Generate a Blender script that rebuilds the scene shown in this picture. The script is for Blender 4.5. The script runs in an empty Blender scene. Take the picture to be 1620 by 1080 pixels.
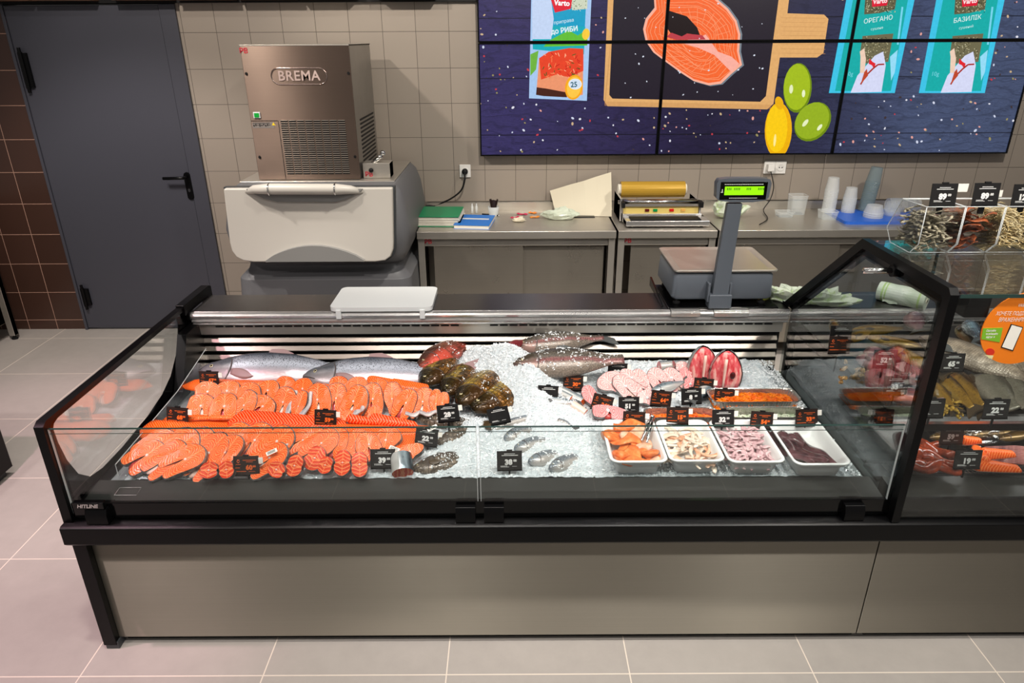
import bpy, bmesh, math, random
from mathutils import Vector, Matrix, noise
PI = math.pi
S = bpy.context.scene
COL = S.collection
random.seed(7)

# ---------------------------------------------------------------- camera
CAM_H, TILT, ROLL, FPX = 1.9, math.radians(23.5), .005, 1104.0
cd = bpy.data.cameras.new('camera'); cam = bpy.data.objects.new('camera', cd); COL.objects.link(cam)
cd.sensor_width = 36; cd.lens = 36 * FPX / 1620; cd.clip_start = .05
FW = Vector((0, math.cos(TILT), -math.sin(TILT)))
R0 = Vector((1, 0, 0)); U0 = Vector((0, math.sin(TILT), math.cos(TILT)))
RT = R0 * math.cos(ROLL) - U0 * math.sin(ROLL)
UP = R0 * math.sin(ROLL) + U0 * math.cos(ROLL)
cam.matrix_world = Matrix(((RT.x, UP.x, -FW.x, 0), (RT.y, UP.y, -FW.y, 0), (RT.z, UP.z, -FW.z, CAM_H), (0, 0, 0, 1)))
S.camera = cam

# ---------------------------------------------------------------- world, exposure, lamps
S.view_settings.view_transform = 'Standard'; S.view_settings.look = 'None'
S.view_settings.gamma = 1; S.view_settings.use_curve_mapping = False
S.view_settings.exposure = 0.0
w = bpy.data.worlds.new('world'); S.world = w; w.use_nodes = True
w.node_tree.nodes['Background'].inputs[0].default_value = (.85, .80, .78, 1)
w.node_tree.nodes['Background'].inputs[1].default_value = .26

def spot(x, y, z, tx, ty, tz, power, col=(1, .93, .84), size=80, rad=.05, blend=.5):
    l = bpy.data.lights.new('ceiling_spot', 'SPOT'); l.energy = power; l.color = col
    l.spot_size = math.radians(size); l.spot_blend = blend; l.shadow_soft_size = rad
    o = bpy.data.objects.new('ceiling_spot', l); COL.objects.link(o); o.location = (x, y, z)
    o.rotation_euler = (Vector((tx, ty, tz)) - Vector((x, y, z))).to_track_quat('-Z', 'Y').to_euler()
    return o
def fill_strip(x, y, z, ln, wd, power, col=(1, .95, .88), tilt=0):  # added out-of-view strips that brighten the steel and show as its reflections
    l = bpy.data.lights.new('added_fill_strip', 'AREA'); l.shape = 'RECTANGLE'; l.size = ln; l.size_y = wd; l.energy = power; l.color = col
    o = bpy.data.objects.new('added_fill_strip', l); COL.objects.link(o); o.location = (x, y, z); o.rotation_euler = (tilt, 0, 0)
fill_strip(.4, .2, 3.25, 6.5, .14, 34)
fill_strip(.4, 3.0, 3.25, 6.5, .14, 26)
fill_strip(.4, -2.2, 3.25, 7.5, .3, 46)
# track spots over the counter, aimed at the fish
spot(-.95, 1.35, 3.0, -.85, 2.42, .6, 88, (1, .89, .83), 62)
spot(-.15, 1.25, 3.0, -.2, 2.46, .6, 84, (1, .92, .85), 62)
spot(.75, 1.25, 3.0, .6, 2.46, .6, 106, (1, .96, .92), 62)
spot(1.75, 1.3, 3.0, 1.6, 2.3, .8, 130, (1, .93, .84), 70)
# aisle spots in front of the counter (streaks on the brushed plinth)
spot(-.52, .3, 3.0, -.3, .9, 0, 80, (1, .96, .90), 95)
spot(1.8, .3, 3.0, 1.6, .9, 0, 80, (1, .97, .92), 95)
spot(-2.6, .5, 3.0, -2.4, 1.4, 0, 120, (1, .86, .84), 90)
# pinkish meat lamp over the left aisle
spot(-2.2, 1.5, 3.0, -2.3, 2.2, 0, 210, (1, .60, .72), 62)
spot(-2.3, 2.9, 3.0, -2.3, 3.9, 0, 165, (1, .90, .84), 80)  # added neutral fill, only there to brighten the back-left floor
# wall washers behind the counter
spot(-1.9, 2.6, 3.0, -1.5, 4.6, .9, 125, (1, .90, .80), 88)
spot(.2, 2.6, 3.0, .2, 4.6, 1.0, 175, (1, .92, .82), 88)
spot(2.1, 2.6, 3.0, 1.9, 4.6, 1.0, 165, (1, .93, .84), 88)

# ---------------------------------------------------------------- helpers
def lin(c):
    return tuple(((v / 255) / 12.92 if v / 255 <= .04045 else ((v / 255 + .055) / 1.055) ** 2.4) for v in c) + (1,)

def ray(px, py):
    return FW + RT * ((px - 810) / FPX) + UP * ((540 - py) / FPX)
def at(px, py, X=None, Y=None, Z=None):
    """point of the place seen at a photo pixel on the plane X, Y or Z = const"""
    d = ray(px, py)
    t = X / d.x if X is not None else Y / d.y if Y is not None else (Z - CAM_H) / d.z
    return Vector((0, 0, CAM_H)) + d * t

class MB:
    def __init__(s): s.v = []; s.f = []; s.m = []; s.M = Matrix.Identity(4); s.cols = None
    def add(s, vs, fs, m=0):
        b = len(s.v); s.v += [tuple(s.M @ Vector(v)) for v in vs]
        s.f += [tuple(i + b for i in f) for f in fs]; s.m += [m] * len(fs); return s
    def box(s, x0, x1, y0, y1, z0, z1, m=0):
        vs = [(x, y, z) for z in (z0, z1) for y in (y0, y1) for x in (x0, x1)]
        return s.add(vs, [(0, 2, 3, 1), (4, 5, 7, 6), (0, 1, 5, 4), (2, 6, 7, 3), (0, 4, 6, 2), (1, 3, 7, 5)], m)
    def prism(s, pts, d0, d1, axis='y', m=0, mside=None):
        """closed polygon pts (2D) pushed from d0 to d1 along an axis"""
        n = len(pts)
        def P(a, b, d): return (a, d, b) if axis == 'y' else (d, a, b) if axis == 'x' else (a, b, d)
        vs = [P(a, b, d0) for a, b in pts] + [P(a, b, d1) for a, b in pts]
        s.add(vs, [tuple(range(n))[::-1], tuple(range(n, 2 * n))], m)
        s.add(vs, [(i, (i + 1) % n, (i + 1) % n + n, i + n) for i in range(n)], m if mside is None else mside)
        return s
    def tube(s, path, r, n=8, m=0, cap=True):
        path = [Vector(p) for p in path]; rr = r if isinstance(r, (list, tuple)) else [r] * len(path)
        rings = []; prev = None
        for i, p in enumerate(path):
            t = (path[min(i + 1, len(path) - 1)] - path[max(i - 1, 0)]).normalized()
            if prev is None:
                a = Vector((0, 0, 1)) if abs(t.z) < .9 else Vector((1, 0, 0)); u = t.cross(a).normalized()
            else:
                u = (prev - t * prev.dot(t)).normalized()
            prev = u; v = t.cross(u)
            rings.append([p + (u * math.cos(2 * PI * k / n) + v * math.sin(2 * PI * k / n)) * rr[i] for k in range(n)])
        return s.loft(rings, m, cap)
    def loft(s, rings, m=0, cap=True, closed=True):
        n = len(rings[0]); vs = [p for r in rings for p in r]; fs = []
        for i in range(len(rings) - 1):
            for k in range(n if closed else n - 1):
                a = i * n + k; b = i * n + (k + 1) % n
                fs.append((a, b, b + n, a + n))
        if cap: fs += [tuple(range(n))[::-1], tuple(range((len(rings) - 1) * n, len(rings) * n))]
        return s.add(vs, fs, m)
    def lathe(s, prof, c=(0, 0, 0), n=20, m=0, cap=True):
        return s.loft([[(c[0] + r * math.cos(2 * PI * k / n), c[1] + r * math.sin(2 * PI * k / n), c[2] + z) for k in range(n)] for r, z in prof], m, cap)
    def ball(s, c, r, sc=(1, 1, 1), n=10, k=7, m=0):
        return s.loft([[(c[0] + sc[0] * r * math.sin(PI * (j + .02) / (k + .04)) * math.cos(2 * PI * i / n), c[1] + sc[1] * r * math.sin(PI * (j + .02) / (k + .04)) * math.sin(2 * PI * i / n), c[2] - sc[2] * r * math.cos(PI * (j + .02) / (k + .04))) for i in range(n)] for j in range(k + 1)], m)
    def grid(s, fn, nu, nv, m=0):
        vs = [fn(i / nu, j / nv) for j in range(nv + 1) for i in range(nu + 1)]
        return s.add(vs, [(j * (nu + 1) + i, j * (nu + 1) + i + 1, (j + 1) * (nu + 1) + i + 1, (j + 1) * (nu + 1) + i) for j in range(nv) for i in range(nu)], m)
    def build(s, name, mats, parent=None, smooth=False, bevel=0, seg=2, solid=0, sub=0, label=None, kind=None, origin=None):
        me = bpy.data.meshes.new(name)
        off = origin if origin is not None else (parent['_o'] if parent is not None and '_o' in parent else (0, 0, 0))
        me.from_pydata([(v[0] - off[0], v[1] - off[1], v[2] - off[2]) for v in s.v], [], s.f)
        if not isinstance(mats, (list, tuple)): mats = [mats]
        for m in mats: me.materials.append(m)
        me.polygons.foreach_set('material_index', s.m)
        if smooth: me.polygons.foreach_set('use_smooth', [True] * len(s.f))
        me.update()
        o = bpy.data.objects.new(name, me); COL.objects.link(o)
        if parent is not None: o.parent = parent
        if origin is not None: o.location = origin
        if solid:
            q = o.modifiers.new('s', 'SOLIDIFY'); q.thickness = solid; q.offset = 0
        if bevel:
            q = o.modifiers.new('b', 'BEVEL'); q.width = bevel; q.segments = seg; q.limit_method = 'ANGLE'; q.angle_limit = math.radians(40)
            me.polygons.foreach_set('use_smooth', [True] * len(s.f)); q.harden_normals = True
        if sub:
            q = o.modifiers.new('u', 'SUBSURF'); q.levels = sub; q.render_levels = sub
        if label: o['label'] = label
        if kind: o['kind'] = kind
        return o

def tag(o, label=None, cat=None, group=None, kind=None):
    if label: o['label'] = label
    if cat: o['category'] = cat
    if group: o['group'] = group
    if kind: o['kind'] = kind
    return o
def thing(name, label, cat, loc=(0, 0, 0), rz=0, group=None, world=False, rot=None):
    """an Empty at the thing's base; world=True: its parts are given in world coordinates"""
    o = bpy.data.objects.new(name, None); COL.objects.link(o); o.empty_display_size = .05
    o.location = loc; o.rotation_euler = rot if rot else (0, 0, rz)
    if world: o['_o'] = tuple(loc)
    return tag(o, label, cat, group)
ALLT = []
def dup(root, label=None, group=None):
    r = root.copy(); COL.objects.link(r)
    if label: r['label'] = label
    if group: r['group'] = group
    for ch in root.children:
        c = ch.copy(); COL.objects.link(c); c.parent = r
        for g in ch.children:
            e = g.copy(); COL.objects.link(e); e.parent = c
    return r

_tc = {}
def text_geo(body, size, bold=0, spacing=1.0):
    """triangulated letter shapes, centred on the origin in XY"""
    k = (body, size, bold, spacing)
    if k in _tc: return _tc[k]
    c = bpy.data.curves.new('t', 'FONT'); c.body = body; c.size = size; c.align_x = 'CENTER'; c.align_y = 'CENTER'
    c.resolution_u = 2; c.offset = bold; c.space_character = spacing
    o = bpy.data.objects.new('t', c); COL.objects.link(o)
    dg = bpy.context.evaluated_depsgraph_get(); me = bpy.data.meshes.new_from_object(o.evaluated_get(dg))
    g = ([tuple(v.co) for v in me.vertices], [tuple(p.vertices) for p in me.polygons])
    bpy.data.objects.remove(o); bpy.data.curves.remove(c); bpy.data.meshes.remove(me)
    _tc[k] = g
    return g
def put_text(mb, body, size, M, m=0, bold=0, spacing=1.0):
    vs, fs = text_geo(body, size, bold, spacing)
    mb.add([tuple(M @ Vector(v)) for v in vs], fs, m)

# ---------------------------------------------------------------- materials
class NT:
    def __init__(s, name):
        s.mat = bpy.data.materials.new(name); s.mat.use_nodes = True
        s.t = s.mat.node_tree; s.n = s.t.nodes; s.b = s.n['Principled BSDF']; s.out = s.n['Material Output']
    def node(s, t, **k):
        x = s.n.new(t)
        for a, v in k.items(): setattr(x, a, v)
        return x
    def link(s, a, b): s.t.links.new(a, b)
    def val(s, i, v):
        if hasattr(v, 'links') or isinstance(v, bpy.types.NodeSocket): s.link(v, i)
        else: i.default_value = v
    def math(s, op, a, b=0, c=0):
        x = s.node('ShaderNodeMath', operation=op); s.val(x.inputs[0], a)
        if len(x.inputs) > 1: s.val(x.inputs[1], b)
        if len(x.inputs) > 2: s.val(x.inputs[2], c)
        return x.outputs[0]
    def mix(s, f, a, b, blend='MIX'):
        x = s.node('ShaderNodeMix', data_type='RGBA', blend_type=blend)
        s.val(x.inputs[0], f); s.val(x.inputs[6], a); s.val(x.inputs[7], b); return x.outputs[2]
    def ramp(s, f, stops, interp='LINEAR'):
        x = s.node('ShaderNodeValToRGB'); x.color_ramp.interpolation = interp; e = x.color_ramp.elements
        while len(e) < len(stops): e.new(.5)
        for i, (p, c) in enumerate(stops):
            e[i].position = p; e[i].color = c if isinstance(c, tuple) else (c, c, c, 1)
        s.val(x.inputs[0], f); return x.outputs[0]
    def coord(s, kind='Object'):
        return s.node('ShaderNodeTexCoord').outputs[kind]
    def pos(s): return s.node('ShaderNodeNewGeometry').outputs['Position']
    def xyz(s, v):
        x = s.node('ShaderNodeSeparateXYZ'); s.link(v, x.inputs[0]); return x.outputs
    def comb(s, a, b, c):
        x = s.node('ShaderNodeCombineXYZ'); s.val(x.inputs[0], a); s.val(x.inputs[1], b); s.val(x.inputs[2], c); return x.outputs[0]
    def scale(s, v, sc):
        x = s.node('ShaderNodeMapping'); s.link(v, x.inputs[0]); x.inputs['Scale'].default_value = sc; return x.outputs[0]
    def noise(s, v, scale, detail=3, rough=.5, dist=0):
        x = s.node('ShaderNodeTexNoise'); s.link(v, x.inputs['Vector']); x.inputs['Scale'].default_value = scale
        x.inputs['Detail'].default_value = detail; x.inputs['Roughness'].default_value = rough; x.inputs['Distortion'].default_value = dist
        return x.outputs[0]
    def vor(s, v, scale, feature='F1', rnd=1.0):
        x = s.node('ShaderNodeTexVoronoi', feature=feature); s.link(v, x.inputs['Vector']); x.inputs['Scale'].default_value = scale
        x.inputs['Randomness'].default_value = rnd; return x
    def bump(s, h, strength=.3, dist=.01):
        x = s.node('ShaderNodeBump'); x.inputs['Strength'].default_value = strength; x.inputs['Distance'].default_value = dist
        s.link(h, x.inputs['Height']); s.link(x.outputs[0], s.b.inputs['Normal']); return x
    def set(s, **k):
        for a, v in k.items():
            s.val(s.b.inputs[a.replace('_', ' ')], v)
        return s

def M_(name, col, rough=.5, metal=0, spec=.5, **k):
    t = NT(name); t.set(Base_Color=lin(col), Roughness=rough, Metallic=metal)
    t.b.inputs['Specular IOR Level'].default_value = spec
    for a, v in k.items(): t.b.inputs[a.replace('_', ' ')].default_value = v
    return t.mat
def emis(name, col, st=1.0):
    t = NT(name); t.set(Base_Color=(0, 0, 0, 1), Emission_Color=lin(col), Emission_Strength=st, Roughness=.3); return t.mat

def tiles(name, ax, size, phase, groutw, col, grout, rough=.35, var=.06, mott=0, bumpd=.002):
    t = NT(name); p = t.xyz(t.pos()); a = p[ax[0]]; b = p[ax[1]]; ms = []; ids = []
    for q, sz, ph in ((a, size[0], phase[0]), (b, size[1], phase[1])):
        u = t.math('DIVIDE', t.math('SUBTRACT', q, ph), sz); ids.append(t.math('FLOOR', u)); f = t.math('FRACT', u)
        d = t.math('MULTIPLY', t.math('MINIMUM', f, t.math('SUBTRACT', 1, f)), sz)
        ms.append(d)
    d = t.math('MINIMUM', *ms); g = t.ramp(t.math('DIVIDE', d, groutw), [(.35, 1.0), (.65, 0.0)])
    wn = t.node('ShaderNodeTexWhiteNoise', noise_dimensions='3D'); t.link(t.comb(ids[0], ids[1], 0), wn.inputs['Vector'])
    k = t.math('ADD', 1 - var, t.math('MULTIPLY', wn.outputs['Value'], 2 * var))
    if mott:
        nn = t.noise(t.pos(), 2.2, 6, .6); n2 = t.noise(t.pos(), 14, 5, .65)
        k = t.math('MULTIPLY', k, t.math('ADD', 1 - mott, t.math('MULTIPLY', t.math('ADD', nn, n2), mott)))
    c = t.mix(1, lin(col), k, 'MULTIPLY'); c = t.mix(g, c, lin(grout))
    t.set(Base_Color=c, Roughness=t.math('ADD', rough, t.math('MULTIPLY', g, .4)))
    t.bump(t.math('SUBTRACT', 1, g), .5, bumpd)
    return t.mat

def brushed(name, col, rough=.28, aniso=.7, tangent=(1, 0, 0), sc=(3, 3, 500), metal=.82, dirt=.1):
    t = NT(name); v = t.pos(); n = t.noise(t.scale(v, sc), 1, 2)
    c = t.mix(t.math('MULTIPLY', n, .12), lin(col), (0.02, .02, .02, 1)); d = t.noise(v, 5, 5, .6)
    t.set(Base_Color=t.mix(t.math('MULTIPLY', d, dirt), c, (.05, .045, .04, 1)), Metallic=metal,
          Roughness=t.math('ADD', rough - .06, t.math('MULTIPLY', d, .14)), Anisotropic=aniso, Anisotropic_Rotation=.25)
    cx = t.comb(*tangent); t.link(cx, t.b.inputs['Tangent'])
    return t.mat

def glass(name, tint=(.97, .985, .98), f0=.04, gain=.96, rough=0.0, gcol=(1, 1, 1)):
    """thin pane: clear transmission with Schlick reflection (light passes it in straight lines)"""
    t = NT(name); t.n.remove(t.b)
    lw = t.node('ShaderNodeLayerWeight'); lw.inputs['Blend'].default_value = .5
    f = t.math('ADD', f0, t.math('MULTIPLY', t.math('POWER', lw.outputs['Facing'], 5), gain))
    tr = t.node('ShaderNodeBsdfTransparent'); tr.inputs[0].default_value = tint + (1,)
    gl = t.node('ShaderNodeBsdfGlossy'); gl.inputs['Roughness'].default_value = rough; gl.inputs[0].default_value = gcol + (1,)
    mx = t.node('ShaderNodeMixShader'); t.link(f, mx.inputs[0]); t.link(tr.outputs[0], mx.inputs[1]); t.link(gl.outputs[0], mx.inputs[2])
    t.link(mx.outputs[0], t.out.inputs['Surface'])
    return t.mat
def film(name, col, alpha, rough=.15, f0=.06):
    """translucent plastic: part diffuse, part clear, part gloss"""
    t = NT(name); t.set(Base_Color=lin(col), Roughness=rough, Alpha=alpha); return t.mat

MAT = {}
MAT['wall'] = tiles('beige_wall_tile', (0, 2), (.2015, .2075), (-.172, 1.108), .003, (150, 140, 129), (88, 80, 74), .38, .025)
MAT['wall_brown'] = tiles('brown_wall_tile', (0, 2), (.2015, .2075), (-3.055, 1.108), .004, (66, 45, 37), (176, 138, 120), .3, .08)
MAT['floor'] = tiles('floor_tile', (0, 1), (.597, .5626), (.378, 1.652), .004, (168, 162, 156), (222, 210, 196), .42, .03, .20, .001)
MAT['ceiling'] = M_('ceiling_dark', (60, 56, 54), .8)
MAT['door'] = M_('door_paint', (66, 67, 76), .4)
MAT['black'] = M_('black_metal', (5, 5, 6), .34, 0, .2)
MAT['blackm'] = M_('black_matt', (12, 12, 13), .6, 0, .3)
MAT['blackg'] = M_('black_gloss', (4, 4, 5), .12, 0, .35)
MAT['dark'] = M_('dark_grey_plastic', (58, 61, 64), .45)
MAT['white'] = M_('white_plastic', (208, 212, 212), .35)
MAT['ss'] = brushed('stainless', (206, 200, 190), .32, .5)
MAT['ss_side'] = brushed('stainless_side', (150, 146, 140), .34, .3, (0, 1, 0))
MAT['ss_dark'] = brushed('stainless_panel', (178, 170, 158), .28, .5)
MAT['plinth'] = brushed('brushed_plinth', (160, 153, 140), .62, .98, (1, 0, 0), (2, 2, 700), .85, .05)
MAT['alu'] = brushed('polished_aluminium', (232, 230, 228), .2, .4)
MAT['chrome'] = M_('chrome', (220, 220, 220), .1, 1)
MAT['glass'] = glass('clear_glass', (.945, .968, .963))
MAT['glass_end'] = glass('end_glass', (.93, .955, .95), .10, .90)
MAT['glass_div'] = glass('divider_glass', (.86, .89, .89), .10, .90)
MAT['edge'] = M_('glass_edge', (40, 62, 58), .15)
MAT['acrylic'] = glass('acrylic', (.975, .98, .98), .05, .95)
MAT['acr_edge'] = film('acrylic_edge', (235, 240, 240), .55, .1)
# ================================================================ THE SETTING
WY = 4.636
def structure(name, mb, mat, **k):
    o = mb.build(name, mat, **k); o['kind'] = 'structure'; return o
structure('floor', MB().box(-7, 7, -4, WY + .1, -.1, 0), MAT['floor'])
structure('ceiling', MB().box(-7, 7, -4, WY + .1, 3.4, 3.5), MAT['ceiling'])
b = MB(); b.box(-2.005, 7, WY, WY + .12, 0, 3.4); structure('wall_back', b, MAT['wall'])
structure('wall_back_left', MB().box(-7, -3.036, WY, WY + .12, 0, 3.4), MAT['wall_brown'])
structure('wall_over_door', MB().box(-3.036, -2.005, WY, WY + .12, 2.095, 3.4), MAT['blackm'])
# steel door
o = structure('door_1', MB().box(-3.03, -2.105, WY - .012, WY + .04, .012, 2.09), MAT['door'], bevel=.003)
d1 = o
structure('trim_1', MB().box(-2.102, -2.005, WY - .018, WY + .05, 0, 2.095), MAT['door'], bevel=.002)
structure('trim_2', MB().box(-3.05, -3.032, WY - .02, WY + .05, 0, 2.095), MAT['door'], bevel=.002)
def part(mb, name, mats, parent, **k): return mb.build(name, mats, parent, **k)
hx, hz = -2.118, 1.06
b = MB()
b.prism([(hx + .022 * math.cos(a) , hz - .05 + (.075 if math.sin(a) > 0 else -.06) + .022 * math.sin(a)) for a in [2 * PI * k / 16 for k in range(16)]], WY - .022, WY - .012)
part(b, 'handle_plate', MAT['black'], d1, bevel=.002)
b = MB(); b.tube([(hx, WY - .015, hz + .018), (hx, WY - .065, hz + .018), (hx - .012, WY - .072, hz + .018), (hx - .135, WY - .07, hz + .016)], .010, 10)
part(b, 'door_handle', MAT['black'], d1, smooth=True)
b = MB(); b.prism([(hx + .008 * math.cos(a), hz - .07 + .012 * math.sin(a)) for a in [2 * PI * k / 12 for k in range(12)]], WY - .026, WY - .02)
part(b, 'keyhole', MAT['chrome'], d1)
for z0, z1, r in ((1.60, 1.86, .014), (.16, .34, .013)):
    x = -3.022 + .03
    b = MB(); b.lathe([(r, 0), (r, z1 - z0 - .05)], (x, WY - .03, z0 + .025), 12); b.lathe([(r * .7, 0), (r * .7, z1 - z0)], (x, WY - .03, z0), 10)
    b.box(x - .004, x + .035, WY - .03, WY - .01, z0 + .03, z1 - .03)
    part(b, 'hinge', MAT['black'], d1, smooth=False)
# wooden slatted fascia just under the ceiling line
t = NT('dark_wood'); p = t.scale(t.pos(), (1.5, 8, 30)); n = t.noise(p, 2, 5, .6)
t.set(Base_Color=t.ramp(n, [(.3, lin((58, 38, 28))), (.7, lin((120, 84, 60)))]), Roughness=.55); MAT['wood'] = t.mat
b = MB()
x = -3.6
while x < -.5:
    b.box(x, x + .34, WY - .12, WY - .03, 2.112, 2.4); x += .36 if int(x * 10) % 3 else .46
structure('trim_3', b, MAT['wood'])
structure('trim_4', MB().box(-3.05, -.18, WY - .03, WY, 2.1, 2.5), MAT['blackm'])

# ================================================================ VIDEO WALL
t = NT('screen_planks'); P = t.xyz(t.pos())
fz = t.math('FRACT', t.math('DIVIDE', t.math('SUBTRACT', P[2], 1.337), .335))
seam = t.ramp(fz, [(0.0, 1.0), (.012, 0.0), (.985, 0.0), (1.0, 1.0)])
gr = t.noise(t.scale(t.pos(), (1.0, 1, 10)), 3.2, 8, .72, 2.2)
gx = t.ramp(t.math('DIVIDE', P[0], 3.2), [(.0, lin((60, 53, 104))), (.38, lin((38, 31, 62))), (.62, lin((52, 54, 84))), (.8, lin((78, 90, 124))), (1.0, lin((74, 86, 118)))])
cc = t.mix(t.ramp(gr, [(.34, .75), (.44, .05), (.50, .45), (.54, .0), (.62, .5), (.70, .1)]), gx, (.003, .003, .008, 1))
wv = t.math('SINE', t.math('ADD', t.math('MULTIPLY', P[2], 95), t.math('MULTIPLY', t.noise(t.scale(t.pos(), (1.1, 1, 2.6)), 1.7, 3, .55), 46)))
cc = t.mix(t.ramp(wv, [(.5, 0.0), (1.0, .26)]), cc, (.004, .004, .012, 1))
cc = t.mix(seam, cc, (.002, .002, .004, 1))
t.set(Base_Color=(0, 0, 0, 1), Emission_Color=cc, Emission_Strength=1.0, Roughness=.25); MAT['planks'] = t.mat
t = NT('screen_picture'); a = t.node('ShaderNodeVertexColor'); a.layer_name = 'Col'
nz = t.noise(t.pos(), 60, 4, .6); c = t.mix(t.math('MULTIPLY', nz, .28), a.outputs[0], (0, 0, 0, 1))
t.set(Base_Color=(0, 0, 0, 1), Emission_Color=c, Emission_Strength=1.15, Roughness=.25); MAT['picture'] = t.mat
TVY = 4.565
def tvp(px, py):
    v = at(px, py, Y=TVY); return (v.x, v.z)
SH = []   # (polygon in x,z metres, sRGB colour)
def shp(pts, col, raw=False): SH.append(([tvp(*p) for p in pts], col))
def z5(X, Y): return (750 + X / 3.682, Y / 3.682)
def z6(X, Y): return (1180 + X / 3.682, Y / 3.682)
def ell(cx, cy, rx, ry, rot=0, n=22):
    c, s = math.cos(math.radians(rot)), math.sin(math.radians(rot))
    return [(cx + rx * math.cos(a) * c - ry * math.sin(a) * s, cy + rx * math.cos(a) * s + ry * math.sin(a) * c) for a in [2 * PI * k / n for k in range(n)]]
def strip(pts, w, col):
    for (x0, y0), (x1, y1) in zip(pts, pts[1:]):
        dx, dy = x1 - x0, y1 - y0; L = math.hypot(dx, dy) or 1; nx, ny = -dy / L * w / 2, dx / L * w / 2
        shp([(x0 + nx, y0 + ny), (x1 + nx, y1 + ny), (x1 - nx, y1 - ny), (x0 - nx, y0 - ny)], col)
# cutting board with slate centre
wood = (226, 172, 108)
shp([(963, -30), (955, 158), (961, 168), (1214, 173), (1224, 164), (1234, 91), (1293, 91), (1303, 84), (1311, 30), (1304, 23), (1246, 21), (1252, -30)], wood)
for k in range(7): strip([(957 + k * 2, 160 - k * 20), (1240, 164 + k)][:1] + [(957, 161 + k), (1220, 166 + k)], .4, (196, 140, 84))
for k in range(9): strip([(1236, 28 + k * 7), (1306, 29 + k * 7)], .6, (200, 146, 90))
shp([(972, -30), (964, 150), (969, 156), (1203, 161), (1212, 152), (1220, 90), (1236, -30)], (34, 27, 40))
# salmon steak picture
so = [z5(*p) for p in ((1045, -60), (1052, 45), (1000, 110), (985, 170), (1000, 240), (1045, 305), (1120, 362), (1200, 420), (1280, 472), (1370, 497), (1440, 487), (1500, 430), (1562, 378), (1545, 300), (1552, 200), (1530, 120), (1480, 50), (1400, -20), (1300, -60))]
cxs, cys = sum(p[0] for p in so) / len(so), sum(p[1] for p in so) / len(so)
shp([(cxs + (x - cxs) * 1.02 + 1.6, cys + (y - cys) * 1.02) for x, y in so], (120, 130, 140))
shp(so, (252, 176, 150))
shp([(cxs + (x - cxs) * .95, cys + (y - cys) * .95) for x, y in so], (248, 104, 46))
for k in range(11):
    f = .90 - k * .068
    pts = [(cxs + (x - cxs) * f + 2.5 * math.sin(i * 1.3 + k), cys + (y - cys) * f + 2 * math.cos(i * 1.1 + k * 2)) for i, (x, y) in enumerate(so + so[:1])]
    strip(pts, .8, (252, 158, 112))
for k in range(26):
    a = 2 * PI * k / 26; r0, r1 = 30, 62
    strip([(cxs + 8 + r0 * math.cos(a), cys + 6 + r0 * math.sin(a)), (cxs + r1 * .95 * math.cos(a + .2), cys + r1 * .82 * math.sin(a + .2))], .8, (252, 150, 104))
shp([z5(*p) for p in ((1300, 225), (1350, 200), (1420, 300), (1500, 330), (1545, 370), (1500, 420), (1400, 320), (1310, 280), (1180, 240))], (252, 176, 160))
shp([z5(*p) for p in ((1130, 60), (1240, 95), (1300, 160), (1316, 205), (1240, 195), (1215, 215), (1150, 200), (1115, 150))], (24, 8, 12))
shp([z5(*p) for p in ((1150, 190), (1210, 212), (1240, 196), (1330, 205), (1350, 230), (1180, 232), (1120, 215))], (190, 60, 70))
# citrus
for c_, cx, cy, rx, ry, r in (((164, 190, 26), 1262, 139, 22.5, 39.5, 4), ((150, 178, 30), 1286, 192.5, 26, 34, 38)):
    shp(ell(cx, cy, rx, ry, r), (110, 138, 10)); shp(ell(cx - 1, cy - 1.5, rx * .93, ry * .93, r), c_)
    shp(ell(cx - rx * .45, cy + 2, 3, 7, r), (232, 240, 190)); shp(ell(cx + rx * .42, cy + 9, 2.6, 6, r), (236, 244, 200))
shp(ell(1231.5, 206, 21.5, 44, 2), (240, 178, 4)); shp(ell(1229, 203, 17, 38, 2), (252, 204, 12)); shp(ell(1233, 163, 6.5, 10.5, -14), (238, 176, 6)); shp(ell(1226, 222, 2, 10, 6), (255, 236, 150))
# seasoning sachet for fish
shp([(841, -30), (937, -30), (928.5, 159.5), (837, 155.5)], (168, 200, 240))
shp([(846, -30), (929, -30), (924, 72), (856, 68)], (8, 158, 198))
shp([(842, 40), (926, 42), (924, 86), (843, 78)], (0, 172, 186))
shp([(842, -30), (868, -30), (876, 30), (872, 62), (842, 62)], (196, 214, 244))
shp([(902, -10), (930, -10), (929, 14), (905, 16)], (206, 214, 190))
for k in range(46): shp(ell(900 + random.random() * 28, random.random() * 17, .7, .7, 0, 5), random.choice([(60, 110, 40), (230, 230, 210), (40, 60, 40)]))
shp([(868, -12), (907, -12), (903, 14), (878, 20)], (224, 22, 48))
shp([(884, 56), (900, 48), (914, 56), (930, 46), (929, 72), (860, 74), (866, 66)], (96, 190, 50))
shp(ell(927, 54, 6, 9, 10), (250, 204, 60))
fish_ph = [(853, 92), (868, 82), (900, 76), (923, 77), (922, 150), (896, 154), (862, 150), (849, 140)]
shp(fish_ph, (238, 150, 108)); shp([(853, 92), (868, 82), (900, 76), (923, 77), (923, 112), (900, 122), (880, 118), (856, 126)], (232, 66, 34))
for k in range(60): shp(ell(858 + random.random() * 60, 84 + random.random() * 40, 2 + random.random() * 3, .8, random.random() * 180, 6), random.choice([(250, 120, 70), (200, 30, 20), (255, 170, 130), (60, 90, 30)]))
shp([(849, 138), (864, 140), (896, 146), (897, 154), (860, 152), (848, 150)], (70, 30, 18))
shp([(839, 86), (852, 80), (848, 110), (839, 120)], (110, 180, 60))
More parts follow.
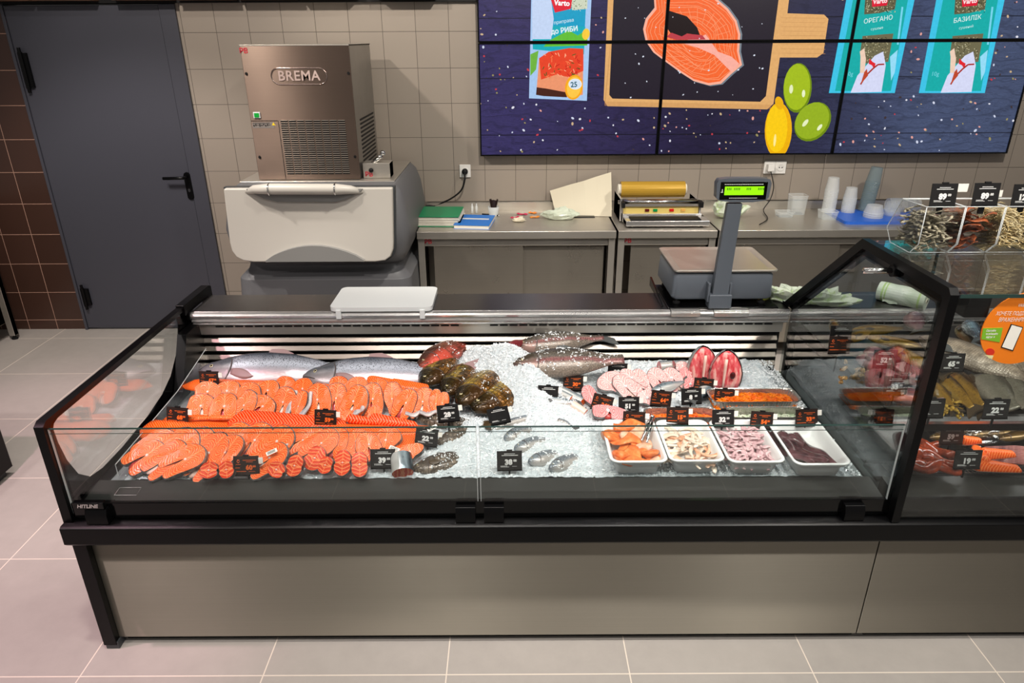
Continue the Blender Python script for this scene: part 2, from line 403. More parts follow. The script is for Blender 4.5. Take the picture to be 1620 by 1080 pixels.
shp(ell(908, 138, 14, 20, 10), (250, 170, 20)); shp(ell(908, 138, 11, 17, 10), (255, 200, 70)); shp(ell(910, 133, 10.5, 8.5, 0), (240, 246, 252)); shp(ell(910, 133, 9.5, 7.6, 0), (214, 228, 244))
# two herb sachets
for ox in (0, 524):
    D = lambda X, Y: z6(X + ox, Y)
    shp([D(600, -80), D(1000, -80), D(868, 542), D(484, 542)], (60, 196, 232))
    shp([D(640, -80), D(960, -80), D(845, 530), D(520, 530)], (14, 172, 168))
    shp([D(700, -80), D(890, -80), D(868, 55), D(780, 76), D(690, 84)], (96, 92, 66))
    for k in range(130): shp([D(*q) for q in ell(695 + random.random() * 175, -10 + random.random() * 82, 4, 2.5, random.random() * 180, 5)], random.choice([(200, 196, 160), (40, 44, 30), (150, 144, 100)]))
    shp([D(680, 210), D(860, 195), D(830, 360), D(700, 370), D(665, 310)], (110, 104, 76))
    for k in range(110): shp([D(*q) for q in ell(680 + random.random() * 150, 215 + random.random() * 140, 4, 2.5, random.random() * 180, 5)], random.choice([(210, 206, 170), (46, 50, 36), (160, 150, 110)]))
    shp([D(735, -20), D(832, -20), D(822, 32), D(735, 40)], (222, 24, 52))
    shp([D(610, 540), D(650, 440), D(720, 360), D(750, 325), D(800, 300), D(815, 380), D(790, 535)], (214, 218, 246))
    shp([D(665, 425), D(668, 330), D(664, 300), D(690, 280), D(700, 345), D(690, 425)], (238, 206, 184))
    shp([D(720, 340), D(738, 360), D(756, 370), D(748, 402), D(734, 380), D(716, 372)], (226, 34, 44))
    strip([D(668, 492), D(700, 440), D(740, 400), D(770, 376), D(806, 374)], 2.4, (168, 44, 36))
    shp([D(668, 492), D(690, 420), D(705, 400), D(712, 440)], (190, 70, 40))
    shp([D(840, 330), D(885, 290), D(868, 420), D(846, 470)], (150, 220, 246))
    strip([D(912, 40), D(885, 260)], 3, (120, 214, 240))
# salt and peppercorns
rr = random.Random(3)
def free(x, y):
    if 836 < x < 938 and y < 160: return False
    if 954 < x < 1226 and y < 174 and not (968 < x < 1210 and y < 155): return False
    if 1207 < x < 1316 and y > 96: return False
    if 1224 < x < 1312 and y < 96: return False
    if y < 150 and (1312 + (150 - y) * .16 < x < 1420 + (150 - y) * .16 or 1450 + (150 - y) * .2 < x < 1560 + (150 - y) * .2): return False
    return True
for k in range(470):
    x, y = 760 + rr.random() * 850, -20 + (rr.random() ** .8) * 260
    if not free(x, y): continue
    s = .7 + rr.random() * 1.25
    if 968 < x < 1210 and y < 155:
        if rr.random() < .6: continue
        shp(ell(x, y, s * .7, s, rr.random() * 180, 7), (220, 226, 240)); continue
    c_ = rr.choice([(214, 218, 236), (206, 212, 232), (204, 176, 140), (196, 170, 130), (226, 226, 236), (196, 60, 70), (226, 160, 150), (150, 140, 90), (60, 48, 50)])
    shp(ell(x, y, s, s * (1 + rr.random() * .7), rr.random() * 180, 7), c_)
def clip(poly, x0, x1, z0, z1):
    for ax, lim, sg in ((0, x0, 1), (0, x1, -1), (1, z0, 1), (1, z1, -1)):
        out = []
        for i in range(len(poly)):
            a, b = poly[i - 1], poly[i]; ia, ib = (a[ax] - lim) * sg >= 0, (b[ax] - lim) * sg >= 0
            if ia != ib:
                k = (lim - a[ax]) / (b[ax] - a[ax]); out.append((a[0] + (b[0] - a[0]) * k, a[1] + (b[1] - a[1]) * k))
            if ib: out.append(b)
        poly = out
        if len(poly) < 3: return None
    return poly
def tvtext(body, px, py, size, rot, col, spacing=1.0, bold=0):
    x, z = tvp(px, py); return (body, x, z, size, rot, col, spacing, bold)
TX = [tvtext('Varto', 889, 5, .040, -4, (255, 255, 255), 1, .0015), tvtext('приправа', 892, 34, .026, 8, (220, 240, 250)), tvtext('до РИБИ', 893, 48, .038, 7, (236, 246, 252), 1, .001),
      tvtext('25', 908, 134, .042, 4, (20, 90, 110), 1, .001), tvtext('Varto', 1392, 2, .036, 5, (255, 235, 235), 1, .001), tvtext('Varto', 1534, 2, .036, 5, (255, 235, 235), 1, .001),
      tvtext('ОРЕГАНО', 1389, 31, .036, 8, (230, 245, 245)), tvtext('сушене', 1387, 45, .02, 8, (200, 235, 235)),
      tvtext('БАЗИЛІК', 1530, 30, .036, 8, (230, 245, 245)), tvtext('сушений', 1528, 43, .02, 8, (200, 235, 235)),
      tvtext('10g', 1343, 117, .034, 0, (120, 210, 225)), tvtext('10g', 1479, 117, .034, 0, (120, 210, 225))]
tvx = (-.197, .930, 2.050, 3.172); tvz = (1.207, 1.874, 2.541)
names = {(0, 0): 'black framed wall screen in the lower row showing the grilled fish sachet', (1, 0): 'lower row wall screen showing the steak\'s lower edge and citrus fruit',
         (2, 0): 'lower row wall screen with bare blue planks and two sachet ends', (0, 1): 'upper row wall screen whose picture has the top of the blue fish seasoning sachet',
         (1, 1): 'upper row wall screen with the salmon steak and the cutting board handle', (2, 1): 'upper row wall screen with the two teal herb sachets'}
for j in (0, 1):
    for i in (0, 1, 2):
        x0, x1, z0, z1 = tvx[i], tvx[i + 1], tvz[j], tvz[j + 1]; g = .0015
        t_ = thing('video_wall_screen', names[(i, j)], 'screen', ((x0 + x1) / 2, TVY, z0), 0, 'screens of the video wall', world=True)
        b = MB(); fr = .010
        b.box(x0 + g, x1 - g, TVY + .005, WY - .005, z0 + g, z1 - g)
        for q in ((x0 + g, x0 + fr, z0 + g, z1 - g), (x1 - fr, x1 - g, z0 + g, z1 - g), (x0 + fr, x1 - fr, z0 + g, z0 + fr), (x0 + fr, x1 - fr, z1 - fr, z1 - g)):
            b.box(q[0], q[1], TVY - .004, TVY + .005, q[2], q[3])
        part(b, 'housing', MAT['blackg'], t_)
        X0, X1, Z0, Z1 = x0 + fr, x1 - fr, z0 + fr, z1 - fr
        part(MB().add([(X0, TVY + .004, Z0), (X1, TVY + .004, Z0), (X1, TVY + .004, Z1), (X0, TVY + .004, Z1)], [(0, 1, 2, 3)]), 'display_panel', MAT['planks'], t_)
        vs, fs, cs = [], [], []
        for k, (pl, c_) in enumerate(SH):
            q = clip(pl, X0, X1, Z0, Z1)
            if not q: continue
            y = TVY + .0035 - k * .0000045; b0 = len(vs)
            vs += [(x - t_.location.x, y - t_.location.y, z - t_.location.z) for x, z in q]
            fs.append(tuple(range(b0, b0 + len(q)))); cs.append(c_)
        for body, x, z, size, rot, c_, sp, bo in TX:
            if not (X0 < x < X1 and Z0 < z < Z1): continue
            M = Matrix.Translation((x, TVY - .0035, z)) @ Matrix.Rotation(math.radians(rot), 4, (0, -1, 0)) @ Matrix.Rotation(PI / 2, 4, 'X')
            gv, gf = text_geo(body, size, bo, sp); b0 = len(vs)
            vs += [tuple(M @ Vector(v) - t_.location) for v in gv]; fs += [tuple(q + b0 for q in f) for f in gf]; cs += [c_] * len(gf)
        me = bpy.data.meshes.new('picture'); me.from_pydata(vs, [], fs); me.materials.append(MAT['picture'])
        ca = me.color_attributes.new('Col', 'FLOAT_COLOR', 'CORNER'); li = 0
        for pi, p_ in enumerate(me.polygons):
            for _ in range(p_.loop_total): ca.data[li].color = lin(cs[pi]); li += 1
        o = bpy.data.objects.new('picture', me); COL.objects.link(o); o.parent = t_

# ================================================================ SOCKETS
MAT['socket'] = M_('socket_white', (226, 224, 220), .3)
def socket(x, z, n, label, plugs):
    t_ = thing('wall_socket', label, 'socket', (x, WY, z), world=True)
    for i in range(n):
        cx = x + (i - (n - 1) / 2) * .072
        part(MB().box(cx - .036, cx + .036, WY - .012, WY, z - .041, z + .041), 'frame', MAT['socket'], t_, bevel=.003)
        b = MB(); b.lathe([(.021, 0), (.019, .004)], (0, 0, 0), 20); o = None
        b2 = MB(); b2.M = Matrix.Translation((cx, WY - .012, z)) @ Matrix.Rotation(PI / 2, 4, 'X'); b2.lathe([(.023, 0), (.023, .004), (.018, .004), (.018, .001)], n=24)
        part(b2, 'receptacle', MAT['socket'], t_, smooth=False)
        if i not in plugs:
            b3 = MB()
            for s_ in (-1, 1): b3.box(cx + s_ * .009 - .003, cx + s_ * .009 + .003, WY - .0165, WY - .013, z - .003, z + .003)
            part(b3, 'contact_hole', MAT['blackm'], t_)
socket(-.301, 1.104, 1, 'single white wall socket with a black plug, right of the ice machine', [0])
socket(1.722, 1.118, 2, 'double white wall socket right of the scale display', [0])
def cable(name, label, pts, r, mat, plug):
    t_ = thing(name, label, 'cable', plug, world=True)
    pts = [Vector(p) for p in pts]; out = []
    for i in range(len(pts) - 1):
        p0, p1, p2, p3 = pts[max(i - 1, 0)], pts[i], pts[i + 1], pts[min(i + 2, len(pts) - 1)]
        for k in range(6):
            u = k / 6; out.append(.5 * ((2 * p1) + (p2 - p0) * u + (2 * p0 - 5 * p1 + 4 * p2 - p3) * u * u + (3 * p1 - p0 - 3 * p2 + p3) * u ** 3))
    out.append(pts[-1])
    part(MB().tube(out, r, 8), 'cord', mat, t_, smooth=True)
    return t_
c_ = cable('power_cable', 'black power cable hanging from the single wall socket', [(-.301, 4.585, 1.10), (-.303, 4.57, 1.05), (-.33, 4.58, .985), (-.40, 4.59, .93), (-.50, 4.60, .885), (-.58, 4.58, .86), (-.63, 4.57, .60), (-.66, 4.57, .2)], .0055, MAT['blackm'], (-.301, 4.6, 1.104))
b = MB(); b.M = Matrix.Translation((-.301, WY - .016, 1.104)) @ Matrix.Rotation(PI / 2, 4, 'X'); b.lathe([(.018, 0), (.020, .02), (.017, .036), (.008, .040)], n=18); part(b, 'plug', MAT['blackm'], c_, smooth=True)
c_ = cable('power_cable', 'thin black cable from the double socket dropping behind the scale display', [(1.69, 4.60, 1.095), (1.70, 4.58, 1.05), (1.715, 4.58, .99), (1.70, 4.57, .92), (1.64, 4.50, .866), (1.60, 4.30, .858), (1.50, 4.15, .858)], .003, MAT['blackm'], (1.69, 4.6, 1.118))
part(MB().box(1.664, 1.708, 4.585, WY - .012, 1.098, 1.142), 'plug', MAT['socket'], c_, bevel=.004)

# ================================================================ ICE MACHINE AND BIN
MAT['bin'] = M_('bin_grey_plastic', (96, 97, 100), .45)
MAT['lid'] = M_('lid_light_grey', (190, 186, 178), .42)
MAT['lid2'] = M_('lid_recess_grey', (124, 124, 122), .5)
bt = thing('ice_storage_bin', 'grey plastic ice storage bin with a pale rounded lid under the ice machine', 'ice bin', (-1.06, 4.1, 0), world=True)
def rrect(x0, x1, y0, y1, r, n=5):
    pts = []
    for cx, cy, a0 in ((x1 - r, y0 + r, -PI / 2), (x1 - r, y1 - r, 0), (x0 + r, y1 - r, PI / 2), (x0 + r, y0 + r, PI)):
        pts += [(cx + r * math.cos(a0 + PI / 2 * k / n), cy + r * math.sin(a0 + PI / 2 * k / n)) for k in range(n + 1)]
    return pts
rings = []
for z, ex, fy in ((.0, .00, 0), (.05, .03, .01), (.55, .035, .015), (.66, .03, .0), (.70, -.01, -.05), (.735, -.02, -.06), (.77, .0, .0), (.82, .03, .04), (.95, .045, .05), (1.08, .025, .03), (1.15, 0, 0), (1.18, -.03, -.02)):
    rings.append([(x, y, z) for x, y in rrect(-1.515 - ex, -.60 + ex, 3.74 - fy, 4.55, .07)])
part(MB().loft(rings), 'body', MAT['bin'], bt, smooth=False, bevel=.006)
part(MB().box(-1.49, -.64, 3.86, 4.53, 1.17, 1.185), 'top_plate', MAT['ss'], bt, bevel=.003)
# lid: rounded slab standing proud of the front, bellied outwards
def lidpt(u, v):
    x = -1.505 + u * .875; z = .79 + v * .395
    return x, z
L = [(-1.497, 1.188), (-1.512, .90), (-1.508, .855), (-1.49, .82), (-1.455, .80), (-1.40, .792), (-.74, .790), (-.685, .797), (-.652, .82), (-.638, .86), (-.634, .90), (-.618, 1.188)]
b = MB(); n = len(L)
def by(z, x): return 3.640 + .006 * ((x + 1.06) / .44) ** 2
b.add([(x, 3.70, z) for x, z in L] + [(x, by(z, x), z) for x, z in L], [tuple(range(n, 2 * n)), tuple(range(n))[::-1]] + [(i, (i + 1) % n, (i + 1) % n + n, i + n) for i in range(n)])
part(b, 'lid', MAT['lid'], bt, bevel=.008, seg=3)
b = MB(); n = len(L); b.prism([(-1.06 + (x + 1.06) * 1.02, 1.0 + (z - 1.0) * 1.025 - .002) for x, z in L], 3.675, 3.71); part(b, 'lid_seal', MAT['dark'], bt)
b = MB(); b.prism([(-1.325, .80)] + [(-1.325 + .53 * k / 12, .806 + .082 * math.sin(PI * k / 12) ** .8) for k in range(13)] + [(-.795, .80)], 3.62, 3.66); part(b, 'grip_recess', MAT['lid2'], bt, bevel=.004)
b = MB(); b.tube([(-1.325 + .53 * k / 12, 3.628, .80 + .018 * math.sin(PI * k / 12)) for k in range(13)], .005, 8); part(b, 'grip_edge', MAT['lid'], bt, smooth=True)
b = MB(); b.prism([(-1.375, 1.188), (-1.35, 1.17), (-1.29, 1.14), (-1.22, 1.122), (-.92, 1.12), (-.86, 1.135), (-.79, 1.17), (-.77, 1.185)], 3.630, 3.66); part(b, 'handle_recess', MAT['lid2'], bt, bevel=.003)
b = MB(); b.tube([(-1.385, 3.66, 1.168), (-1.33, 3.625, 1.188), (-1.25, 3.61, 1.193), (-.90, 3.61, 1.190), (-.83, 3.625, 1.184), (-.77, 3.66, 1.165)], [.012, .022, .028, .028, .022, .012], 12); part(b, 'handle', MAT['lid'], bt, smooth=True)
for x in (-1.245, -.905):
    b = MB(); b.tube([(x, 3.61 + .030 * math.cos(a), 1.19 + .030 * math.sin(a)) for a in [2 * PI * k / 14 for k in range(15)]], .004, 6); part(b, 'handle_ring', MAT['chrome'], bt, smooth=True)

MAT['ssm'] = brushed('machine_steel', (120, 104, 94), .36, .92, metal=1.0)
im = thing('ice_machine', 'stainless steel ice maker with raised maker name and louvred grille standing on the grey bin', 'ice machine', (-1.11, 4.2, 1.187), world=True)
Y0, Y1 = 3.90, 4.48; xa, xb, za, zb = -1.392, -.833, 1.188, 1.868
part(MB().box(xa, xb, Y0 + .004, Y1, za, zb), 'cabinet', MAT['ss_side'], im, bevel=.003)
part(MB().box(xa, xb + .001, Y0 - .004, Y0 + .004, za, zb), 'front_panel', MAT['ssm'], im, bevel=.002)
b = MB(); b.box(xa - .002, xb + .002, Y0 - .006, Y1, zb, zb + .006); part(b, 'top_cover', MAT['ss'], im, bevel=.001)
# grille
gx0, gx1, gz0, gz1 = -1.235, -.885, 1.215, 1.502
b = MB()
for c in range(8):
    cx0 = gx0 + (gx1 - gx0) * (c + .07) / 8; cx1 = gx0 + (gx1 - gx0) * (c + .93) / 8
    for r in range(25):
        z = gz0 + (gz1 - gz0) * (r + .5) / 25
        b.box(cx0, cx1, Y0 - .0048, Y0 - .0042, z - .0036, z + .0020)
part(b, 'grille', MAT['blackm'], im)
b = MB()
for c in range(8):
    cx0 = gx0 + (gx1 - gx0) * (c + .07) / 8; cx1 = gx0 + (gx1 - gx0) * (c + .93) / 8
    for r in range(25):
        z = gz0 + (gz1 - gz0) * (r + .5) / 25 + .0042
        b.box(cx0, cx1, Y0 - .008, Y0 - .0042, z - .0012, z + .0010)
part(b, 'louvres', MAT['ss'], im)
b = MB()
b.box(xa + .002, -1.245, Y0 - .0046, Y0 - .004, 1.498, 1.501, 0); b.box(-1.246, -1.243, Y0 - .0046, Y0 - .004, 1.19, 1.498, 0)
part(b, 'panel_joint', MAT['blackm'], im)
# raised name in a stadium outline
MAT['emboss'] = M_('embossed_steel', (196, 176, 168), .12, 1)
cx, cz = -1.105, 1.722
b = MB(); st = [(cx + sx * .105 + .040 * math.cos(a), cz + .040 * math.sin(a)) for sx, a0 in ((1, -PI / 2), (-1, PI / 2)) for a in [a0 + PI * k / 10 for k in range(11)]]
b.tube([(x, Y0 - .005, z) for x, z in st + st[:1]], .0032, 8, cap=False); part(b, 'name_border', MAT['emboss'], im, smooth=True)
b = MB(); vs, fs = text_geo('BREMA', .068, .0012, 1.06)
M = Matrix.Translation((cx, Y0 - .0075, cz)) @ Matrix.Rotation(PI / 2, 4, 'X')
b.add([tuple(M @ Vector(v)) for v in vs], fs); o = part(b, 'name_lettering', M_('letter_steel', (214, 190, 182), .25, .3), im)
b = MB(); b.box(-1.372, -1.335, Y0 - .010, Y0 - .004, 1.513, 1.545); part(b, 'switch_housing', MAT['white'], im, bevel=.002)
b = MB(); b.box(-1.366, -1.341, Y0 - .013, Y0 - .009, 1.518, 1.540); part(b, 'power_switch', emis('switch_green', (20, 180, 60), .8), im, bevel=.001)
for sx, sz in ((-1.378, 1.735), (-.846, 1.735), (-1.372, 1.31), (-.852, 1.31)):
    b = MB(); b.M = Matrix.Translation((sx, Y0 - .004, sz)) @ Matrix.Rotation(PI / 2, 4, 'X'); b.lathe([(.008, 0), (.006, .005)], n=12); part(b, 'screw', MAT['blackm'], im)
b = MB(); b.box(-1.385, -1.27, Y0 - .0045, Y0 - .004, 1.462, 1.492); part(b, 'data_plate', M_('plate_silver', (160, 152, 146), .4, .6), im)
b = MB()
for k in range(9):
    b.box(-1.38 + k * .0105, -1.374 + k * .0105, Y0 - .005, Y0 - .0045, 1.470 + (k % 3) * .003, 1.480 + (k % 2) * .004)
b.box(-1.382, -1.29, Y0 - .005, Y0 - .0045, 1.4865, 1.489); part(b, 'plate_print', MAT['blackm'], im)
b = MB(); b.prism([(-1.282, 1.476), (-1.262, 1.476), (-1.272, 1.492)], Y0 - .0052, Y0 - .0045); part(b, 'warning_triangle', M_('warning_yellow', (230, 200, 40), .5), im)
MAT['red_ink'] = M_('red_marker', (190, 30, 50), .6)
b = MB(); put_text(b, 'РВ', .034, Matrix.Translation((-1.375, Y0 - .0055, 1.845)) @ Matrix.Rotation(PI / 2, 4, 'X'), 0, .001); part(b, 'marker_letters', MAT['red_ink'], im)
b = MB()
for k in range(13): b.box(xb + .0005, xb + .002, 4.02, 4.42, 1.22 + k * .022, 1.23 + k * .022)
part(b, 'side_vent', MAT['blackm'], im)
# scoop box beside the machine
sb = thing('scoop_box', 'small steel box with a black knob and red marker letters beside the ice machine', 'box', (-.72, 3.98, 1.187), world=True)
b = MB(); b.box(-.822, -.672, 3.93, 4.04, 1.187, 1.268); part(b, 'box_body', MAT['ss'], sb, bevel=.002)
b = MB(); b.ball((-.775, 3.918, 1.232), .013); part(b, 'knob', MAT['black'], sb, smooth=True)
b = MB(); put_text(b, 'РВ', .034, Matrix.Translation((-.79, 3.9285, 1.208)) @ Matrix.Rotation(PI / 2, 4, 'X'), 0, .001); part(b, 'marker_letters', MAT['red_ink'], sb)
sp_ = thing('faucet_nozzle', 'chrome tap nozzle lying in the small steel box beside the ice machine', 'tap', (-.72, 3.98, 1.262), world=True)
b = MB(); b.tube([(-.775, 3.96, 1.262), (-.74, 3.96, 1.285), (-.715, 3.97, 1.30)], .010, 10); part(b, 'spout', MAT['chrome'], sp_, smooth=True)
b = MB(); b.ball((-.712, 3.97, 1.318), .016); b.ball((-.728, 3.965, 1.296), .013); part(b, 'knob', MAT['chrome'], sp_, smooth=True)
# ================================================================ STEEL TABLES AT THE BACK WALL
TZ = .85
def table(x0, x1, label, panels, letters=True):
    t_ = thing('steel_work_table', label, 'table', ((x0 + x1) / 2, 4.3, 0), world=True, group=None)
    b = MB(); b.box(x0, x1, 4.045, 4.60, TZ - .045, TZ); part(b, 'tabletop', MAT['ss'], t_, bevel=.003)
    b = MB(); b.box(x0, x1, 4.595, 4.615, TZ, TZ + .058); b.box(x0, x1, 4.595, 4.63, TZ + .052, TZ + .058); part(b, 'backsplash', MAT['ss'], t_, bevel=.002)
    part(MB().box(x0 + .04, x1 - .04, 4.075, 4.10, TZ - .095, TZ - .045), 'apron', MAT['ss'], t_, bevel=.002)
    for lx in (x0 + .002, x1 - .042):
        for ly in (4.06, 4.54): part(MB().box(lx, lx + .04, ly, ly + .04, 0, TZ - .045), 'leg', MAT['ss'], t_, bevel=.003)
    for k, (a, c, yy) in enumerate(panels):
        part(MB().box(a, c, yy, yy + .012, .12, TZ - .098), 'sliding_door', MAT['ss_dark'], t_, bevel=.002)
    part(MB().box(x0 + .03, x1 - .03, 4.11, 4.56, .10, .12), 'bottom_shelf', MAT['ss_dark'], t_)
    if letters:
        b = MB(); v = Matrix.Translation((x0 + .062, 4.0735, TZ - .068)) @ Matrix.Rotation(PI / 2, 4, 'X'); put_text(b, 'РВ', .036, v, 0, .001)
        part(b, 'marker_letters', MAT['red_ink'], t_)
    return t_
table(-.562, .622, 'wide steel work table right of the ice machine, under the green binder', [(-.47, .07, 4.082), (.06, .56, 4.098)])
table(.634, 1.222, 'narrow steel work table under the film wrapping machine', [(.72, 1.17, 4.09)])
table(1.232, 2.62, 'long steel work table with the blue board and plastic tubs on it', [(1.32, 1.98, 4.082), (1.97, 2.56, 4.098)])

MAT['paper'] = M_('paper', (222, 218, 206), .8)
MAT['kraft'] = M_('cream_paper', (208, 200, 178), .75)
def tb(px, py, z=TZ): return at(px, py, Z=z)
# binder
MAT['green'] = M_('green_binder', (10, 132, 84), .35); MAT['blue'] = M_('blue_cover', (20, 112, 200), .4)
t_ = thing('ring_binder', 'green ring binder full of papers lying left on the steel table', 'binder', (-.46, 4.30, TZ), rz=-.05)
b = MB(); b.box(-.15, .15, -.14, .14, .060, .064); b.box(-.15, .15, -.14, .14, .001, .005); b.box(-.152, -.147, -.14, .14, .001, .064); part(b, 'cover', MAT['green'], t_, bevel=.002)
b = MB()
for k in range(7): b.box(-.12, .15 + .004 * (k % 3) - .006 * (k % 2), -.135 - .003 * (k % 2), .13, .006 + k * .0075, .011 + k * .0075)
part(b, 'sheets', MAT['paper'], t_)
t_ = thing('notebook', 'blue covered notebook with a white strip beside the green binder', 'notebook', (-.225, 4.235, TZ), rz=-.12)
b = MB(); b.box(-.105, .105, -.13, .13, .001, .022); part(b, 'pages', MAT['paper'], t_)
b = MB(); b.box(-.108, .108, -.133, .133, .022, .026); b.box(-.108, .108, -.133, .133, 0, .002); part(b, 'cover', MAT['blue'], t_, bevel=.001)
b = MB(); b.box(-.08, .085, .01, .035, .026, .0268); part(b, 'label_strip', MAT['paper'], t_)
# cup with sachets
c0 = tb(786, 331); c0.y = 4.45; c0.x = -.115
t_ = thing('clear_plastic_cup', 'clear plastic cup holding small dark sachets beside the notebook', 'cup', tuple((c0.x, c0.y, TZ)))
b = MB(); b.lathe([(.028, 0), (.036, .06), (.0365, .06), (.0285, .001)], n=18, cap=False); part(b, 'cup_wall', MAT['acr_edge'], t_, smooth=True)
MAT['sachet'] = M_('dark_sachet', (44, 30, 28), .35)
rs = random.Random(5)
for k in range(9):
    s_ = MB(); a = rs.random() * 6; r = rs.random() * .018
    s_.M = Matrix.Translation((c0.x + r * math.cos(a), c0.y + r * math.sin(a), TZ + .012)) @ Matrix.Rotation(rs.uniform(-.35, .35), 4, 'Y') @ Matrix.Rotation(rs.uniform(0, 3), 4, 'Z')
    s_.box(-.009, .009, -.0015, .0015, 0, rs.uniform(.07, .10))
    tag(s_.build('sachet', MAT['sachet'], origin=(c0.x, c0.y, TZ)), 'small dark condiment sachet standing in the clear cup by the notebook', 'sachet', 'sachets in the clear cup')
for k, (px, py) in enumerate(((750, 326), (757, 325))):
    p = (-.255 + k * .028, 4.52, TZ); b = MB(); b.lathe([(.009, 0), (.009, .045), (.004, .05), (.004, .065)], p, 10)
    tag(b.build('glass_vial', MAT['acr_edge'], origin=p, smooth=True), 'small clear vial standing behind the notebook, ' + ('the left one' if k == 0 else 'the right one'), 'bottle')
def crumple(name, label, cat, px, py, rx, ry, h, mat, Z, seed, rz=0, n=26, stripe=None, rough=.35):
    p = at(px, py, Z=Z); b = MB(); of = Vector((seed * 7.3, seed * 3.1, 1.7))
    rings = []
    for j in range(13):
        th = PI * (j + .03) / 12.06; ring = []
        for i in range(n):
            a = 2 * PI * i / n; d = Vector((math.sin(th) * math.cos(a), math.sin(th) * math.sin(a), -math.cos(th)))
            q = 1 + rough * (noise.noise(d * 1.7 + of) + .6 * abs(noise.noise(d * 4.3 + of)) + .35 * noise.noise(d * 9 + of))
            v = Vector((d.x * rx * q, d.y * ry * q, max(0.0, (d.z * .5 + .42)) * h * q))
            v.z = max(v.z, .001 + .003 * (1 + d.x)); ring.append(Matrix.Rotation(rz, 3, 'Z') @ v + p)
        rings.append(ring)
    b.loft(rings); o = b.build(name, mat, origin=tuple(p), smooth=False); return tag(o, label, cat)
t = NT('pale_green_bag'); v = t.coord('Object'); s_ = t.xyz(v); w_ = t.math('SINE', t.math('ADD', t.math('MULTIPLY', s_[0], 90), t.math('MULTIPLY', t.noise(v, 25, 3), 16)))
t.set(Base_Color=t.mix(t.ramp(w_, [(.7, .0), (.95, .6)]), lin((216, 226, 206)), lin((176, 208, 120))), Roughness=.3, Alpha=.93); MAT['bag'] = t.mat
t.bump(t.noise(v, 70, 4, .7, 2), .6, .01)
crumple('crumpled_plastic_bag', 'crumpled translucent bag lying on the wide steel table by the paper sheet', 'bag', 886, 346, .105, .055, .07, film('clear_bag', (214, 224, 206), .72, .2), TZ, 1)
crumple('crumpled_plastic_bag', 'crumpled pale bag on the table behind the scale column', 'bag', 1152, 344, .095, .07, .13, MAT['bag'], TZ, 2)
crumple('crumpled_paper', 'small crumpled brown paper in front of the pink and orange slips', 'paper', 821, 351, .036, .022, .028, MAT['kraft'], TZ, 3, rough=.6)
for k, (px, py, w_, d_, rz, c_, lb) in enumerate(((815, 344, .06, .03, .5, (200, 44, 84), 'pink printed paper slip lying on the wide steel table'), (826, 339, .07, .035, -.3, (214, 40, 90), 'pink printed paper slip nearest the wall on the wide steel table'), (843, 337, .05, .04, -.5, (246, 140, 30), 'orange paper slip beside the pink slips, the rear one'), (846, 344, .06, .035, .2, (246, 150, 40), 'orange paper slip beside the pink slips, the front one'))):
    p = tb(px, py); b = MB(); b.M = Matrix.Translation((p.x, p.y, TZ + .001 + k * .0006)) @ Matrix.Rotation(rz, 4, 'Z')
    b.grid(lambda u, v: ((u - .5) * w_, (v - .5) * d_, .004 * math.sin(u * 5 + k) ** 2), 8, 3)
    o = b.build('paper_slip', M_('slip_%d' % k, c_, .6), origin=(p.x, p.y, TZ), solid=.0006); tag(o, lb, 'paper slip')
    b = MB(); b.M = Matrix.Translation((0, 0, .0026 + k * .0006)) @ Matrix.Rotation(rz, 4, 'Z'); b.box(-w_ * .3, w_ * .2, -.003, .003, .0035, .004); b.build('print', MAT['paper'], o)
p = tb(776, 341); b = MB(); b.tube([(p.x - .055, p.y + .02, TZ + .006), (p.x + .05, p.y - .02, TZ + .006)], .0045, 8); o = b.build('pen', MAT['black'], origin=(p.x, p.y, TZ)); tag(o, 'black pen lying between the blue notebook and the pink slips', 'pen')
b = MB(); b.tube([(.05, -.02, .006), (.06, -.024, .006)], [.004, .001], 8); b.build('tip', MAT['chrome'], o)
p = tb(748, 357); b = MB(); b.tube([(p.x + .014 * math.cos(a), p.y + .012 * math.sin(a), TZ + .003) for a in [k * .5 for k in range(13)]], .0015, 6); b.box(p.x + .005, p.x + .03, p.y - .006, p.y + .003, TZ, TZ + .003)
tag(b.build('key_ring', MAT['chrome'], origin=(p.x, p.y, TZ)), 'small metal ring with a key in front of the blue notebook', 'key')
# leaning sheet of paper
b = MB()
P0, P1, P2, P3 = (.288, 4.44, TZ + .002), (.70 - .06, 4.40, TZ + .002), (.652, 4.61, TZ + .245), (.255, 4.615, TZ + .125)
def sheet(u, v):
    a = Vector(P0).lerp(Vector(P1), u); c = Vector(P3).lerp(Vector(P2), u); q = a.lerp(c, v)
    q.y -= .022 * math.sin(PI * v) * (1 + .5 * math.sin(u * 5)) ; q.z += .006 * math.sin(u * 9) * (1 - v) * v
    q.y -= .015 * max(0, 1 - abs(u - .55) * 5) * v; return q
b.grid(sheet, 20, 12)
o = b.build('wrapping_paper', MAT['kraft'], origin=P0, solid=.002); tag(o, 'large cream sheet of wrapping paper leaning on the tiled wall', 'paper')
b = MB(); p = tb(922, 343); b.box(p.x - .085, p.x + .075, p.y - .02, p.y + .02, TZ, TZ + .006); o = b.build('clipboard', MAT['blackg'], origin=(p.x, p.y, TZ), bevel=.002); tag(o, 'flat black tray edge lying right of the crumpled clear bag', 'tray')
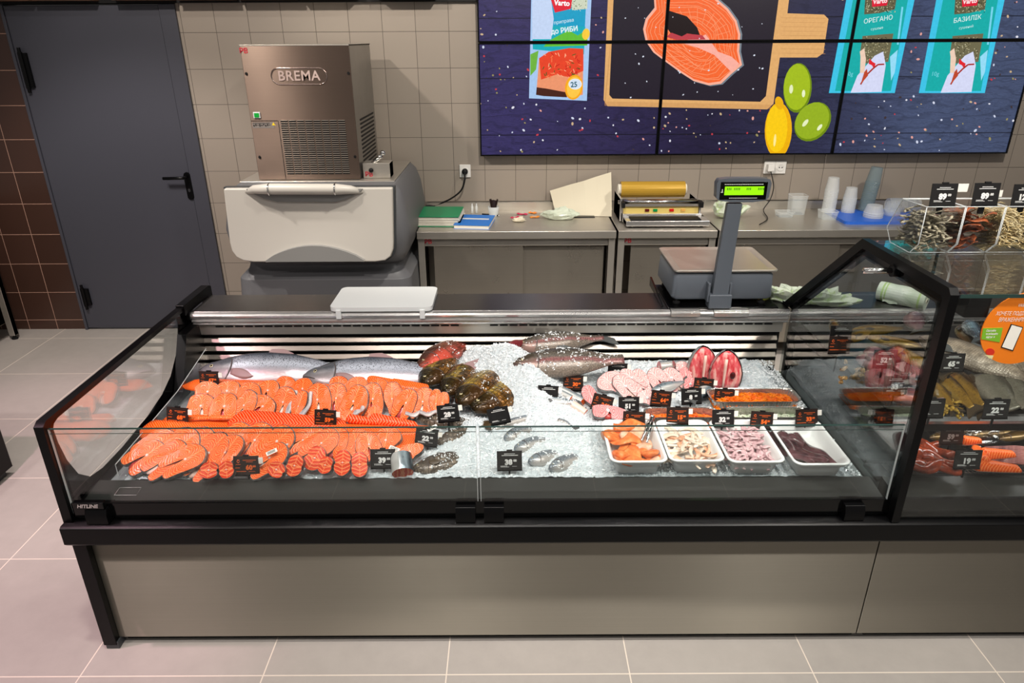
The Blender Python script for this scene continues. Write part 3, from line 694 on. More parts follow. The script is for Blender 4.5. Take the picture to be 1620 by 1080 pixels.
# ---- film wrapping machine
wm = thing('film_wrapper', 'hand film wrapping machine with a golden film roll on the narrow steel table', 'wrapping machine', (.93, 4.3, TZ), world=True)
x0, x1 = .665, 1.185
part(MB().box(x0 + .02, x1, 4.10, 4.22, TZ + .012, TZ + .045), 'hot_plate_housing', MAT['alu'], wm, bevel=.004)
part(MB().box(x0 + .05, x1 - .05, 4.11, 4.20, TZ + .045, TZ + .052), 'hot_plate', MAT['blackm'], wm, bevel=.002)
part(MB().box(x0 + .015, x1 - .02, 4.22, 4.50, TZ + .012, TZ + .06), 'base', MAT['alu'], wm, bevel=.003)
t = NT('yellow_band'); t.set(Base_Color=lin((214, 190, 110)), Roughness=.35); MAT['yband'] = t.mat
part(MB().box(x0 + .02, x1 - .04, 4.235, 4.25, TZ + .06, TZ + .10), 'control_strip', MAT['yband'], wm, bevel=.002)
for dx, c_ in ((.165, (90, 20, 16)), (.215, (10, 140, 70)), (.315, (200, 24, 20)), (.385, (220, 170, 90))):
    b = MB(); b.M = Matrix.Translation((x0 + dx, 4.235, TZ + .08)); b.box(-.013, .013, -.006, 0, -.008, .008); part(b, 'switch', M_('sw%d' % c_[0], c_, .3), wm, bevel=.001)
part(MB().box(x0, x0 + .012, 4.24, 4.50, TZ + .01, TZ + .15), 'side_plate', MAT['alu'], wm, bevel=.003); part(MB().box(x1 - .035, x1 - .023, 4.24, 4.50, TZ + .01, TZ + .13), 'side_plate', MAT['alu'], wm, bevel=.003)
b = MB(); b.tube([(x0 - .01, 4.26, TZ + .125), (x1 - .03, 4.26, TZ + .125)], .012, 10); b.tube([(x0 + .0, 4.32, TZ + .115), (x1 - .03, 4.32, TZ + .115)], .016, 10); part(b, 'guide_roller', MAT['chrome'], wm, smooth=True)
part(MB().box(x0 + .02, x1 - .04, 4.225, 4.235, TZ + .105, TZ + .118), 'cutting_bar', MAT['ss'], wm)
b = MB()
for s_ in (-1, 1):
    b.box(x0 + .005 if s_ < 0 else x1 - .045, x0 + .025 if s_ < 0 else x1 - .02, 4.20, 4.26, TZ + .10, TZ + .135)
part(b, 'end_block', MAT['blackm'], wm, bevel=.003)
for fx in (x0 + .04, x1 - .05):
    for fy in (4.13, 4.47): part(MB().box(fx, fx + .02, fy, fy + .02, TZ, TZ + .012), 'foot', MAT['blackm'], wm)
fr = thing('film_roll', 'roll of golden cling film lying on the wrapping machine', 'film roll', (.87, 4.42, TZ + .17), world=True)
MAT['gold'] = M_('golden_film', (196, 156, 58), .22, .25)
b = MB(); b.tube([(.688, 4.41, TZ + .172), (1.088, 4.41, TZ + .172)], .050, 24); part(b, 'film', MAT['gold'], fr, smooth=False)
b = MB(); b.tube([(.672, 4.41, TZ + .172), (1.10, 4.41, TZ + .172)], .034, 20); part(b, 'core', MAT['paper'], fr)
# ---- cutting board, tubs and stacks on the long table
MAT['bluep'] = M_('blue_board', (26, 92, 196), .4)
def poly_board(z, th, pts): b = MB(); b.prism(pts, z, z + th, 'z'); return b
bb = thing('blue_cutting_board', 'blue plastic cutting board under the clear tubs on the long steel table', 'cutting board', (2.3, 4.33, TZ), world=True)
part(MB().prism(rrect(2.03, 2.62, 4.17, 4.50, .03), TZ, TZ + .018, 'z'), 'board', MAT['bluep'], bb, bevel=.003)
MAT['cup'] = film('frosted_cup', (228, 232, 232), .5, .25); MAT['cup2'] = film('clear_cup', (226, 234, 236), .28, .08); MAT['cupg'] = film('grey_clear_cup', (130, 150, 156), .55, .08)
def cup_stack(name, label, x, y, z, r, h, n, pitch, mat, tilt=0, cat='cups', flip=False):
    t_ = thing(name, label, cat, (x, y, z), rot=(0, tilt, 0))
    b = MB()
    for k in range(n):
        zz = k * pitch
        pr_ = [(r, 0), (r, .006), (r * .97, .008), (r * .78, h)] if not flip else [(r * .8, 0), (r * .97, h - .008), (r, h - .006), (r, h)]
        if k < n - 1 and not flip: pr_ = [(r, 0), (r, .006), (r * .97, .008), (r * .97 - r * .19 * min(1, (pitch * 1.1) / h), .008 + pitch)]
        b.lathe([(q[0], q[1] + zz) for q in pr_], n=20, cap=False)
        if k == n - 1 and not flip: b.lathe([(r * .78, h + zz), (.0005, h + zz + .001)], n=20, cap=False)
    part(b, 'tub_stack' if cat == 'tubs' else 'cup_stack', mat, t_, smooth=False); return t_
cup_stack('stacked_tubs', 'tall stack of frosted plastic tubs left on the long steel table', 2.035, 4.44, TZ + .018, .042, .08, 14, .0105, MAT['cup'], cat='tubs')
cup_stack('stacked_tubs', 'shorter stack of frosted tubs between the tall stack and the grey cups', 2.155, 4.43, TZ + .018, .042, .07, 10, .0095, MAT['cup'], cat='tubs')
cup_stack('stacked_cups', 'tall leaning stack of clear grey cups on the blue board', 2.285, 4.47, TZ + .018, .045, .10, 17, .011, MAT['cupg'], tilt=.09)
cup_stack('stacked_tubs', 'low clear round tubs at the front edge of the blue board', 2.25, 4.29, TZ + .018, .058, .05, 3, .012, MAT['cup'], cat='tubs')
cup_stack('stacked_tubs', 'low clear tubs behind and right of the front tubs on the blue board', 2.39, 4.34, TZ + .018, .05, .05, 5, .008, MAT['cup2'], cat='tubs')
for k, (x, y, h) in enumerate(((1.84, 4.47, .12), (1.985, 4.33, .05), (1.74, 4.40, .03))):
    lb = ['open clear box standing behind the small lids by the wall', 'clear plastic tub lying left of the blue board', 'small clear lids in a pile left on the long steel table'][k]
    t_ = thing('clear_container', lb, 'container', (x, y, TZ)); b = MB()
    b.prism(rrect(-.045, .045, -.04, .04, .012), 0, .002, 'z')
    b.loft([[(px_ * (1 + .15 * q), py_ * (1 + .15 * q), h * q) for px_, py_ in rrect(-.045, .045, -.04, .04, .012)] for q in (0, .5, 1)], cap=False); part(b, 'tub_wall', MAT['cup2'], t_, smooth=False)
    b = MB(); b.tube([(px_ * 1.15, py_ * 1.15, h) for px_, py_ in rrect(-.045, .045, -.04, .04, .012)] + [(.045 * 1.15 - .01, -.04 * 1.15, h)], .0015, 6, cap=False); part(b, 'rim', MAT['cup'], t_, smooth=True)
cl = thing('stack_of_lids', 'row of clear round lids lying on their side at the right of the blue board', 'lids', (2.46, 4.42, TZ + .018))
b = MB()
for k in range(26):
    b.M = Matrix.Translation((-.06 + k * .0075, 0, .045)) @ Matrix.Rotation(PI / 2, 4, 'Y'); b.lathe([(.045, 0), (.045, .003), (.040, .004), (.030, .004)], n=18, cap=False)
part(b, 'lid_row', MAT['cup'], cl)
# ================================================================ LEFT EDGE FURNITURE
t_ = thing('steel_side_table', 'steel table whose leg shows at the left edge by the brown tiles', 'table', (-3.8, 4.2, 0), world=True)
part(MB().box(-4.6, -3.475, 3.9, 4.5, .12, .93), 'cabinet', MAT['ss_dark'], t_, bevel=.004)
for lx, ly in ((-3.47, 4.44),): 
    if lx == -3.47: part(MB().box(lx, lx + .04, ly, ly + .04, .03, .93), 'leg', MAT['ss'], t_, bevel=.002); b = MB(); b.lathe([(.02, 0), (.02, .01), (.01, .015), (.01, .03)], (lx + .02, ly + .02, 0), 12); part(b, 'foot', MAT['blackm'], t_)

t_ = thing('black_display_case', 'corner of a black display case standing in the left aisle', 'display case', (-2.75, 2.5, 0), world=True)
part(MB().prism([(-2.385, 1.8), (-2.385, 2.825), (-3.4, 2.825), (-3.4, 1.8)], .04, .60, 'z'), 'body', MAT['black'], t_, bevel=.006)
part(MB().prism([(-2.41, 1.85), (-2.41, 2.8), (-3.35, 2.8), (-3.35, 1.85)], .0, .04, 'z'), 'plinth', MAT['dark'], t_)
part(MB().box(-2.384, -2.378, 1.82, 2.815, .36, .372), 'groove', MAT['blackm'], t_)

# ================================================================ FISH COUNTER
XL, XD, XR = -1.375, 1.170, 3.2
def counter(x0, x1, label, left_end, name='refrigerated_counter'):
    t_ = thing(name, label, 'counter', ((x0 + x1) / 2, 2.3, 0), world=True)
    part(MB().box(x0 + (.03 if left_end else .0015), x1 - .0015, 1.785, 1.80, .032, .455), 'front_panel', MAT['plinth'], t_, bevel=.0015)
    part(MB().box(x0 + .04, x1, 1.81, 2.85, .0, .05), 'base', MAT['blackm'], t_)
    part(MB().box(x0 + .02, x1, 1.80, 2.86, .05, .50), 'cabinet', MAT['blackm'], t_)
    # bumper rail
    b = MB(); b.prism([(1.73, .470), (1.73, .528), (1.738, .534), (1.80, .534), (1.80, .455), (1.745, .455)], x0 - (0 if not left_end else .012), x1, 'x')
    part(b, 'bumper_rail', MAT['black'], t_, bevel=.002)
    b = MB(); b.prism([(1.775, .534), (1.775, .548), (1.81, .548), (1.81, .534)], x0, x1, 'x'); b.box(x0 + .02, x1 - .012, 1.7655, 1.7655 + .014, .548, .598); part(b, 'glass_channel', MAT['blackg'], t_)
    # ledge between glass and ice
    b = MB(); b.prism([(1.79, .545), (1.80, .575), (1.905, .588), (1.91, .56), (1.91, .50), (1.79, .50)], x0 + .03, x1 - .01, 'x'); part(b, 'front_ledge', MAT['dark'] if False else MAT['ledge'], t_, bevel=.002)
    # tub
    part(MB().box(x0 + .03, x1 - .012, 1.91, 2.74, .50, .565), 'tub_floor', MAT['tub'], t_)
    # slatted rear air panel
    b = MB()
    for k in range(4):
        z = .585 + k * .037; y = 2.745 + k * .006
        b.prism([(y, z), (y - .012, z + .006), (y - .012, z + .010), (y, z + .026), (y + .006, z + .026), (y + .006, z)], x0 + .05, x1 - .03, 'x')
    part(b, 'air_slats', MAT['slat'], t_)
    part(MB().box(x0 + .03, x1 - .015, 2.775, 2.80, .50, .83), 'back_panel', MAT['blackm'], t_)
    b = MB(); b.prism([(2.765, .738), (2.745, .745), (2.738, .797), (2.775, .797)], x0 + .045, x1 - .02, 'x'); part(b, 'vent_panel', MAT['ss'], t_)
    b = MB(); x = x0 + .12; k = 0
    while x < x1 - .1:
        if not (x0 + 1.12 < x < x0 + 1.26):
            b.add([(x, 2.7365, .789), (x + .034, 2.7365, .789), (x + .034, 2.7376, .782), (x, 2.7376, .782)], [(0, 1, 2, 3)])
        x += .0415
    part(b, 'vent_slots', MAT['blackm'], t_)
    # rounded front lip of the work surface
    b = MB(); pr_ = [(2.775, .850), (2.735, .850), (2.724, .846), (2.720, .838), (2.722, .829), (2.732, .826), (2.734, .822), (2.726, .819), (2.725, .811), (2.736, .808), (2.736, .803), (2.728, .800), (2.730, .795), (2.775, .795)]
    b.prism(pr_, x0 + .03, x1 - .006, 'x'); part(b, 'front_profile', MAT['alu'], t_)
    part(MB().box(x0 + .03, x1 - .002, 2.74, 2.95, .835, .852), 'work_surface', MAT['top'], t_, bevel=.003)
    return t_
MAT['ledge'] = M_('ledge_grey', (42, 43, 41), .4)
MAT['tub'] = M_('tub_grey', (138, 146, 146), .35, .2)
MAT['slat'] = brushed('slat_steel', (138, 130, 122), .3, .3, metal=1.0)
MAT['top'] = brushed('worktop_steel', (118, 116, 116), .3, .5, metal=1.0)
c1 = counter(XL, XD, 'black refrigerated fish counter with brushed steel front and iced display', True)
c2 = counter(XD, XR, 'tall right hand refrigerated counter with smoked fish, cut by the right edge of the photo', False)
# left end: outer leg, top beam, glazed end with rounded window
part(MB().box(XL - .014, XL + .03, 1.762, 1.82, .018, .47), 'end_post', MAT['black'], c1, bevel=.002)
part(MB().box(XL - .014, XL + .028, 1.82, 2.9, .018, .52), 'end_panel', MAT['black'], c1, bevel=.002)
for y in (1.765, 2.80): part(MB().box(XL - .01, XL + .035, y, y + .04, 0, .03), 'foot', MAT['dark'], c1, bevel=.002)
b = MB(); b.prism([(1.755, .53), (1.755, .872), (1.775, .884), (2.78, .884), (2.78, .868), (1.80, .868), (1.785, .858), (1.785, .53)], XL - .012, XL + .016, 'x'); part(b, 'end_frame', MAT['black'], c1, bevel=.002)
b = MB(); b.prism([(2.70, .850), (2.70, .894), (2.96, .894), (2.98, .884), (2.98, .80), (2.94, .80), (2.94, .85)], XL - .012, XL + .022, 'x'); part(b, 'rear_bracket', MAT['black'], c1, bevel=.003)
part(MB().box(XL + .001, XL + .005, 1.785, 2.76, .53, .87), 'end_glass', MAT['glass_end'], c1)
# printed black border inside the end glass
ys0, ys1, zs0, zs1 = 1.787, 2.80, .50, .868
win = []
for (px, py) in ((92, 672), (120, 650), (160, 620), (210, 580), (262, 538), (283, 520)): 
    q = at(px, py, X=XL + .008); win.append((max(q.y, ys0 + .012), min(q.z, zs1 - .012)))
win = [(1.803, .840), (1.812, .853), (1.835, .860), (2.20, .860), (2.50, .860), (2.645, .858), (2.652, .835), (2.63, .79), (2.58, .72), (2.51, .665), (2.42, .63), (2.30, .608), (2.10, .592), (1.97, .592), (1.90, .605), (1.85, .65), (1.82, .72), (1.806, .79)]
n = len(win); b = MB()
bm = bmesh.new()
ov = [bm.verts.new((XL + .008, y, z)) for y, z in ((ys0, zs0), (ys1, zs0), (ys1, zs1), (ys0, zs1))]
iv = [bm.verts.new((XL + .008, y, z)) for y, z in win]
es = [bm.edges.new((ov[i], ov[(i + 1) % 4])) for i in range(4)] + [bm.edges.new((iv[i], iv[(i + 1) % n])) for i in range(n)]
bmesh.ops.triangle_fill(bm, use_beauty=True, edges=es, use_dissolve=False)
bm.verts.index_update(); b.add([tuple(v.co) for v in bm.verts], [tuple(v.index for v in f.verts) for f in bm.faces]); bm.free()
part(b, 'printed_border', MAT['blackg'], c1, solid=.002)
part(MB().prism([(2.62, .80), (2.50, .60), (2.40, .57), (2.78, .57), (2.78, .80)], XL + .012, XL + .05, 'x'), 'side_liner', MAT['black'], c1, bevel=.003)
part(MB().box(XL + .012, XL + .045, 1.79, 2.60, .50, .572), 'side_sill', MAT['black'], c1)
# front glass: two hinged panes
for x0, x1 in ((XL + .018, -.106), (-.098, XD - .022)):
    o = part(MB().box(x0, x1, 1.768, 1.774, .540, .858), 'front_glass', [MAT['glass']], c1)
    b = MB(); b.box(x0, x1, 1.7675, 1.7745, .858, .8595); b.box(x0, x1, 1.770, 1.772, .8415, .8425); part(b, 'glass_rim', MAT['edge'], c1)
    b = MB()
    for xx in (x0, x1 - .0015): b.box(xx, xx + .0015, 1.7675, 1.7745, .56, .8595)
    part(b, 'glass_side_edge', MAT['acr_edge'], c1)

def hinge(x0, x1, par):
    b = MB(); b.prism([(1.742, .536), (1.742, .568), (1.750, .588), (1.800, .588), (1.800, .536)], x0, x1, 'x'); part(b, 'glass_clamp', MAT['black'], par, bevel=.002)
for x0, x1 in ((-1.306, -1.240), (-.175, -.115), (-.088, -.028), (1.015, 1.075)): hinge(x0, x1, c1)
b = MB(); b.box(-1.335, -1.243, 1.7445, 1.762, .592, .616); part(b, 'badge_plate', MAT['blackg'], c1, bevel=.002)
b = MB(); vs, fs = text_geo('HITLINE', .0175, .0007, 1.0)
M = Matrix.Translation((-1.289, 1.7432, .604)) @ Matrix.Rotation(PI / 2, 4, 'X') @ Matrix(((1, .3, 0, 0), (0, 1, 0, 0), (0, 0, 1, 0), (0, 0, 0, 1)))
b.add([tuple(M @ Vector(v)) for v in vs], fs); part(b, 'badge_lettering', MAT['chrome'], c1, solid=.001)
b = MB(); lz = .5815
def lp(px, py): q = at(px, py, Z=.5815); return (q.x, q.y, .5825 + (q.y - 1.80) * .06)
q = [lp(181, 784), (lp(190, 773)), lp(224, 773), lp(216, 784)]; b.tube(q + q[:1], .0011, 4, cap=False); part(b, 'ledge_marking', MAT['alu'], c1)
# acrylic guards at both ends of the ice
b = MB(); b.prism([(1.93, .585), (1.93, .63), (2.40, .652), (2.70, .70), (2.70, .60)], -1.298, -1.294, 'x'); part(b, 'acrylic_guard', MAT['acrylic'], c1)
b = MB(); b.tube([(-1.296, 1.93, .585), (-1.296, 1.93, .63), (-1.296, 2.40, .652), (-1.296, 2.70, .70)], .0016, 6); part(b, 'guard_edge', MAT['acr_edge'], c1)
# tall pentagonal divider between the counters
dv = [(1.735, .535), (1.735, 1.275), (1.75, 1.288), (2.235, 1.288), (2.255, 1.28), (2.80, .852), (2.74, .84), (2.74, .56), (1.80, .56)]
outer = [(1.735, .535), (1.735, 1.272), (1.750, 1.288), (2.245, 1.288), (2.80, .855)]
inner = [(1.765, .535), (1.765, 1.250), (1.775, 1.258), (2.232, 1.258), (2.752, .855)]
def ribbon(o_, i_, x0, x1):
    b = MB()
    for k in range(len(o_) - 1):
        b.prism([o_[k], o_[k + 1], i_[k + 1], i_[k]], x0, x1, 'x')
    return b
part(ribbon(outer, inner, XD - .012, XD + .012), 'divider_frame', MAT['black'], c2, bevel=.0)
part(ribbon(inner, [(1.80, .535), (1.80, 1.215), (1.812, 1.225), (2.222, 1.225), (2.70, .852)], XD + .0, XD + .001), 'divider_border', MAT['blackg'], c2)
part(MB().prism([(1.79, .56), (1.79, 1.235), (2.23, 1.235), (2.71, .853), (2.74, .853), (2.74, .56)], XD - .007, XD - .001, 'x'), 'divider_glass', MAT['glass_div'], c2)
b = MB(); b.tube([(XD + .0, 1.90, 1.235), (XD + .0, 1.90, 1.235)], .02, 4)
# tall right case: front glass, glass top shelf, clamps
part(MB().box(XD + .016, XR, 1.744, 1.750, .548, 1.262), 'tall_front_glass', MAT['glass'], c2)
part(MB().box(XD + .014, XR, 1.735, 2.27, 1.264, 1.274), 'glass_top_shelf', MAT['glass'], c2)
part(MB().box(XD + .014, XR, 1.7335, 1.7355, 1.264, 1.274), 'shelf_edge', MAT['edge'], c2)
part(MB().box(XD + .012, XD + .055, 1.75, 1.775, 1.236, 1.262), 'shelf_clamp', MAT['black'], c2, bevel=.003)
part(MB().box(XD + .05, XD + .115, 1.752, 1.80, 1.20, 1.262), 'glass_clamp', MAT['black'], c2, bevel=.004)
b = MB(); b.tube([(XD - .10, 2.03, 1.246), (XD + .0, 2.03, 1.246)], .009, 10); part(b, 'stay_rod', MAT['chrome'], c2, smooth=True)
b = MB(); b.M = Matrix.Translation((XD - .016, 2.03, 1.246)) @ Matrix.Rotation(PI / 2, 4, 'Y'); b.lathe([(.019, 0), (.019, .016), (.010, .02)], n=18); part(b, 'rod_boss', MAT['black'], c2)
# inner shelf of the tall case
part(MB().box(XD + .014, XR, 1.955, 2.73, .765, .775), 'inner_shelf', MAT['blackm'], c2)
b = MB(); b.prism([(1.95, .755), (1.945, .768), (1.95, .782), (1.965, .782), (1.965, .755)], XD + .05, XR, 'x'); part(b, 'shelf_profile', MAT['alu'], c2)
part(MB().box(XD + .014, XR, 1.958, 1.975, .725, .756), 'shelf_apron', MAT['blackm'], c2)
b = MB(); x = XD + .06
while x < 2.35: b.box(x, x + .0015, 1.915, 1.985, .5885, .591); x += .0125
for k in range(5): b.box(XD + .06, 2.35, 1.917 + k * .0165, 1.9185 + k * .0165, .5885, .591)
part(b, 'intake_grid', MAT['alu'], c2)
part(MB().box(XD + .014, XR, 1.90, 1.992, .57, .580), 'grid_tray', MAT['blackm'], c2)
# round orange sticker on the tall glass
st_ = thing('round_sticker', 'round orange sticker with white writing on the tall front glass', 'sticker', tuple(at(1614, 520, Y=1.742)), world=True)
c0 = at(1614, 520, Y=1.742); R_ = .104
MAT['orange'] = M_('sticker_orange', (232, 122, 16), .5); MAT['sgreen'] = M_('sticker_green', (120, 176, 40), .5); MAT['swhite'] = M_('sticker_white', (240, 236, 226), .5)
part(MB().prism([(c0.x + R_ * math.cos(a), c0.z + R_ * math.sin(a)) for a in [2 * PI * k / 60 for k in range(60)]], 1.7405, 1.7435), 'disc', MAT['orange'], st_)
b = MB()
def sT(body, px, py, size, m=0, rot=0, bold=.0, shear=.15):
    q = at(px, py, Y=1.7395); gv, gf = text_geo(body, size, bold)
    M = Matrix.Translation((q.x, 1.7398, q.z)) @ Matrix.Rotation(math.radians(rot), 4, (0, -1, 0)) @ Matrix.Rotation(PI / 2, 4, 'X') @ Matrix(((.68, shear, 0, 0), (0, 1, 0, 0), (0, 0, 1, 0), (0, 0, 0, 1)))
    b.add([tuple(M @ Vector(v)) for v in gv], gf, m)
sT('ХОЧЕТЕ ПОДІЛИТИСЬ', 1611, 496, .0155); sT('ВРАЖЕННЯМИ', 1604, 506, .0165); sT('VARUS', 1619, 483, .013); 
part(b, 'lettering', MAT['swhite'], st_)
def spoly(pts, y0, y1): return MB().prism([(lambda q: (q.x, q.z))(at(x, y, Y=1.741)) for x, y in pts], y0, y1)
part(spoly([(1555, 519), (1586, 518), (1581, 541), (1552, 536)], 1.7395, 1.7405), 'green_panel', MAT['sgreen'], st_)
b = MB(); sT('Скануйте', 1568, 523, .0085, rot=0, bold=.0002); sT('та залишайте', 1569, 528, .0075, bold=.0002); sT('відгук →', 1567, 533, .0085, bold=.0002)
for v_i in range(len(b.v)): b.v[v_i] = (b.v[v_i][0], b.v[v_i][1] - .0006, b.v[v_i][2])
part(b, 'panel_lettering', MAT['swhite'], st_)
part(spoly([(1599, 512), (1618, 517), (1602, 555), (1583, 549)], 1.7392, 1.7405), 'phone_outline', MAT['blackm'], st_)
part(spoly([(1600, 513.5), (1616.5, 518), (1601, 553), (1584.5, 548)], 1.7388, 1.7396), 'phone_screen', MAT['swhite'], st_)
part(spoly([(1566 + 7 * math.cos(q * .45), 556 + 5.5 * math.sin(q * .45)) for q in range(14)], 1.7392, 1.7405), 'tomato', M_('tomato', (206, 44, 24), .5), st_)
part(spoly([(1558, 561), (1571, 562), (1569, 567), (1564, 566)], 1.7390, 1.7402), 'bowl', M_('bowlcream', (222, 214, 160), .5), st_)
# ================================================================ FOOD MATERIALS
def flesh(name, base, line, freq, kind, red=None, wet=.22, lobes=.021):
    t = NT(name); v = t.coord('Object'); s = t.xyz(v); n1 = t.noise(v, 55, 3, .5); n2 = t.noise(v, 160, 3, .6)
    if kind == 'steak':
        ax = t.math('SUBTRACT', t.math('ABSOLUTE', s[0]), lobes); ay = t.math('MULTIPLY', t.math('SUBTRACT', s[1], .004), .62)
        d = t.math('SQRT', t.math('ADD', t.math('MULTIPLY', ax, ax), t.math('MULTIPLY', ay, ay)))
        u = t.math('ADD', t.math('MULTIPLY', d, freq * 1.35), t.math('MULTIPLY', n1, 15))
    elif kind == 'tail':
        ax = t.math('ABSOLUTE', s[0]); ay = t.math('ABSOLUTE', s[1]); u = t.math('ADD', t.math('MULTIPLY', t.math('ADD', t.math('MULTIPLY', ax, .5), t.math('MULTIPLY', ay, 1.0)), freq), t.math('MULTIPLY', n1, 6))
    else:
        ay = t.math('ABSOLUTE', t.math('ADD', s[1], .008)); u = t.math('ADD', t.math('MULTIPLY', t.math('ADD', s[0], t.math('MULTIPLY', ay, .9)), freq), t.math('MULTIPLY', n1, 5))
    w = t.math('SINE', u); m = t.ramp(w, [(.4, 0.0), (1.0, .85)])
    bcol = t.mix(t.ramp(n2, [(.35, 0.0), (.7, .6)]), lin(base), lin(red or tuple(max(0, c - 30) for c in base)))
    c = t.mix(m, bcol, lin(line))
    if kind in ('steak', 'tail'):
        cl = t.math('ABSOLUTE', s[0]); c = t.mix(t.ramp(t.math('DIVIDE', cl, .0022), [(.3, .55), (1.0, 0.0)]), c, lin(line))
    if kind == 'tail':
        c = t.mix(t.ramp(t.math('DIVIDE', t.math('ABSOLUTE', s[1]), .003), [(.4, .8), (1.0, 0.0)]), c, lin(line))
    t.set(Base_Color=c, Roughness=wet, Subsurface_Weight=.0); t.b.inputs['Specular IOR Level'].default_value = .22
    t.bump(w, .12, .002); return t.mat
MAT['fs'] = flesh('salmon_flesh', (230, 88, 22), (250, 160, 96), 1000, 'steak', (222, 70, 16))
MAT['fs2'] = flesh('salmon_flesh_pale', (232, 96, 30), (250, 164, 104), 920, 'steak', (224, 80, 24))
MAT['ft'] = flesh('salmon_tail_flesh', (220, 66, 20), (246, 146, 88), 520, 'tail', (206, 38, 26))
MAT['ff'] = flesh('salmon_fillet_flesh', (230, 86, 16), (248, 152, 84), 700, 'fillet')
MAT['ff2'] = flesh('salmon_fillet_bright', (238, 62, 16), (250, 160, 110), 560, 'fillet')
MAT['pinkf'] = flesh('pink_fish_flesh', (214, 128, 128), (236, 186, 182), 800, 'steak', (206, 92, 96))
MAT['wf'] = flesh('white_pink_flesh', (222, 168, 164), (240, 214, 210), 700, 'steak', (212, 120, 122))
def skin(name, back, flank, belly, spots=0, scales=0, edge=(30, 26, 16), pink=None, rough=.25, metal=.25, spotcol=(18, 20, 26), lo=.45, sscale=70, headcol=None, hx=.22, mott=0):
    t = NT(name); g = t.xyz(t.coord('Generated')); v = t.coord('Object')
    n = t.noise(v, 18, 4, .6); y = t.math('ADD', g[1], t.math('MULTIPLY', t.math('SUBTRACT', n, .5), .16))
    st = [(.0, lin(belly)), (.28, lin(belly)), (.50, lin(flank)), (.68, lin(flank)), (.88, lin(back))]
    c = t.ramp(y, st)
    if pink: c = t.mix(t.ramp(t.math('ABSOLUTE', t.math('SUBTRACT', y, .42)), [(.0, .65), (.12, 0.0)]), c, lin(pink))
    hm = t.ramp(t.math('ADD', g[0], t.math('MULTIPLY', t.math('SUBTRACT', n, .5), .05)), [(hx, 1.0), (hx + .03, 0.0)]) if headcol else None
    if mott: c = t.mix(t.ramp(t.noise(v, 210, 5, .8), [(.40, mott), (.62, 0.0)]), c, lin(spotcol))
    if scales:
        vo = t.vor(t.scale(v, (1, 1.15, .6)), scales, 'DISTANCE_TO_EDGE', .25); f = t.ramp(vo.outputs['Distance'], [(.0, 1.0), (.16, 0.0)])
        c = t.mix(t.math('MULTIPLY', f, .85), c, lin(edge)); c = t.mix(t.ramp(t.noise(v, 35, 3, .6), [(.4, .7), (.6, 0.0)]), c, lin(back)); t.bump(vo.outputs['Distance'], .6, .004)
    else:
        vo = t.vor(v, 420, 'F1', .6); t.bump(vo.outputs['Distance'], .12, .002)
    if spots:
        vs_ = t.vor(v, sscale, 'F1', 1); big = t.ramp(vs_.outputs['Distance'], [(.24, 1.0), (.36, 0.0)])
        msk = t.ramp(y, [(lo, 0.0), (lo + .2, 1.0)]); c = t.mix(t.math('MULTIPLY', t.math('MULTIPLY', big, msk), spots), c, lin(spotcol))
        v2 = t.vor(v, sscale * 2.7, 'F1', 1); sm = t.ramp(v2.outputs['Distance'], [(.18, 1.0), (.3, 0.0)])
        c = t.mix(t.math('MULTIPLY', t.math('MULTIPLY', sm, msk), spots * .5), c, lin(spotcol))
    if headcol: c = t.mix(t.math('MULTIPLY', hm, .92), c, t.mix(t.ramp(t.math('ADD', g[1], t.math('MULTIPLY', n, .3)), [(.45, 0.0), (.75, 1.0)]), lin(headcol[0]), lin(headcol[1])))
    t.set(Base_Color=c, Roughness=rough, Metallic=metal); return t.mat
MAT['salmon'] = skin('salmon_skin', (70, 80, 94), (176, 182, 194), (196, 178, 180), 1.0, 0, metal=.4, rough=.26, lo=.38, sscale=175, headcol=((168, 160, 162), (84, 88, 94)), hx=.20)
MAT['carp'] = skin('carp_skin', (36, 30, 16), (186, 156, 70), (160, 110, 50), 0, 58, (16, 12, 6), metal=.35, rough=.14, headcol=((70, 48, 26), (22, 20, 16)), hx=.19)
MAT['carp_red'] = skin('red_carp_skin', (86, 56, 44), (150, 86, 60), (222, 100, 84), 0, 90, (60, 30, 22), metal=.2, rough=.18, headcol=((214, 84, 66), (70, 40, 30)), hx=.35)
MAT['grey'] = skin('grey_fish_skin', (48, 46, 40), (118, 110, 98), (156, 142, 128), .8, 0, pink=(186, 96, 104), metal=.15, lo=.1, sscale=200, mott=.7, headcol=((150, 118, 108), (62, 56, 46)), hx=.17)
MAT['trout'] = skin('trout_skin', (34, 42, 50), (140, 152, 160), (196, 192, 186), .9, 0, metal=.35, lo=.3, sscale=170, mott=.25)
MAT['sturgeon'] = skin('dark_fish_skin', (58, 50, 42), (110, 98, 84), (140, 126, 110), .6, 60, (40, 34, 28), metal=.1, sscale=90)
MAT['mackerel'] = skin('mackerel_skin', (40, 56, 66), (140, 156, 164), (216, 216, 212), .5, 0, metal=.45, rough=.18, sscale=60)
MAT['smoked'] = skin('smoked_fish_skin', (54, 36, 18), (172, 130, 48), (206, 168, 84), .5, 0, metal=.4, rough=.24, mott=.5, spotcol=(80, 52, 20))
MAT['smoked2'] = skin('dark_smoked_skin', (34, 26, 18), (84, 62, 32), (110, 86, 44), 0, 0, metal=.5, rough=.2)
MAT['bream'] = skin('pale_scaled_skin', (96, 84, 70), (168, 150, 130), (196, 182, 164), 0, 120, (112, 96, 80), metal=.1, rough=.35)
MAT['flounder'] = skin('grey_flat_fish', (60, 56, 46), (120, 114, 100), (150, 142, 126), .4, 0, metal=.2, rough=.25, mott=.4, spotcol=(56, 52, 44))
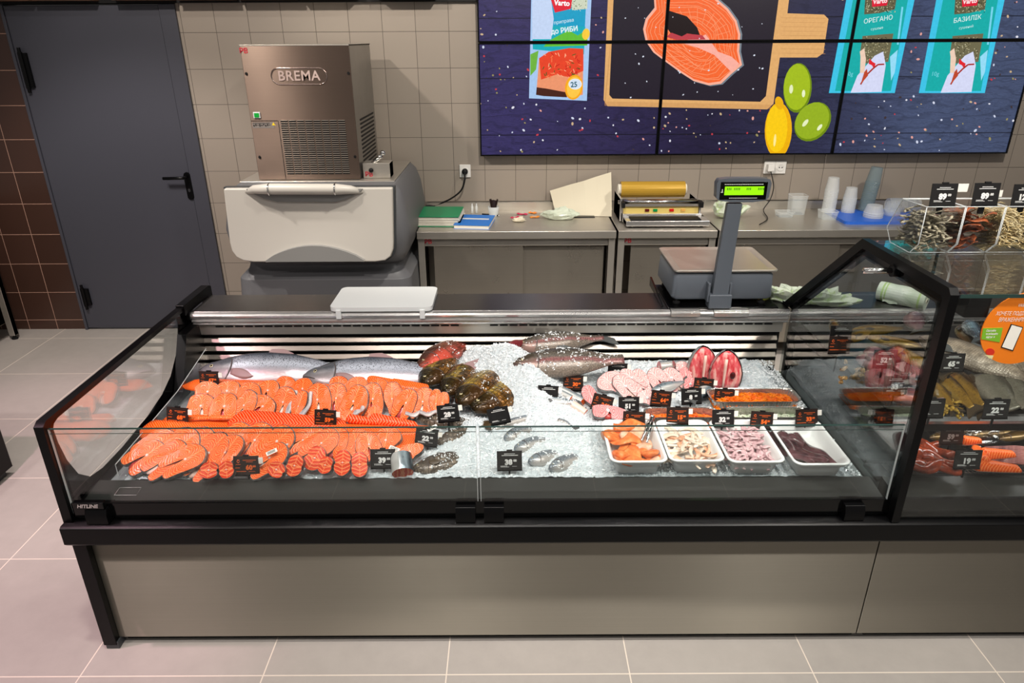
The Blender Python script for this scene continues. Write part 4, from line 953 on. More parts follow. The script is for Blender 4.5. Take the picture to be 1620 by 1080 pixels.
MAT['bluefish'] = skin('silver_blue_fish', (40, 56, 70), (170, 196, 214), (206, 214, 216), 0, 120, (90, 110, 124), metal=.5, rough=.2)
MAT['purple'] = skin('purple_fish', (70, 44, 50), (150, 104, 112), (182, 138, 140), .3, 0, metal=.2, rough=.25)
MAT['fin'] = M_('fin_grey', (78, 80, 80), .35, .1); MAT['finp'] = M_('fin_pink', (146, 118, 118), .35); MAT['finb'] = M_('fin_brown', (66, 52, 34), .35)
MAT['eye'] = M_('eye_ring', (190, 180, 140), .15, .3); MAT['pupil'] = M_('pupil', (6, 6, 8), .05)
MAT['crease'] = M_('skin_crease', (74, 64, 62), .5)
t = NT('steak_skin'); v = t.coord('Object'); n = t.noise(v, 60, 4, .7); t.set(Base_Color=t.ramp(n, [(.35, lin((52, 54, 58))), (.62, lin((150, 148, 146)))]), Roughness=.25, Metallic=.3); MAT['sskin'] = t.mat
MAT['membrane'] = M_('pale_membrane', (236, 196, 182), .3)
MAT['bloodred'] = M_('belly_lining_red', (176, 60, 56), .2); MAT['bone'] = M_('backbone', (238, 206, 196), .35)
# crushed ice
t = NT('crushed_ice'); v = t.coord('Object'); n = t.noise(v, 30, 6, .7); n2 = t.noise(v, 120, 4, .7)
t.set(Base_Color=t.ramp(n, [(.25, lin((200, 214, 220))), (.7, lin((240, 247, 250)))]), Roughness=.16); t.b.inputs['Specular IOR Level'].default_value = .7
t.b.inputs['Subsurface Weight'].default_value = .0
t.bump(t.math('ADD', n, t.math('MULTIPLY', n2, .6)), .9, .012); MAT['ice'] = t.mat
t = NT('ice_chips'); t.set(Base_Color=lin((244, 249, 251)), Roughness=.15, Alpha=.88); t.b.inputs['Specular IOR Level'].default_value = .9; MAT['chip'] = t.mat

# ================================================================ ICE BED
ICE0, ICE1, ICF, ICB = -1.285, 1.125, 1.914, 2.742
def sm(x): x = max(0., min(1., x)); return x * x * (3 - 2 * x)
def bumpf(x, y, cx, cy, rx, ry, h, rot=0):
    dx, dy = x - cx, y - cy; c, s = math.cos(rot), math.sin(rot); a = (dx * c + dy * s) / rx; b_ = (-dx * s + dy * c) / ry; q = a * a + b_ * b_
    return h * math.exp(-q * 1.4)
def base_ice(x, y):
    z = .584 + .030 * (y - ICF) / (ICB - ICF)
    z += bumpf(x, y, -.06, 2.58, .20, .16, .062) + bumpf(x, y, .02, 2.42, .20, .14, .045) + bumpf(x, y, .42, 2.52, .20, .12, .03) + bumpf(x, y, -.20, 2.12, .12, .16, .02) + bumpf(x, y, .66, 2.62, .16, .08, .025)
    z += bumpf(x, y, .12, 2.10, .22, .12, .012) + bumpf(x, y, .98, 2.60, .12, .14, .015)
    return z
COVER = [(-.07, 2.63, .13, .10, .062), (.03, 2.53, .13, .11, .085), (.09, 2.40, .12, .10, .085), (-.16, 2.71, .08, .06, .06), (.10, 2.28, .08, .06, .03), (.40, 2.62, .06, .04, .05), (.20, 2.47, .14, .04, .03), (.10, 2.76, .10, .03, .03), (.13, 2.20, .07, .05, .012), (.10, 2.05, .05, .04, .02), (.17, 1.99, .045, .035, .02), (.03, 2.13, .05, .04, .02), (.22, 2.30, .08, .05, .02), (-.16, 2.05, .06, .07, .025), (-.14, 2.20, .07, .06, .03), (.44, 2.45, .07, .05, .015)]
def icez(x, y):
    z = base_ice(x, y); amp = .0065 if x > -.33 else .004
    z += amp * noise.noise((x * 22, y * 22, 0)) + amp * .9 * noise.noise((x * 60, y * 60, 3)) + amp * .5 * noise.noise((x * 140, y * 140, 5))
    if x > .30 and y < 2.2: z = base_ice(x, y) + .003 * noise.noise((x * 60, y * 60, 3))
    for cx, cy, rx, ry, h in COVER: z += bumpf(x, y, cx, cy, rx, ry, h)
    return z
NXI, NYI = 420, 150
b = MB()
def icf(u, v):
    y = ICF + (ICB - ICF) * v; xl = ICE0 + .01 * noise.noise((y * 20, 0, 0)) - .04 * v * 0; xr = ICE1 + (.02 + .02 * (1 - v)) * noise.noise((y * 25, 4, 0)) + .0 * v
    x = xl + (xr - xl) * u; e = min(1, min(u * 40, (1 - u) * 30)); z = icez(x, y)
    return (x, y, .566 + (z - .566) * sm(e))
b.grid(icf, NXI, NYI)
b.add([(ICE0, ICF, .566), (ICE1, ICF, .566)] , [], 0)
ice = b.build('crushed_ice', MAT['ice'], origin=(0, 2.3, .57), smooth=False); tag(ice, 'bed of white crushed ice filling the display under all the fish', 'ice', kind='stuff')
ri = random.Random(11); b = MB()
def chip(x, y, z, s):
    R = Matrix.Rotation(ri.random() * 6.28, 3, Vector((ri.gauss(0, 1), ri.gauss(0, 1), ri.gauss(0, 1))).normalized())
    sx, sy, sz = s * ri.uniform(.6, 1.5), s * ri.uniform(.5, 1.1), s * ri.uniform(.25, .7)
    base = [(1, 0, 0), (0, 1, 0), (-1, 0.1, 0), (0, -1, 0), (.1, .1, 1), (-.1, .1, -1)]
    vs = [(R @ Vector((p[0] * sx * ri.uniform(.7, 1.2), p[1] * sy * ri.uniform(.7, 1.2), p[2] * sz))) + Vector((x, y, z)) for p in base]
    b.add(vs, [(0, 1, 4), (1, 2, 4), (2, 3, 4), (3, 0, 4), (1, 0, 5), (2, 1, 5), (3, 2, 5), (0, 3, 5)])
for k in range(21000):
    x = ri.uniform(-.34, ICE1 - .01) if ri.random() < .86 else ri.uniform(ICE0 + .01, -.34); y = ri.uniform(ICF + .006, ICB - .005)
    chip(x, y, icez(x, y) + .001, ri.uniform(.0022, .0060) * (1 if x > -.34 else .8))
for k in range(500):
    x = -.06 + ri.gauss(0, .11); y = 2.58 + ri.gauss(0, .07)
    if y < ICB: chip(x, y, icez(x, y) + .004, ri.uniform(.003, .008))
for k in range(260): chip(ICE1 + ri.uniform(-.02, .012), ri.uniform(ICF, ICB), .578 + ri.uniform(0, .015), ri.uniform(.003, .007))
chips = b.build('ice_chips', MAT['chip'], origin=(0, 2.3, .6)); tag(chips, 'loose glassy ice chips scattered over the ice bed', 'ice', kind='stuff')
def surf(px, py, h=0.0, base=base_ice):
    z = .6
    for _ in range(8):
        p = at(px, py, Z=z + h); z = base(p.x, p.y)
    return Vector((p.x, p.y, z))

# ================================================================ FISH BUILDER
def fish(name, label, cat, loc, rz, L, H, W, mat, roll=0, bend=0, pitch=0, group=None, fins='finp', eye=1, tail=True, headf=1.0, mouth=True, pec=True, dors=True, parent_z=0, cutoff=1.0, smp='salmon', gape=0):
    t_ = thing(name, label, cat, tuple(loc), group=group); t_.rotation_mode = 'QUATERNION'
    t_.rotation_quaternion = (Matrix.Rotation(rz, 4, 'Z') @ Matrix.Rotation(pitch, 4, 'Y') @ Matrix.Rotation(roll, 4, 'X')).to_quaternion()
    P = {'salmon': [(0, .10), (.03, .30), (.08, .50), (.16, .74), (.28, .94), (.42, 1), (.58, .90), (.72, .66), (.84, .42), (.92, .32), (1, .34)],
         'carp': [(0, .16), (.04, .40), (.10, .62), (.18, .82), (.28, .98), (.40, 1), (.55, .92), (.70, .70), (.82, .46), (.91, .36), (1, .38)],
         'flat': [(0, .10), (.06, .42), (.15, .75), (.28, .96), (.42, 1), (.58, .92), (.74, .62), (.86, .32), (.93, .22), (1, .26)]}[smp]
    def ip(t):
        for (a, x), (c, y) in zip(P, P[1:]):
            if t <= c: q = (t - a) / (c - a); q = q * q * (3 - 2 * q) if 0 else q; return x + (y - x) * q
        return P[-1][1]
    LB = L * .88 * cutoff; n = 30; m = 20
    def ctr(t): return Vector((t * LB, bend * math.sin(PI * t * .9), 0))
    rings = []
    for i in range(n + 1):
        t = i / n; tt = t * cutoff; h = H * ip(tt); w = W * (ip(tt) ** .8) * (1 - .55 * max(0, tt - .6) / .4)
        c = ctr(t); rings.append([(c.x, c.y + h / 2 * math.cos(2 * PI * k / m) + (H * .03 if tt < .1 else 0), max(.0, W / 2 + w / 2 * math.sin(2 * PI * k / m))) for k in range(m)])
    b = MB(); b.loft(rings); part(b, 'body', [mat], t_, smooth=True)
    def top(t, yf, lift=.0006):
        tt = t * cutoff; h = H * ip(tt); w = W * (ip(tt) ** .8) * (1 - .55 * max(0, tt - .6) / .4); c = ctr(t)
        return (c.x, c.y + yf * h / 2, W / 2 + w / 2 * math.sqrt(max(0, 1 - yf * yf)) + lift)
    fm = MAT[fins]
    if tail and cutoff > .95:
        e = ctr(1); tl = L * .13; hh = H * .17; sp = H * (.46 if smp != 'flat' else .3)
        pts = [(e.x - .01, e.y - hh), (e.x + tl * .5, e.y - sp * .8), (e.x + tl, e.y - sp), (e.x + tl * .72, e.y), (e.x + tl, e.y + sp), (e.x + tl * .5, e.y + sp * .8), (e.x - .01, e.y + hh)]
        b = MB(); b.prism(pts, W / 2 - .003, W / 2 + .003, 'z'); part(b, 'tail_fin', fm, t_, bevel=.0015)
    if dors:
        a, c_, hgt = (.40, .56, H * .16) if smp == 'salmon' else (.36, .72, H * .14); pts = []
        for k in range(6): q = top(a + (c_ - a) * k / 5, .93); pts.append((q[0], q[1]))
        pts += [(pts[-1][0] + .01 * L, pts[-1][1] + hgt * .35), (pts[2][0] + .03 * L, pts[2][1] + hgt), (pts[0][0] + .02 * L, pts[0][1] + hgt * .9)]
        b = MB(); b.prism(pts, W / 2 - .002, W / 2 + .003, 'z'); part(b, 'dorsal_fin', fm, t_, bevel=.001)
    if pec:
        def pf(u, v):
            t = .225 + .15 * u; y = -.30 - .28 * u + (v - .5) * (.20 + .30 * math.sin(PI * min(1, u * .75 + .1))) * (1.02 - u ** 4)
            return top(t, max(-.93, y), .0012 + .006 * u)
        b = MB(); b.grid(pf, 8, 4); part(b, 'pectoral_fin', fm, t_, solid=.001, smooth=True)
    if cutoff > .5:
        # gill cover edge and mouth line
        b = MB(); b.tube([top(.20 - .045 * abs(yf) ** 2 + .02, yf, .0004) for yf in [-.85 + 1.6 * k / 10 for k in range(11)]], [.0008 + .0016 * math.sin(PI * k / 10) * (L / .5) for k in range(11)], 5)
        part(b, 'gill_cover', MAT['crease'], t_, smooth=True)
        if mouth:
            b = MB(); b.tube([top(.002 + .085 * k / 5, -.12 - .07 * k, .0002) for k in range(6)], .0014 * (L / .5), 5); part(b, 'mouth', MAT['crease'], t_, smooth=True)
        if eye:
            q = top(.085 * headf, .30, 0); r = H * .055
            b = MB(); b.ball((q[0], q[1], q[2] - r * .35), r, (1, 1, .55), m=0); b.ball((q[0], q[1], q[2] - r * .02), r * .55, (1, 1, .5), m=1); part(b, 'eye', [MAT['eye'], MAT['pupil']], t_, smooth=True)
    else: pass
    return t_
def fish_at(name, label, cat, hpx, tpx, L, H, W, mat, lift=0.0, zb=None, **k):
    f = zb or base_ice
    h = surf(*hpx, 0, f) if zb is None else at(*hpx, Z=zb); tl = surf(*tpx, 0, f) if zb is None else at(*tpx, Z=zb)
    d = tl - h; rz = math.atan2(d.y, d.x); return fish(name, label, cat, (h.x, h.y, h.z + lift), rz, L, H, W, mat, **k)

# ================================================================ WHOLE FISH ON THE ICE
GW = 'whole silver salmon at the back'
fish_at('whole_salmon', 'whole silver salmon at the back left, its head behind the tag priced 67', 'fish', (322, 600), (530, 602), .74, .175, .085, MAT['salmon'], .008, roll=.55, fins='finp', group=GW, bend=.01)
fish_at('whole_salmon', 'whole silver salmon on the right, its tail end by the red mouthed carp', 'fish', (484, 611), (690, 606), .70, .170, .085, MAT['salmon'], .014, roll=.55, fins='finp', group=GW, bend=.01)
GC = 'carp heads sticking out of the ice mound'
fish_at('carp', 'reddish brown carp with a coral red throat, leftmost and rearmost of the carp heads', 'fish', (664, 608), (722, 566), .44, .13, .08, MAT['carp_red'], .035, roll=.2, pitch=.02, fins='finb', smp='carp', group=GC, pec=False, dors=False)
fish_at('carp', 'golden scaled carp just right of the red throated one', 'fish', (677, 630), (718, 566), .42, .15, .08, MAT['carp'], .02, roll=-.1, pitch=.04, fins='finb', smp='carp', group=GC, pec=False, dors=False)
fish_at('carp', 'slim dark carp in the middle of the row, its head above the tag priced 28', 'fish', (706, 646), (752, 572), .42, .13, .08, MAT['carp'], .02, roll=.1, pitch=.05, fins='finb', smp='carp', group=GC, pec=False, dors=False)
fish_at('carp', 'large dark headed golden carp between the slim one and the front right one', 'fish', (732, 664), (784, 584), .46, .16, .09, MAT['carp'], .02, roll=-.1, pitch=.05, fins='finb', smp='carp', group=GC, pec=False, dors=False)
fish_at('carp', 'frontmost right golden carp with the clearest scales, beside a snowed over tag', 'fish', (750, 668), (806, 598), .44, .165, .09, MAT['carp'], .006, roll=.15, pitch=.08, fins='finb', smp='carp', group=GC, pec=False, dors=False)
GG = 'large grey fish lying at the back'
fish_at('grey_fish', 'speckled grey fish at the very back with its whole tail showing', 'fish', (815, 572), (975, 562), .44, .105, .07, MAT['grey'], .045, roll=.5, fins='fin', group=GG, pec=False)
fish_at('grey_fish', 'speckled grey fish with a pink flank lying in front of the rearmost grey fish', 'fish', (811, 598), (975, 600), .50, .135, .08, MAT['grey'], .03, roll=.5, fins='fin', group=GG, tail=False, pec=False)
t_ = fish_at('red_fish', 'dark red fish snout poking from the ice left of the grey fish', 'fish', (792, 578), (840, 570), .2, .05, .05, M_('dark_red_flesh', (110, 30, 36), .25), .03, pec=False, dors=False, tail=False, mouth=False)
# small trout half sunk in the ice
GT = 'small trout heads in the front ice'
for hp, tp, L, lb in (((795, 700), (840, 676), .20, 'small trout head at the upper left of the trout group in the front ice'), ((811, 716), (870, 688), .22, 'small trout right behind the tag priced 38'),
                      ((833, 737), (875, 716), .20, 'small silver trout just right of the tag priced 38'), ((866, 748), (905, 722), .22, 'darker trout head, rightmost and nearest the glass of the small trout')):
    fish_at('trout', lb, 'fish', hp, tp, L, .062, .05, MAT['trout'], -.008, roll=.25, pitch=.16, fins='fin', group=GT, pec=False, dors=False)
fish_at('slender_fish', 'long slender grey fish half buried left of centre, just above the glass edge', 'fish', (775, 683), (885, 655), .34, .035, .04, MAT['trout'], -.018, bend=.02, roll=0, fins='fin', pec=False)
fish_at('herring', 'round backed silver herring emerging from ice under the dark blank looking tag', 'fish', (850, 638), (915, 645), .17, .055, .045, MAT['mackerel'], -.012, fins='fin', roll=.3)
for k, (hp, tp, lb) in enumerate((((889, 652), (912, 650), 'bit of dark fish back showing in the ice left of the raw pink fillet'), ((878, 664), (896, 672), 'bit of dark fish back in the ice below the mackerel pieces'), ((820, 662), (850, 655), 'bit of dark fish back in the ice right of the front carp'))):
    fish_at('buried_fish', lb, 'fish', hp, tp, .10, .03, .03, MAT['trout'], -.016, pec=False, fins='fin')
# sturgeon-like dark fish under ice, front middle
fish_at('dark_fish', 'dark brown fish half under ice behind the tag priced 22', 'fish', (655, 668), (735, 672), .30, .075, .055, MAT['sturgeon'], -.004, bend=-.01, fins='finb', pec=False)
fish_at('dark_fish', 'dark pointed fish half sunk in the front ice right of the silver salmon chunk', 'fish', (653, 746), (740, 716), .27, .085, .05, MAT['sturgeon'], -.018, roll=.1, fins='finb')
fish_at('dark_fish', 'dark fish showing through the ice between the other two dark fish', 'fish', (690, 706), (752, 676), .22, .06, .05, MAT['sturgeon'], -.018, fins='finb', pec=False)

# ================================================================ STEAKS
HS = [(0, .5), (.2, .475), (.37, .36), (.475, .16), (.5, -.06), (.46, -.27), (.38, -.42), (.27, -.5), (.14, -.48), (.09, -.38), (.065, -.24), (.04, -.08), (0, -.02)]
TL = [(0, .5), (.22, .45), (.40, .30), (.46, .12), (.42, 0), (.47, -.12), (.42, -.30), (.25, -.44), (0, -.5)]
TD = [(0, .5), (.25, .46), (.44, .28), (.48, .08), (.38, -.12), (.22, -.28), (.14, -.42), (.0, -.5)]
LF = [(0, .5), (.25, .44), (.42, .28), (.46, .05), (.42, -.2), (.36, -.42), (.28, -.5), (.12, -.48), (.06, -.30), (.03, -.1), (0, .02)]
def smooth_outline(half, asym=0.):
    pts = half + [(-x, y) for x, y in reversed(half[1:-1])] if half[-1][0] == 0 and half[0][0] == 0 else half
    out = []; n = len(pts)
    for i in range(n):
        p0, p1, p2, p3 = [Vector(pts[(i + d) % n] + (0,)) for d in (-1, 0, 1, 2)]
        for u in (0, .33, .67): out.append(.5 * ((2 * p1) + (p2 - p0) * u + (2 * p0 - 5 * p1 + 4 * p2 - p3) * u * u + (3 * p1 - p0 - 3 * p2 + p3) * u ** 3))
    return [(v.x, v.y) for v in out]
def steak(name, label, loc, w, h, th, lean, roll, kind, mat, group, yaw=0, skinmat='sskin', seed=0):
    t_ = thing(name, label, 'fish steak', tuple(loc), group=group); t_.rotation_mode = 'QUATERNION'
    t_.rotation_quaternion = (Matrix.Rotation(yaw, 4, 'Z') @ Matrix.Rotation(lean, 4, 'X') @ Matrix.Rotation(roll, 4, 'Z')).to_quaternion()
    half = {'h': HS, 't': TL, 'd': TD, 'l': LF}[kind]; r_ = random.Random(seed)
    half = [(x * (1 + r_.uniform(-.05, .05)), y) for x, y in half]
    o = smooth_outline(half); o = [(x * w + .06 * w * math.sin(y * 3 + seed) * (1 if kind != 't' else 0), y * h) for x, y in o]; n = len(o)
    def ring(sc, z, inset=0): return [(x * sc, y * sc, z + .0025 * noise.noise((x * 40, y * 40, seed))) for x, y in o]
    b = MB(); r0, r1, r2 = ring(.93, 0), ring(1, th * .2), ring(1, th * .85); r3 = ring(.955, th)
    b.loft([r0, r1, r2, r3], 1, cap=False)
    k0 = len(b.v); b.add(r3, [tuple(range(n))], 0); b.add(r0, [tuple(range(n))[::-1]], 0)
    part(b, 'flesh', [mat, MAT[skinmat]], t_, smooth=False)
    if kind in 'hl':
        b = MB(); b.lathe([(.13 * w, th * .25), (.13 * w, th * .62), (.09 * w, th * .72)], (0, 0, 0), 14); b.v = [(x + .06 * w * math.sin(seed) * .3, y * 1.6 * h / w - .25 * h, z) for x, y, z in b.v]; part(b, 'belly_lining', MAT['membrane' if seed % 2 else 'bloodred'], t_, smooth=True)
    b = MB(); r = w * .045; cy = .05 * h if kind in 'hl' else 0; b.lathe([(r, th * .9), (r * .9, th + .0015), (r * .3, th + .002)], (0, cy, 0), 10); part(b, 'backbone', MAT['bone'], t_, smooth=True)
    return t_
ordn = ['leftmost', 'second from the left', 'third from the left', 'fourth from the left', 'fifth from the left', 'sixth from the left', 'seventh from the left', 'eighth from the left', 'ninth from the left', 'tenth from the left', 'eleventh from the left', 'twelfth from the left', 'thirteenth from the left', 'fourteenth from the left', 'fifteenth from the left', 'sixteenth from the left', 'seventeenth from the left', 'eighteenth from the left', 'nineteenth from the left', 'twentieth from the left', 'twenty-first from the left', 'twenty-second from the left', 'twenty-third from the left', 'twenty-fourth from the left']
kd = {'h': 'horseshoe shaped', 't': 'small oval tail end', 'd': 'teardrop shaped', 'l': 'long flapped'}
def rowof(lst, rowname, group, lean, Z0, th, scale):
    lst = sorted(lst, key=lambda a: a[0])
    for k, (px, py, w, h, roll, kind, m) in enumerate(lst):
        p = surf(px, py, Z0); d = (Vector((p.x, p.y, p.z + Z0)) - Vector((0, 0, CAM_H))).length; sc = d * .92 / FPX * scale
        W_, H_ = w * sc, h * sc
        sink = 0
        lab = '%s salmon steak, %s in the %s' % (kd[kind], ordn[k] if k < len(lst) - 1 else 'rightmost', rowname)
        yaw = .12 * math.sin(k * 2.1); off = .004 * (k % 3)
        steak('salmon_steak', lab, (p.x, p.y - off, p.z + Z0), W_, H_, th, lean, math.radians(roll), kind, MAT[m], group, yaw, seed=k * 3 + len(lst))
up_front = [(321, 646, 44, 42, 0, 'h', 'fs2'), (358, 646, 42, 46, 0, 'h', 'fs2'), (389, 644, 34, 56, -26, 'h', 'fs2'), (417, 646, 42, 38, -42, 'h', 'fs2'), (449, 640, 36, 56, -18, 'h', 'fs'), (476, 643, 24, 52, -12, 'd', 'fs'),
            (504, 637, 40, 60, 2, 'h', 'fs'), (533, 634, 36, 56, -8, 'h', 'fs'), (561, 638, 42, 62, -16, 'h', 'fs'), (591, 636, 38, 60, 0, 'h', 'fs'), (621, 632, 32, 56, 0, 'd', 'fs'), (643, 640, 36, 54, -26, 'h', 'fs'), (669, 640, 38, 54, -10, 'h', 'fs'), (690, 640, 22, 50, -8, 'd', 'fs'), (702, 638, 20, 38, 0, 'd', 'fs')]
rowof(up_front, 'upper front row', 'salmon steaks, front line of the upper row', math.radians(48), .045, .02, 1.08)
up_back = [(331, 624, 42, 36, -10, 'h', 'fs2'), (362, 622, 40, 36, 0, 'h', 'fs2'), (397, 624, 38, 38, -8, 'h', 'fs2'), (426, 622, 38, 38, 4, 'h', 'fs2'), (452, 616, 36, 40, -10, 'h', 'fs'), (482, 618, 36, 40, 6, 'h', 'fs'), (536, 616, 34, 40, 0, 'h', 'fs'), (567, 616, 38, 40, 0, 'h', 'fs'), (600, 618, 34, 40, 8, 'h', 'fs')]
rowof(up_back, 'upper back row', 'salmon steaks, back line of the upper row', math.radians(42), .04, .02, 1.08)
up_small = [(551, 659, 26, 22, -30, 't', 'fs'), (594, 655, 27, 28, 0, 't', 'fs')]
rowof(up_small, 'pair below the upper row', 'small salmon tail slices under the upper row', math.radians(46), .035, .016, 1.0)
lo_back = [(252, 712, 56, 62, -50, 'l', 'fs2'), (283, 712, 54, 70, -48, 'l', 'fs2'), (310, 706, 50, 66, -44, 'l', 'fs'), (372, 702, 48, 62, -30, 'h', 'fs2'), (404, 702, 46, 66, -30, 'h', 'fs'), (440, 702, 46, 60, -38, 'h', 'fs2'), (478, 702, 34, 74, -56, 'l', 'fs'), (508, 706, 40, 64, -48, 'l', 'fs'), (534, 702, 42, 50, -8, 'h', 'fs'), (566, 704, 40, 44, 20, 'h', 'fs'), (586, 708, 38, 50, 14, 'h', 'fs'), (613, 698, 44, 44, 0, 'd', 'fs')]
rowof(lo_back, 'lower rear row', 'salmon steaks, rear line of the lower row', math.radians(36), .04, .022, 1.12)
lo_front = [(234, 726, 48, 54, -46, 'l', 'fs2'), (266, 728, 42, 62, -50, 'l', 'fs'), (296, 730, 44, 62, -52, 'l', 'fs2'), (331, 724, 46, 76, -30, 'l', 'fs'), (358, 722, 40, 66, -30, 'l', 'fs'), (428, 728, 42, 62, -48, 'l', 'fs')]
rowof(lo_front, 'big front left group', 'big salmon slices at the front left', math.radians(34), .034, .022, 1.15)
lo_tail = [(336, 746, 30, 26, 0, 't', 'ft'), (363, 744, 24, 28, 10, 't', 'ft'), (444, 743, 30, 25, -24, 't', 'ft'), (470, 739, 28, 36, -14, 't', 'ft'), (501, 726, 32, 42, -30, 't', 'ft'), (520, 736, 25, 29, -10, 't', 'ft'), (545, 734, 29, 44, 0, 't', 'ft'), (571, 736, 29, 42, 2, 't', 'ft')]
rowof(lo_tail, 'line nearest the glass', 'salmon tail slices nearest the glass', math.radians(46), .034, .03, 1.02)

def fillet(name, label, loc, L, W, th, rz, mat, group=None, roll=0, pitch=0, bend=0, skinside=True, cat='fish fillet', taper=.5, smat='sskin'):
    t_ = thing(name, label, cat, tuple(loc), group=group); t_.rotation_mode = 'QUATERNION'
    t_.rotation_quaternion = (Matrix.Rotation(rz, 4, 'Z') @ Matrix.Rotation(pitch, 4, 'Y') @ Matrix.Rotation(roll, 4, 'X')).to_quaternion()
    rings = []; n = 26
    for i in range(n + 1):
        t = i / n; wf = W * (min(1, (t * 9) ** .5)) * (1 - taper * t ** 1.6) * min(1, ((1 - t) * 14) ** .5 + .05); thf = th * (min(1, t * 10 + .2)) * (1 - .5 * t) * min(1, (1 - t) * 10 + .15)
        x = (t - .5) * L; y0 = bend * math.sin(PI * t); w2 = wf / 2
        rings.append([(x, y0 - w2, thf * .15), (x, y0 - w2 * .92, thf * .6), (x, y0 - w2 * .5, thf * .9), (x, y0, thf), (x, y0 + w2 * .5, thf * .97), (x, y0 + w2 * .9, thf * .7), (x, y0 + w2, thf * .2), (x, y0 + w2 * .9, 0), (x, y0 - w2 * .9, 0)])
    b = MB(); b.loft(rings, 0)
    for i in range(len(b.f)):
        k = i % 9
        if k in (0, 5, 6, 7, 8) and i < n * 9: b.m[i] = 1 if k in (6, 7, 8) else 0
    part(b, 'flesh', [MAT[mat], MAT[smat]], t_, smooth=True); return t_
GF = 'salmon fillets between the two steak rows'
def fil(px, py, L, W, rz, lb, mat='ff', lift=.0, **k):
    p = surf(px, py, lift); return fillet('salmon_fillet', lb, (p.x, p.y, p.z + lift), L, W, .024, rz, mat, GF, **k)
fil(400, 611, .56, .09, .0, 'long salmon fillet lying between the whole salmon and the upper steaks, left one', lift=.03)
fil(560, 610, .34, .08, -.05, 'salmon fillet behind the upper steaks, under the belly of the right whole salmon', lift=.03)
p = surf(603, 607, .05); fillet('salmon_fillet', 'short salmon fillet block leaning up behind the upper steaks, left of the pair', (p.x, p.y, p.z + .05), .13, .06, .02, -.25, 'ff', GF, roll=.7, taper=.2)
p = surf(647, 613, .05); fillet('salmon_fillet', 'pointed salmon fillet block leaning up behind the upper steaks, right of the pair', (p.x, p.y, p.z + .05), .17, .06, .02, -.25, 'ff', GF, roll=.7, taper=.3)
fil(330, 666, .34, .07, -.03, 'pale salmon fillet under the tag priced 68', lift=.02)
fil(300, 684, .36, .10, -.05, 'salmon fillet at the left end just under the glass edge, thickest of the middle fillets', lift=.035, roll=.25)
fil(370, 682, .42, .11, -.03, 'salmon fillet left of centre under the striped bright fillet', lift=.02)
fil(455, 672, .44, .12, -.06, 'bright orange salmon fillet with bold white stripes in the middle', mat='ff2', lift=.04, roll=.30)
fil(520, 684, .44, .10, -.02, 'smooth salmon fillet in front of the boldly striped fillet', lift=.03)
fil(600, 684, .40, .10, .04, 'salmon fillet reaching to the tag priced 22', lift=.03)
fil(645, 700, .20, .12, .5, 'salmon fillet with cross hatched grain at the right end by the dark fish', mat='ff', lift=.02, taper=.2)
fil(575, 666, .13, .035, -.22, 'narrow salmon strip standing up under the upper steaks, left one', mat='ff2', lift=.05, roll=.6)
fil(622, 668, .19, .045, -.25, 'narrow salmon strip with a white seam under the upper steaks, right one', mat='ff2', lift=.05, roll=.6)
fil(455, 690, .3, .1, .0, 'salmon fillet hidden mostly under the lower steaks in the middle', lift=.01)
# pale belly strips
for px, py, L, rz, lb in ((410, 607, .20, .02, 'pink belly strip lying under the chin of the left whole salmon'), (315, 661, .1, .1, 'pink salmon scrap just right of the tag priced 68'), (360, 660, .14, .0, 'pink belly scrap under the leftmost upper steaks')):
    p = surf(px, py, .05); fillet('belly_strip', lb, (p.x, p.y, p.z + .045), L, .022, .014, rz, 'fs2', 'pink belly strips', smat='membrane')
# silver tail chunk and half slab at the right of the salmon
def chunk(name, label, cat, p, r, ln, axis_rz, pitch, mats, sq=1.0, group=None, rr=1.0):
    t_ = thing(name, label, cat, tuple(p), group=group); t_.rotation_mode = 'QUATERNION'
    t_.rotation_quaternion = (Matrix.Rotation(axis_rz, 4, 'Z') @ Matrix.Rotation(pitch, 4, 'Y')).to_quaternion()
    rings = []
    for i in range(7):
        t = i / 6; q = (1 if 0 < i < 6 else .97) * (1 + (rr - 1) * t); rings.append([(t * ln - ln / 2, r * q * sq * math.cos(2 * PI * k / 20), r * q * math.sin(2 * PI * k / 20)) for k in range(20)])
    b = MB(); b.loft(rings, 1, cap=False); part(b, 'skin', [mats[0], mats[1]], t_, smooth=True)
    b = MB(); b.add(rings[0], [tuple(range(20))[::-1]]); b.add([(x - .001, y * .3, z * .3) for x, y, z in rings[0]], [tuple(range(20))[::-1]], 1); part(b, 'cut_face', [mats[0], MAT['bone']], t_)
    b = MB(); b.add(rings[-1], [tuple(range(20))]); part(b, 'cut_face', mats[0], t_); return t_
p = surf(636, 736, .03); chunk('salmon_chunk', 'silver skinned salmon tail chunk standing by the tag priced 39', 'fish piece', (p.x, p.y, p.z + .034), .036, .065, -PI / 2 + .2, .5, [MAT['ft'], MAT['mackerel']])
p = surf(650, 722, .025); steak('salmon_slab', 'half salmon slab with dark skin leaning behind the silver tail chunk', (p.x, p.y, p.z + .03), .10, .062, .03, math.radians(35), math.radians(10), 'd', MAT['fs'], None, skinmat='sskin')
# mackerel and pale chunks
for (px, py), r, ln, rz, pt, lb in (((905, 628), .026, .10, -.7, .15, 'silver mackerel piece with an orange cut end, above the small pale piece'), ((893, 626), .022, .07, -.7, .1, 'short silver fish piece left of the mackerel piece'), ((916, 646), .018, .06, -.6, .3, 'small pale fish piece with an orange cut end under the mackerel piece')):
    p = surf(px, py, .02); chunk('fish_piece', lb, 'fish piece', (p.x, p.y, p.z + .018), r, ln, rz, pt, [MAT['fs'], MAT['mackerel'] if r > .02 else MAT['membrane']], rr=.85)
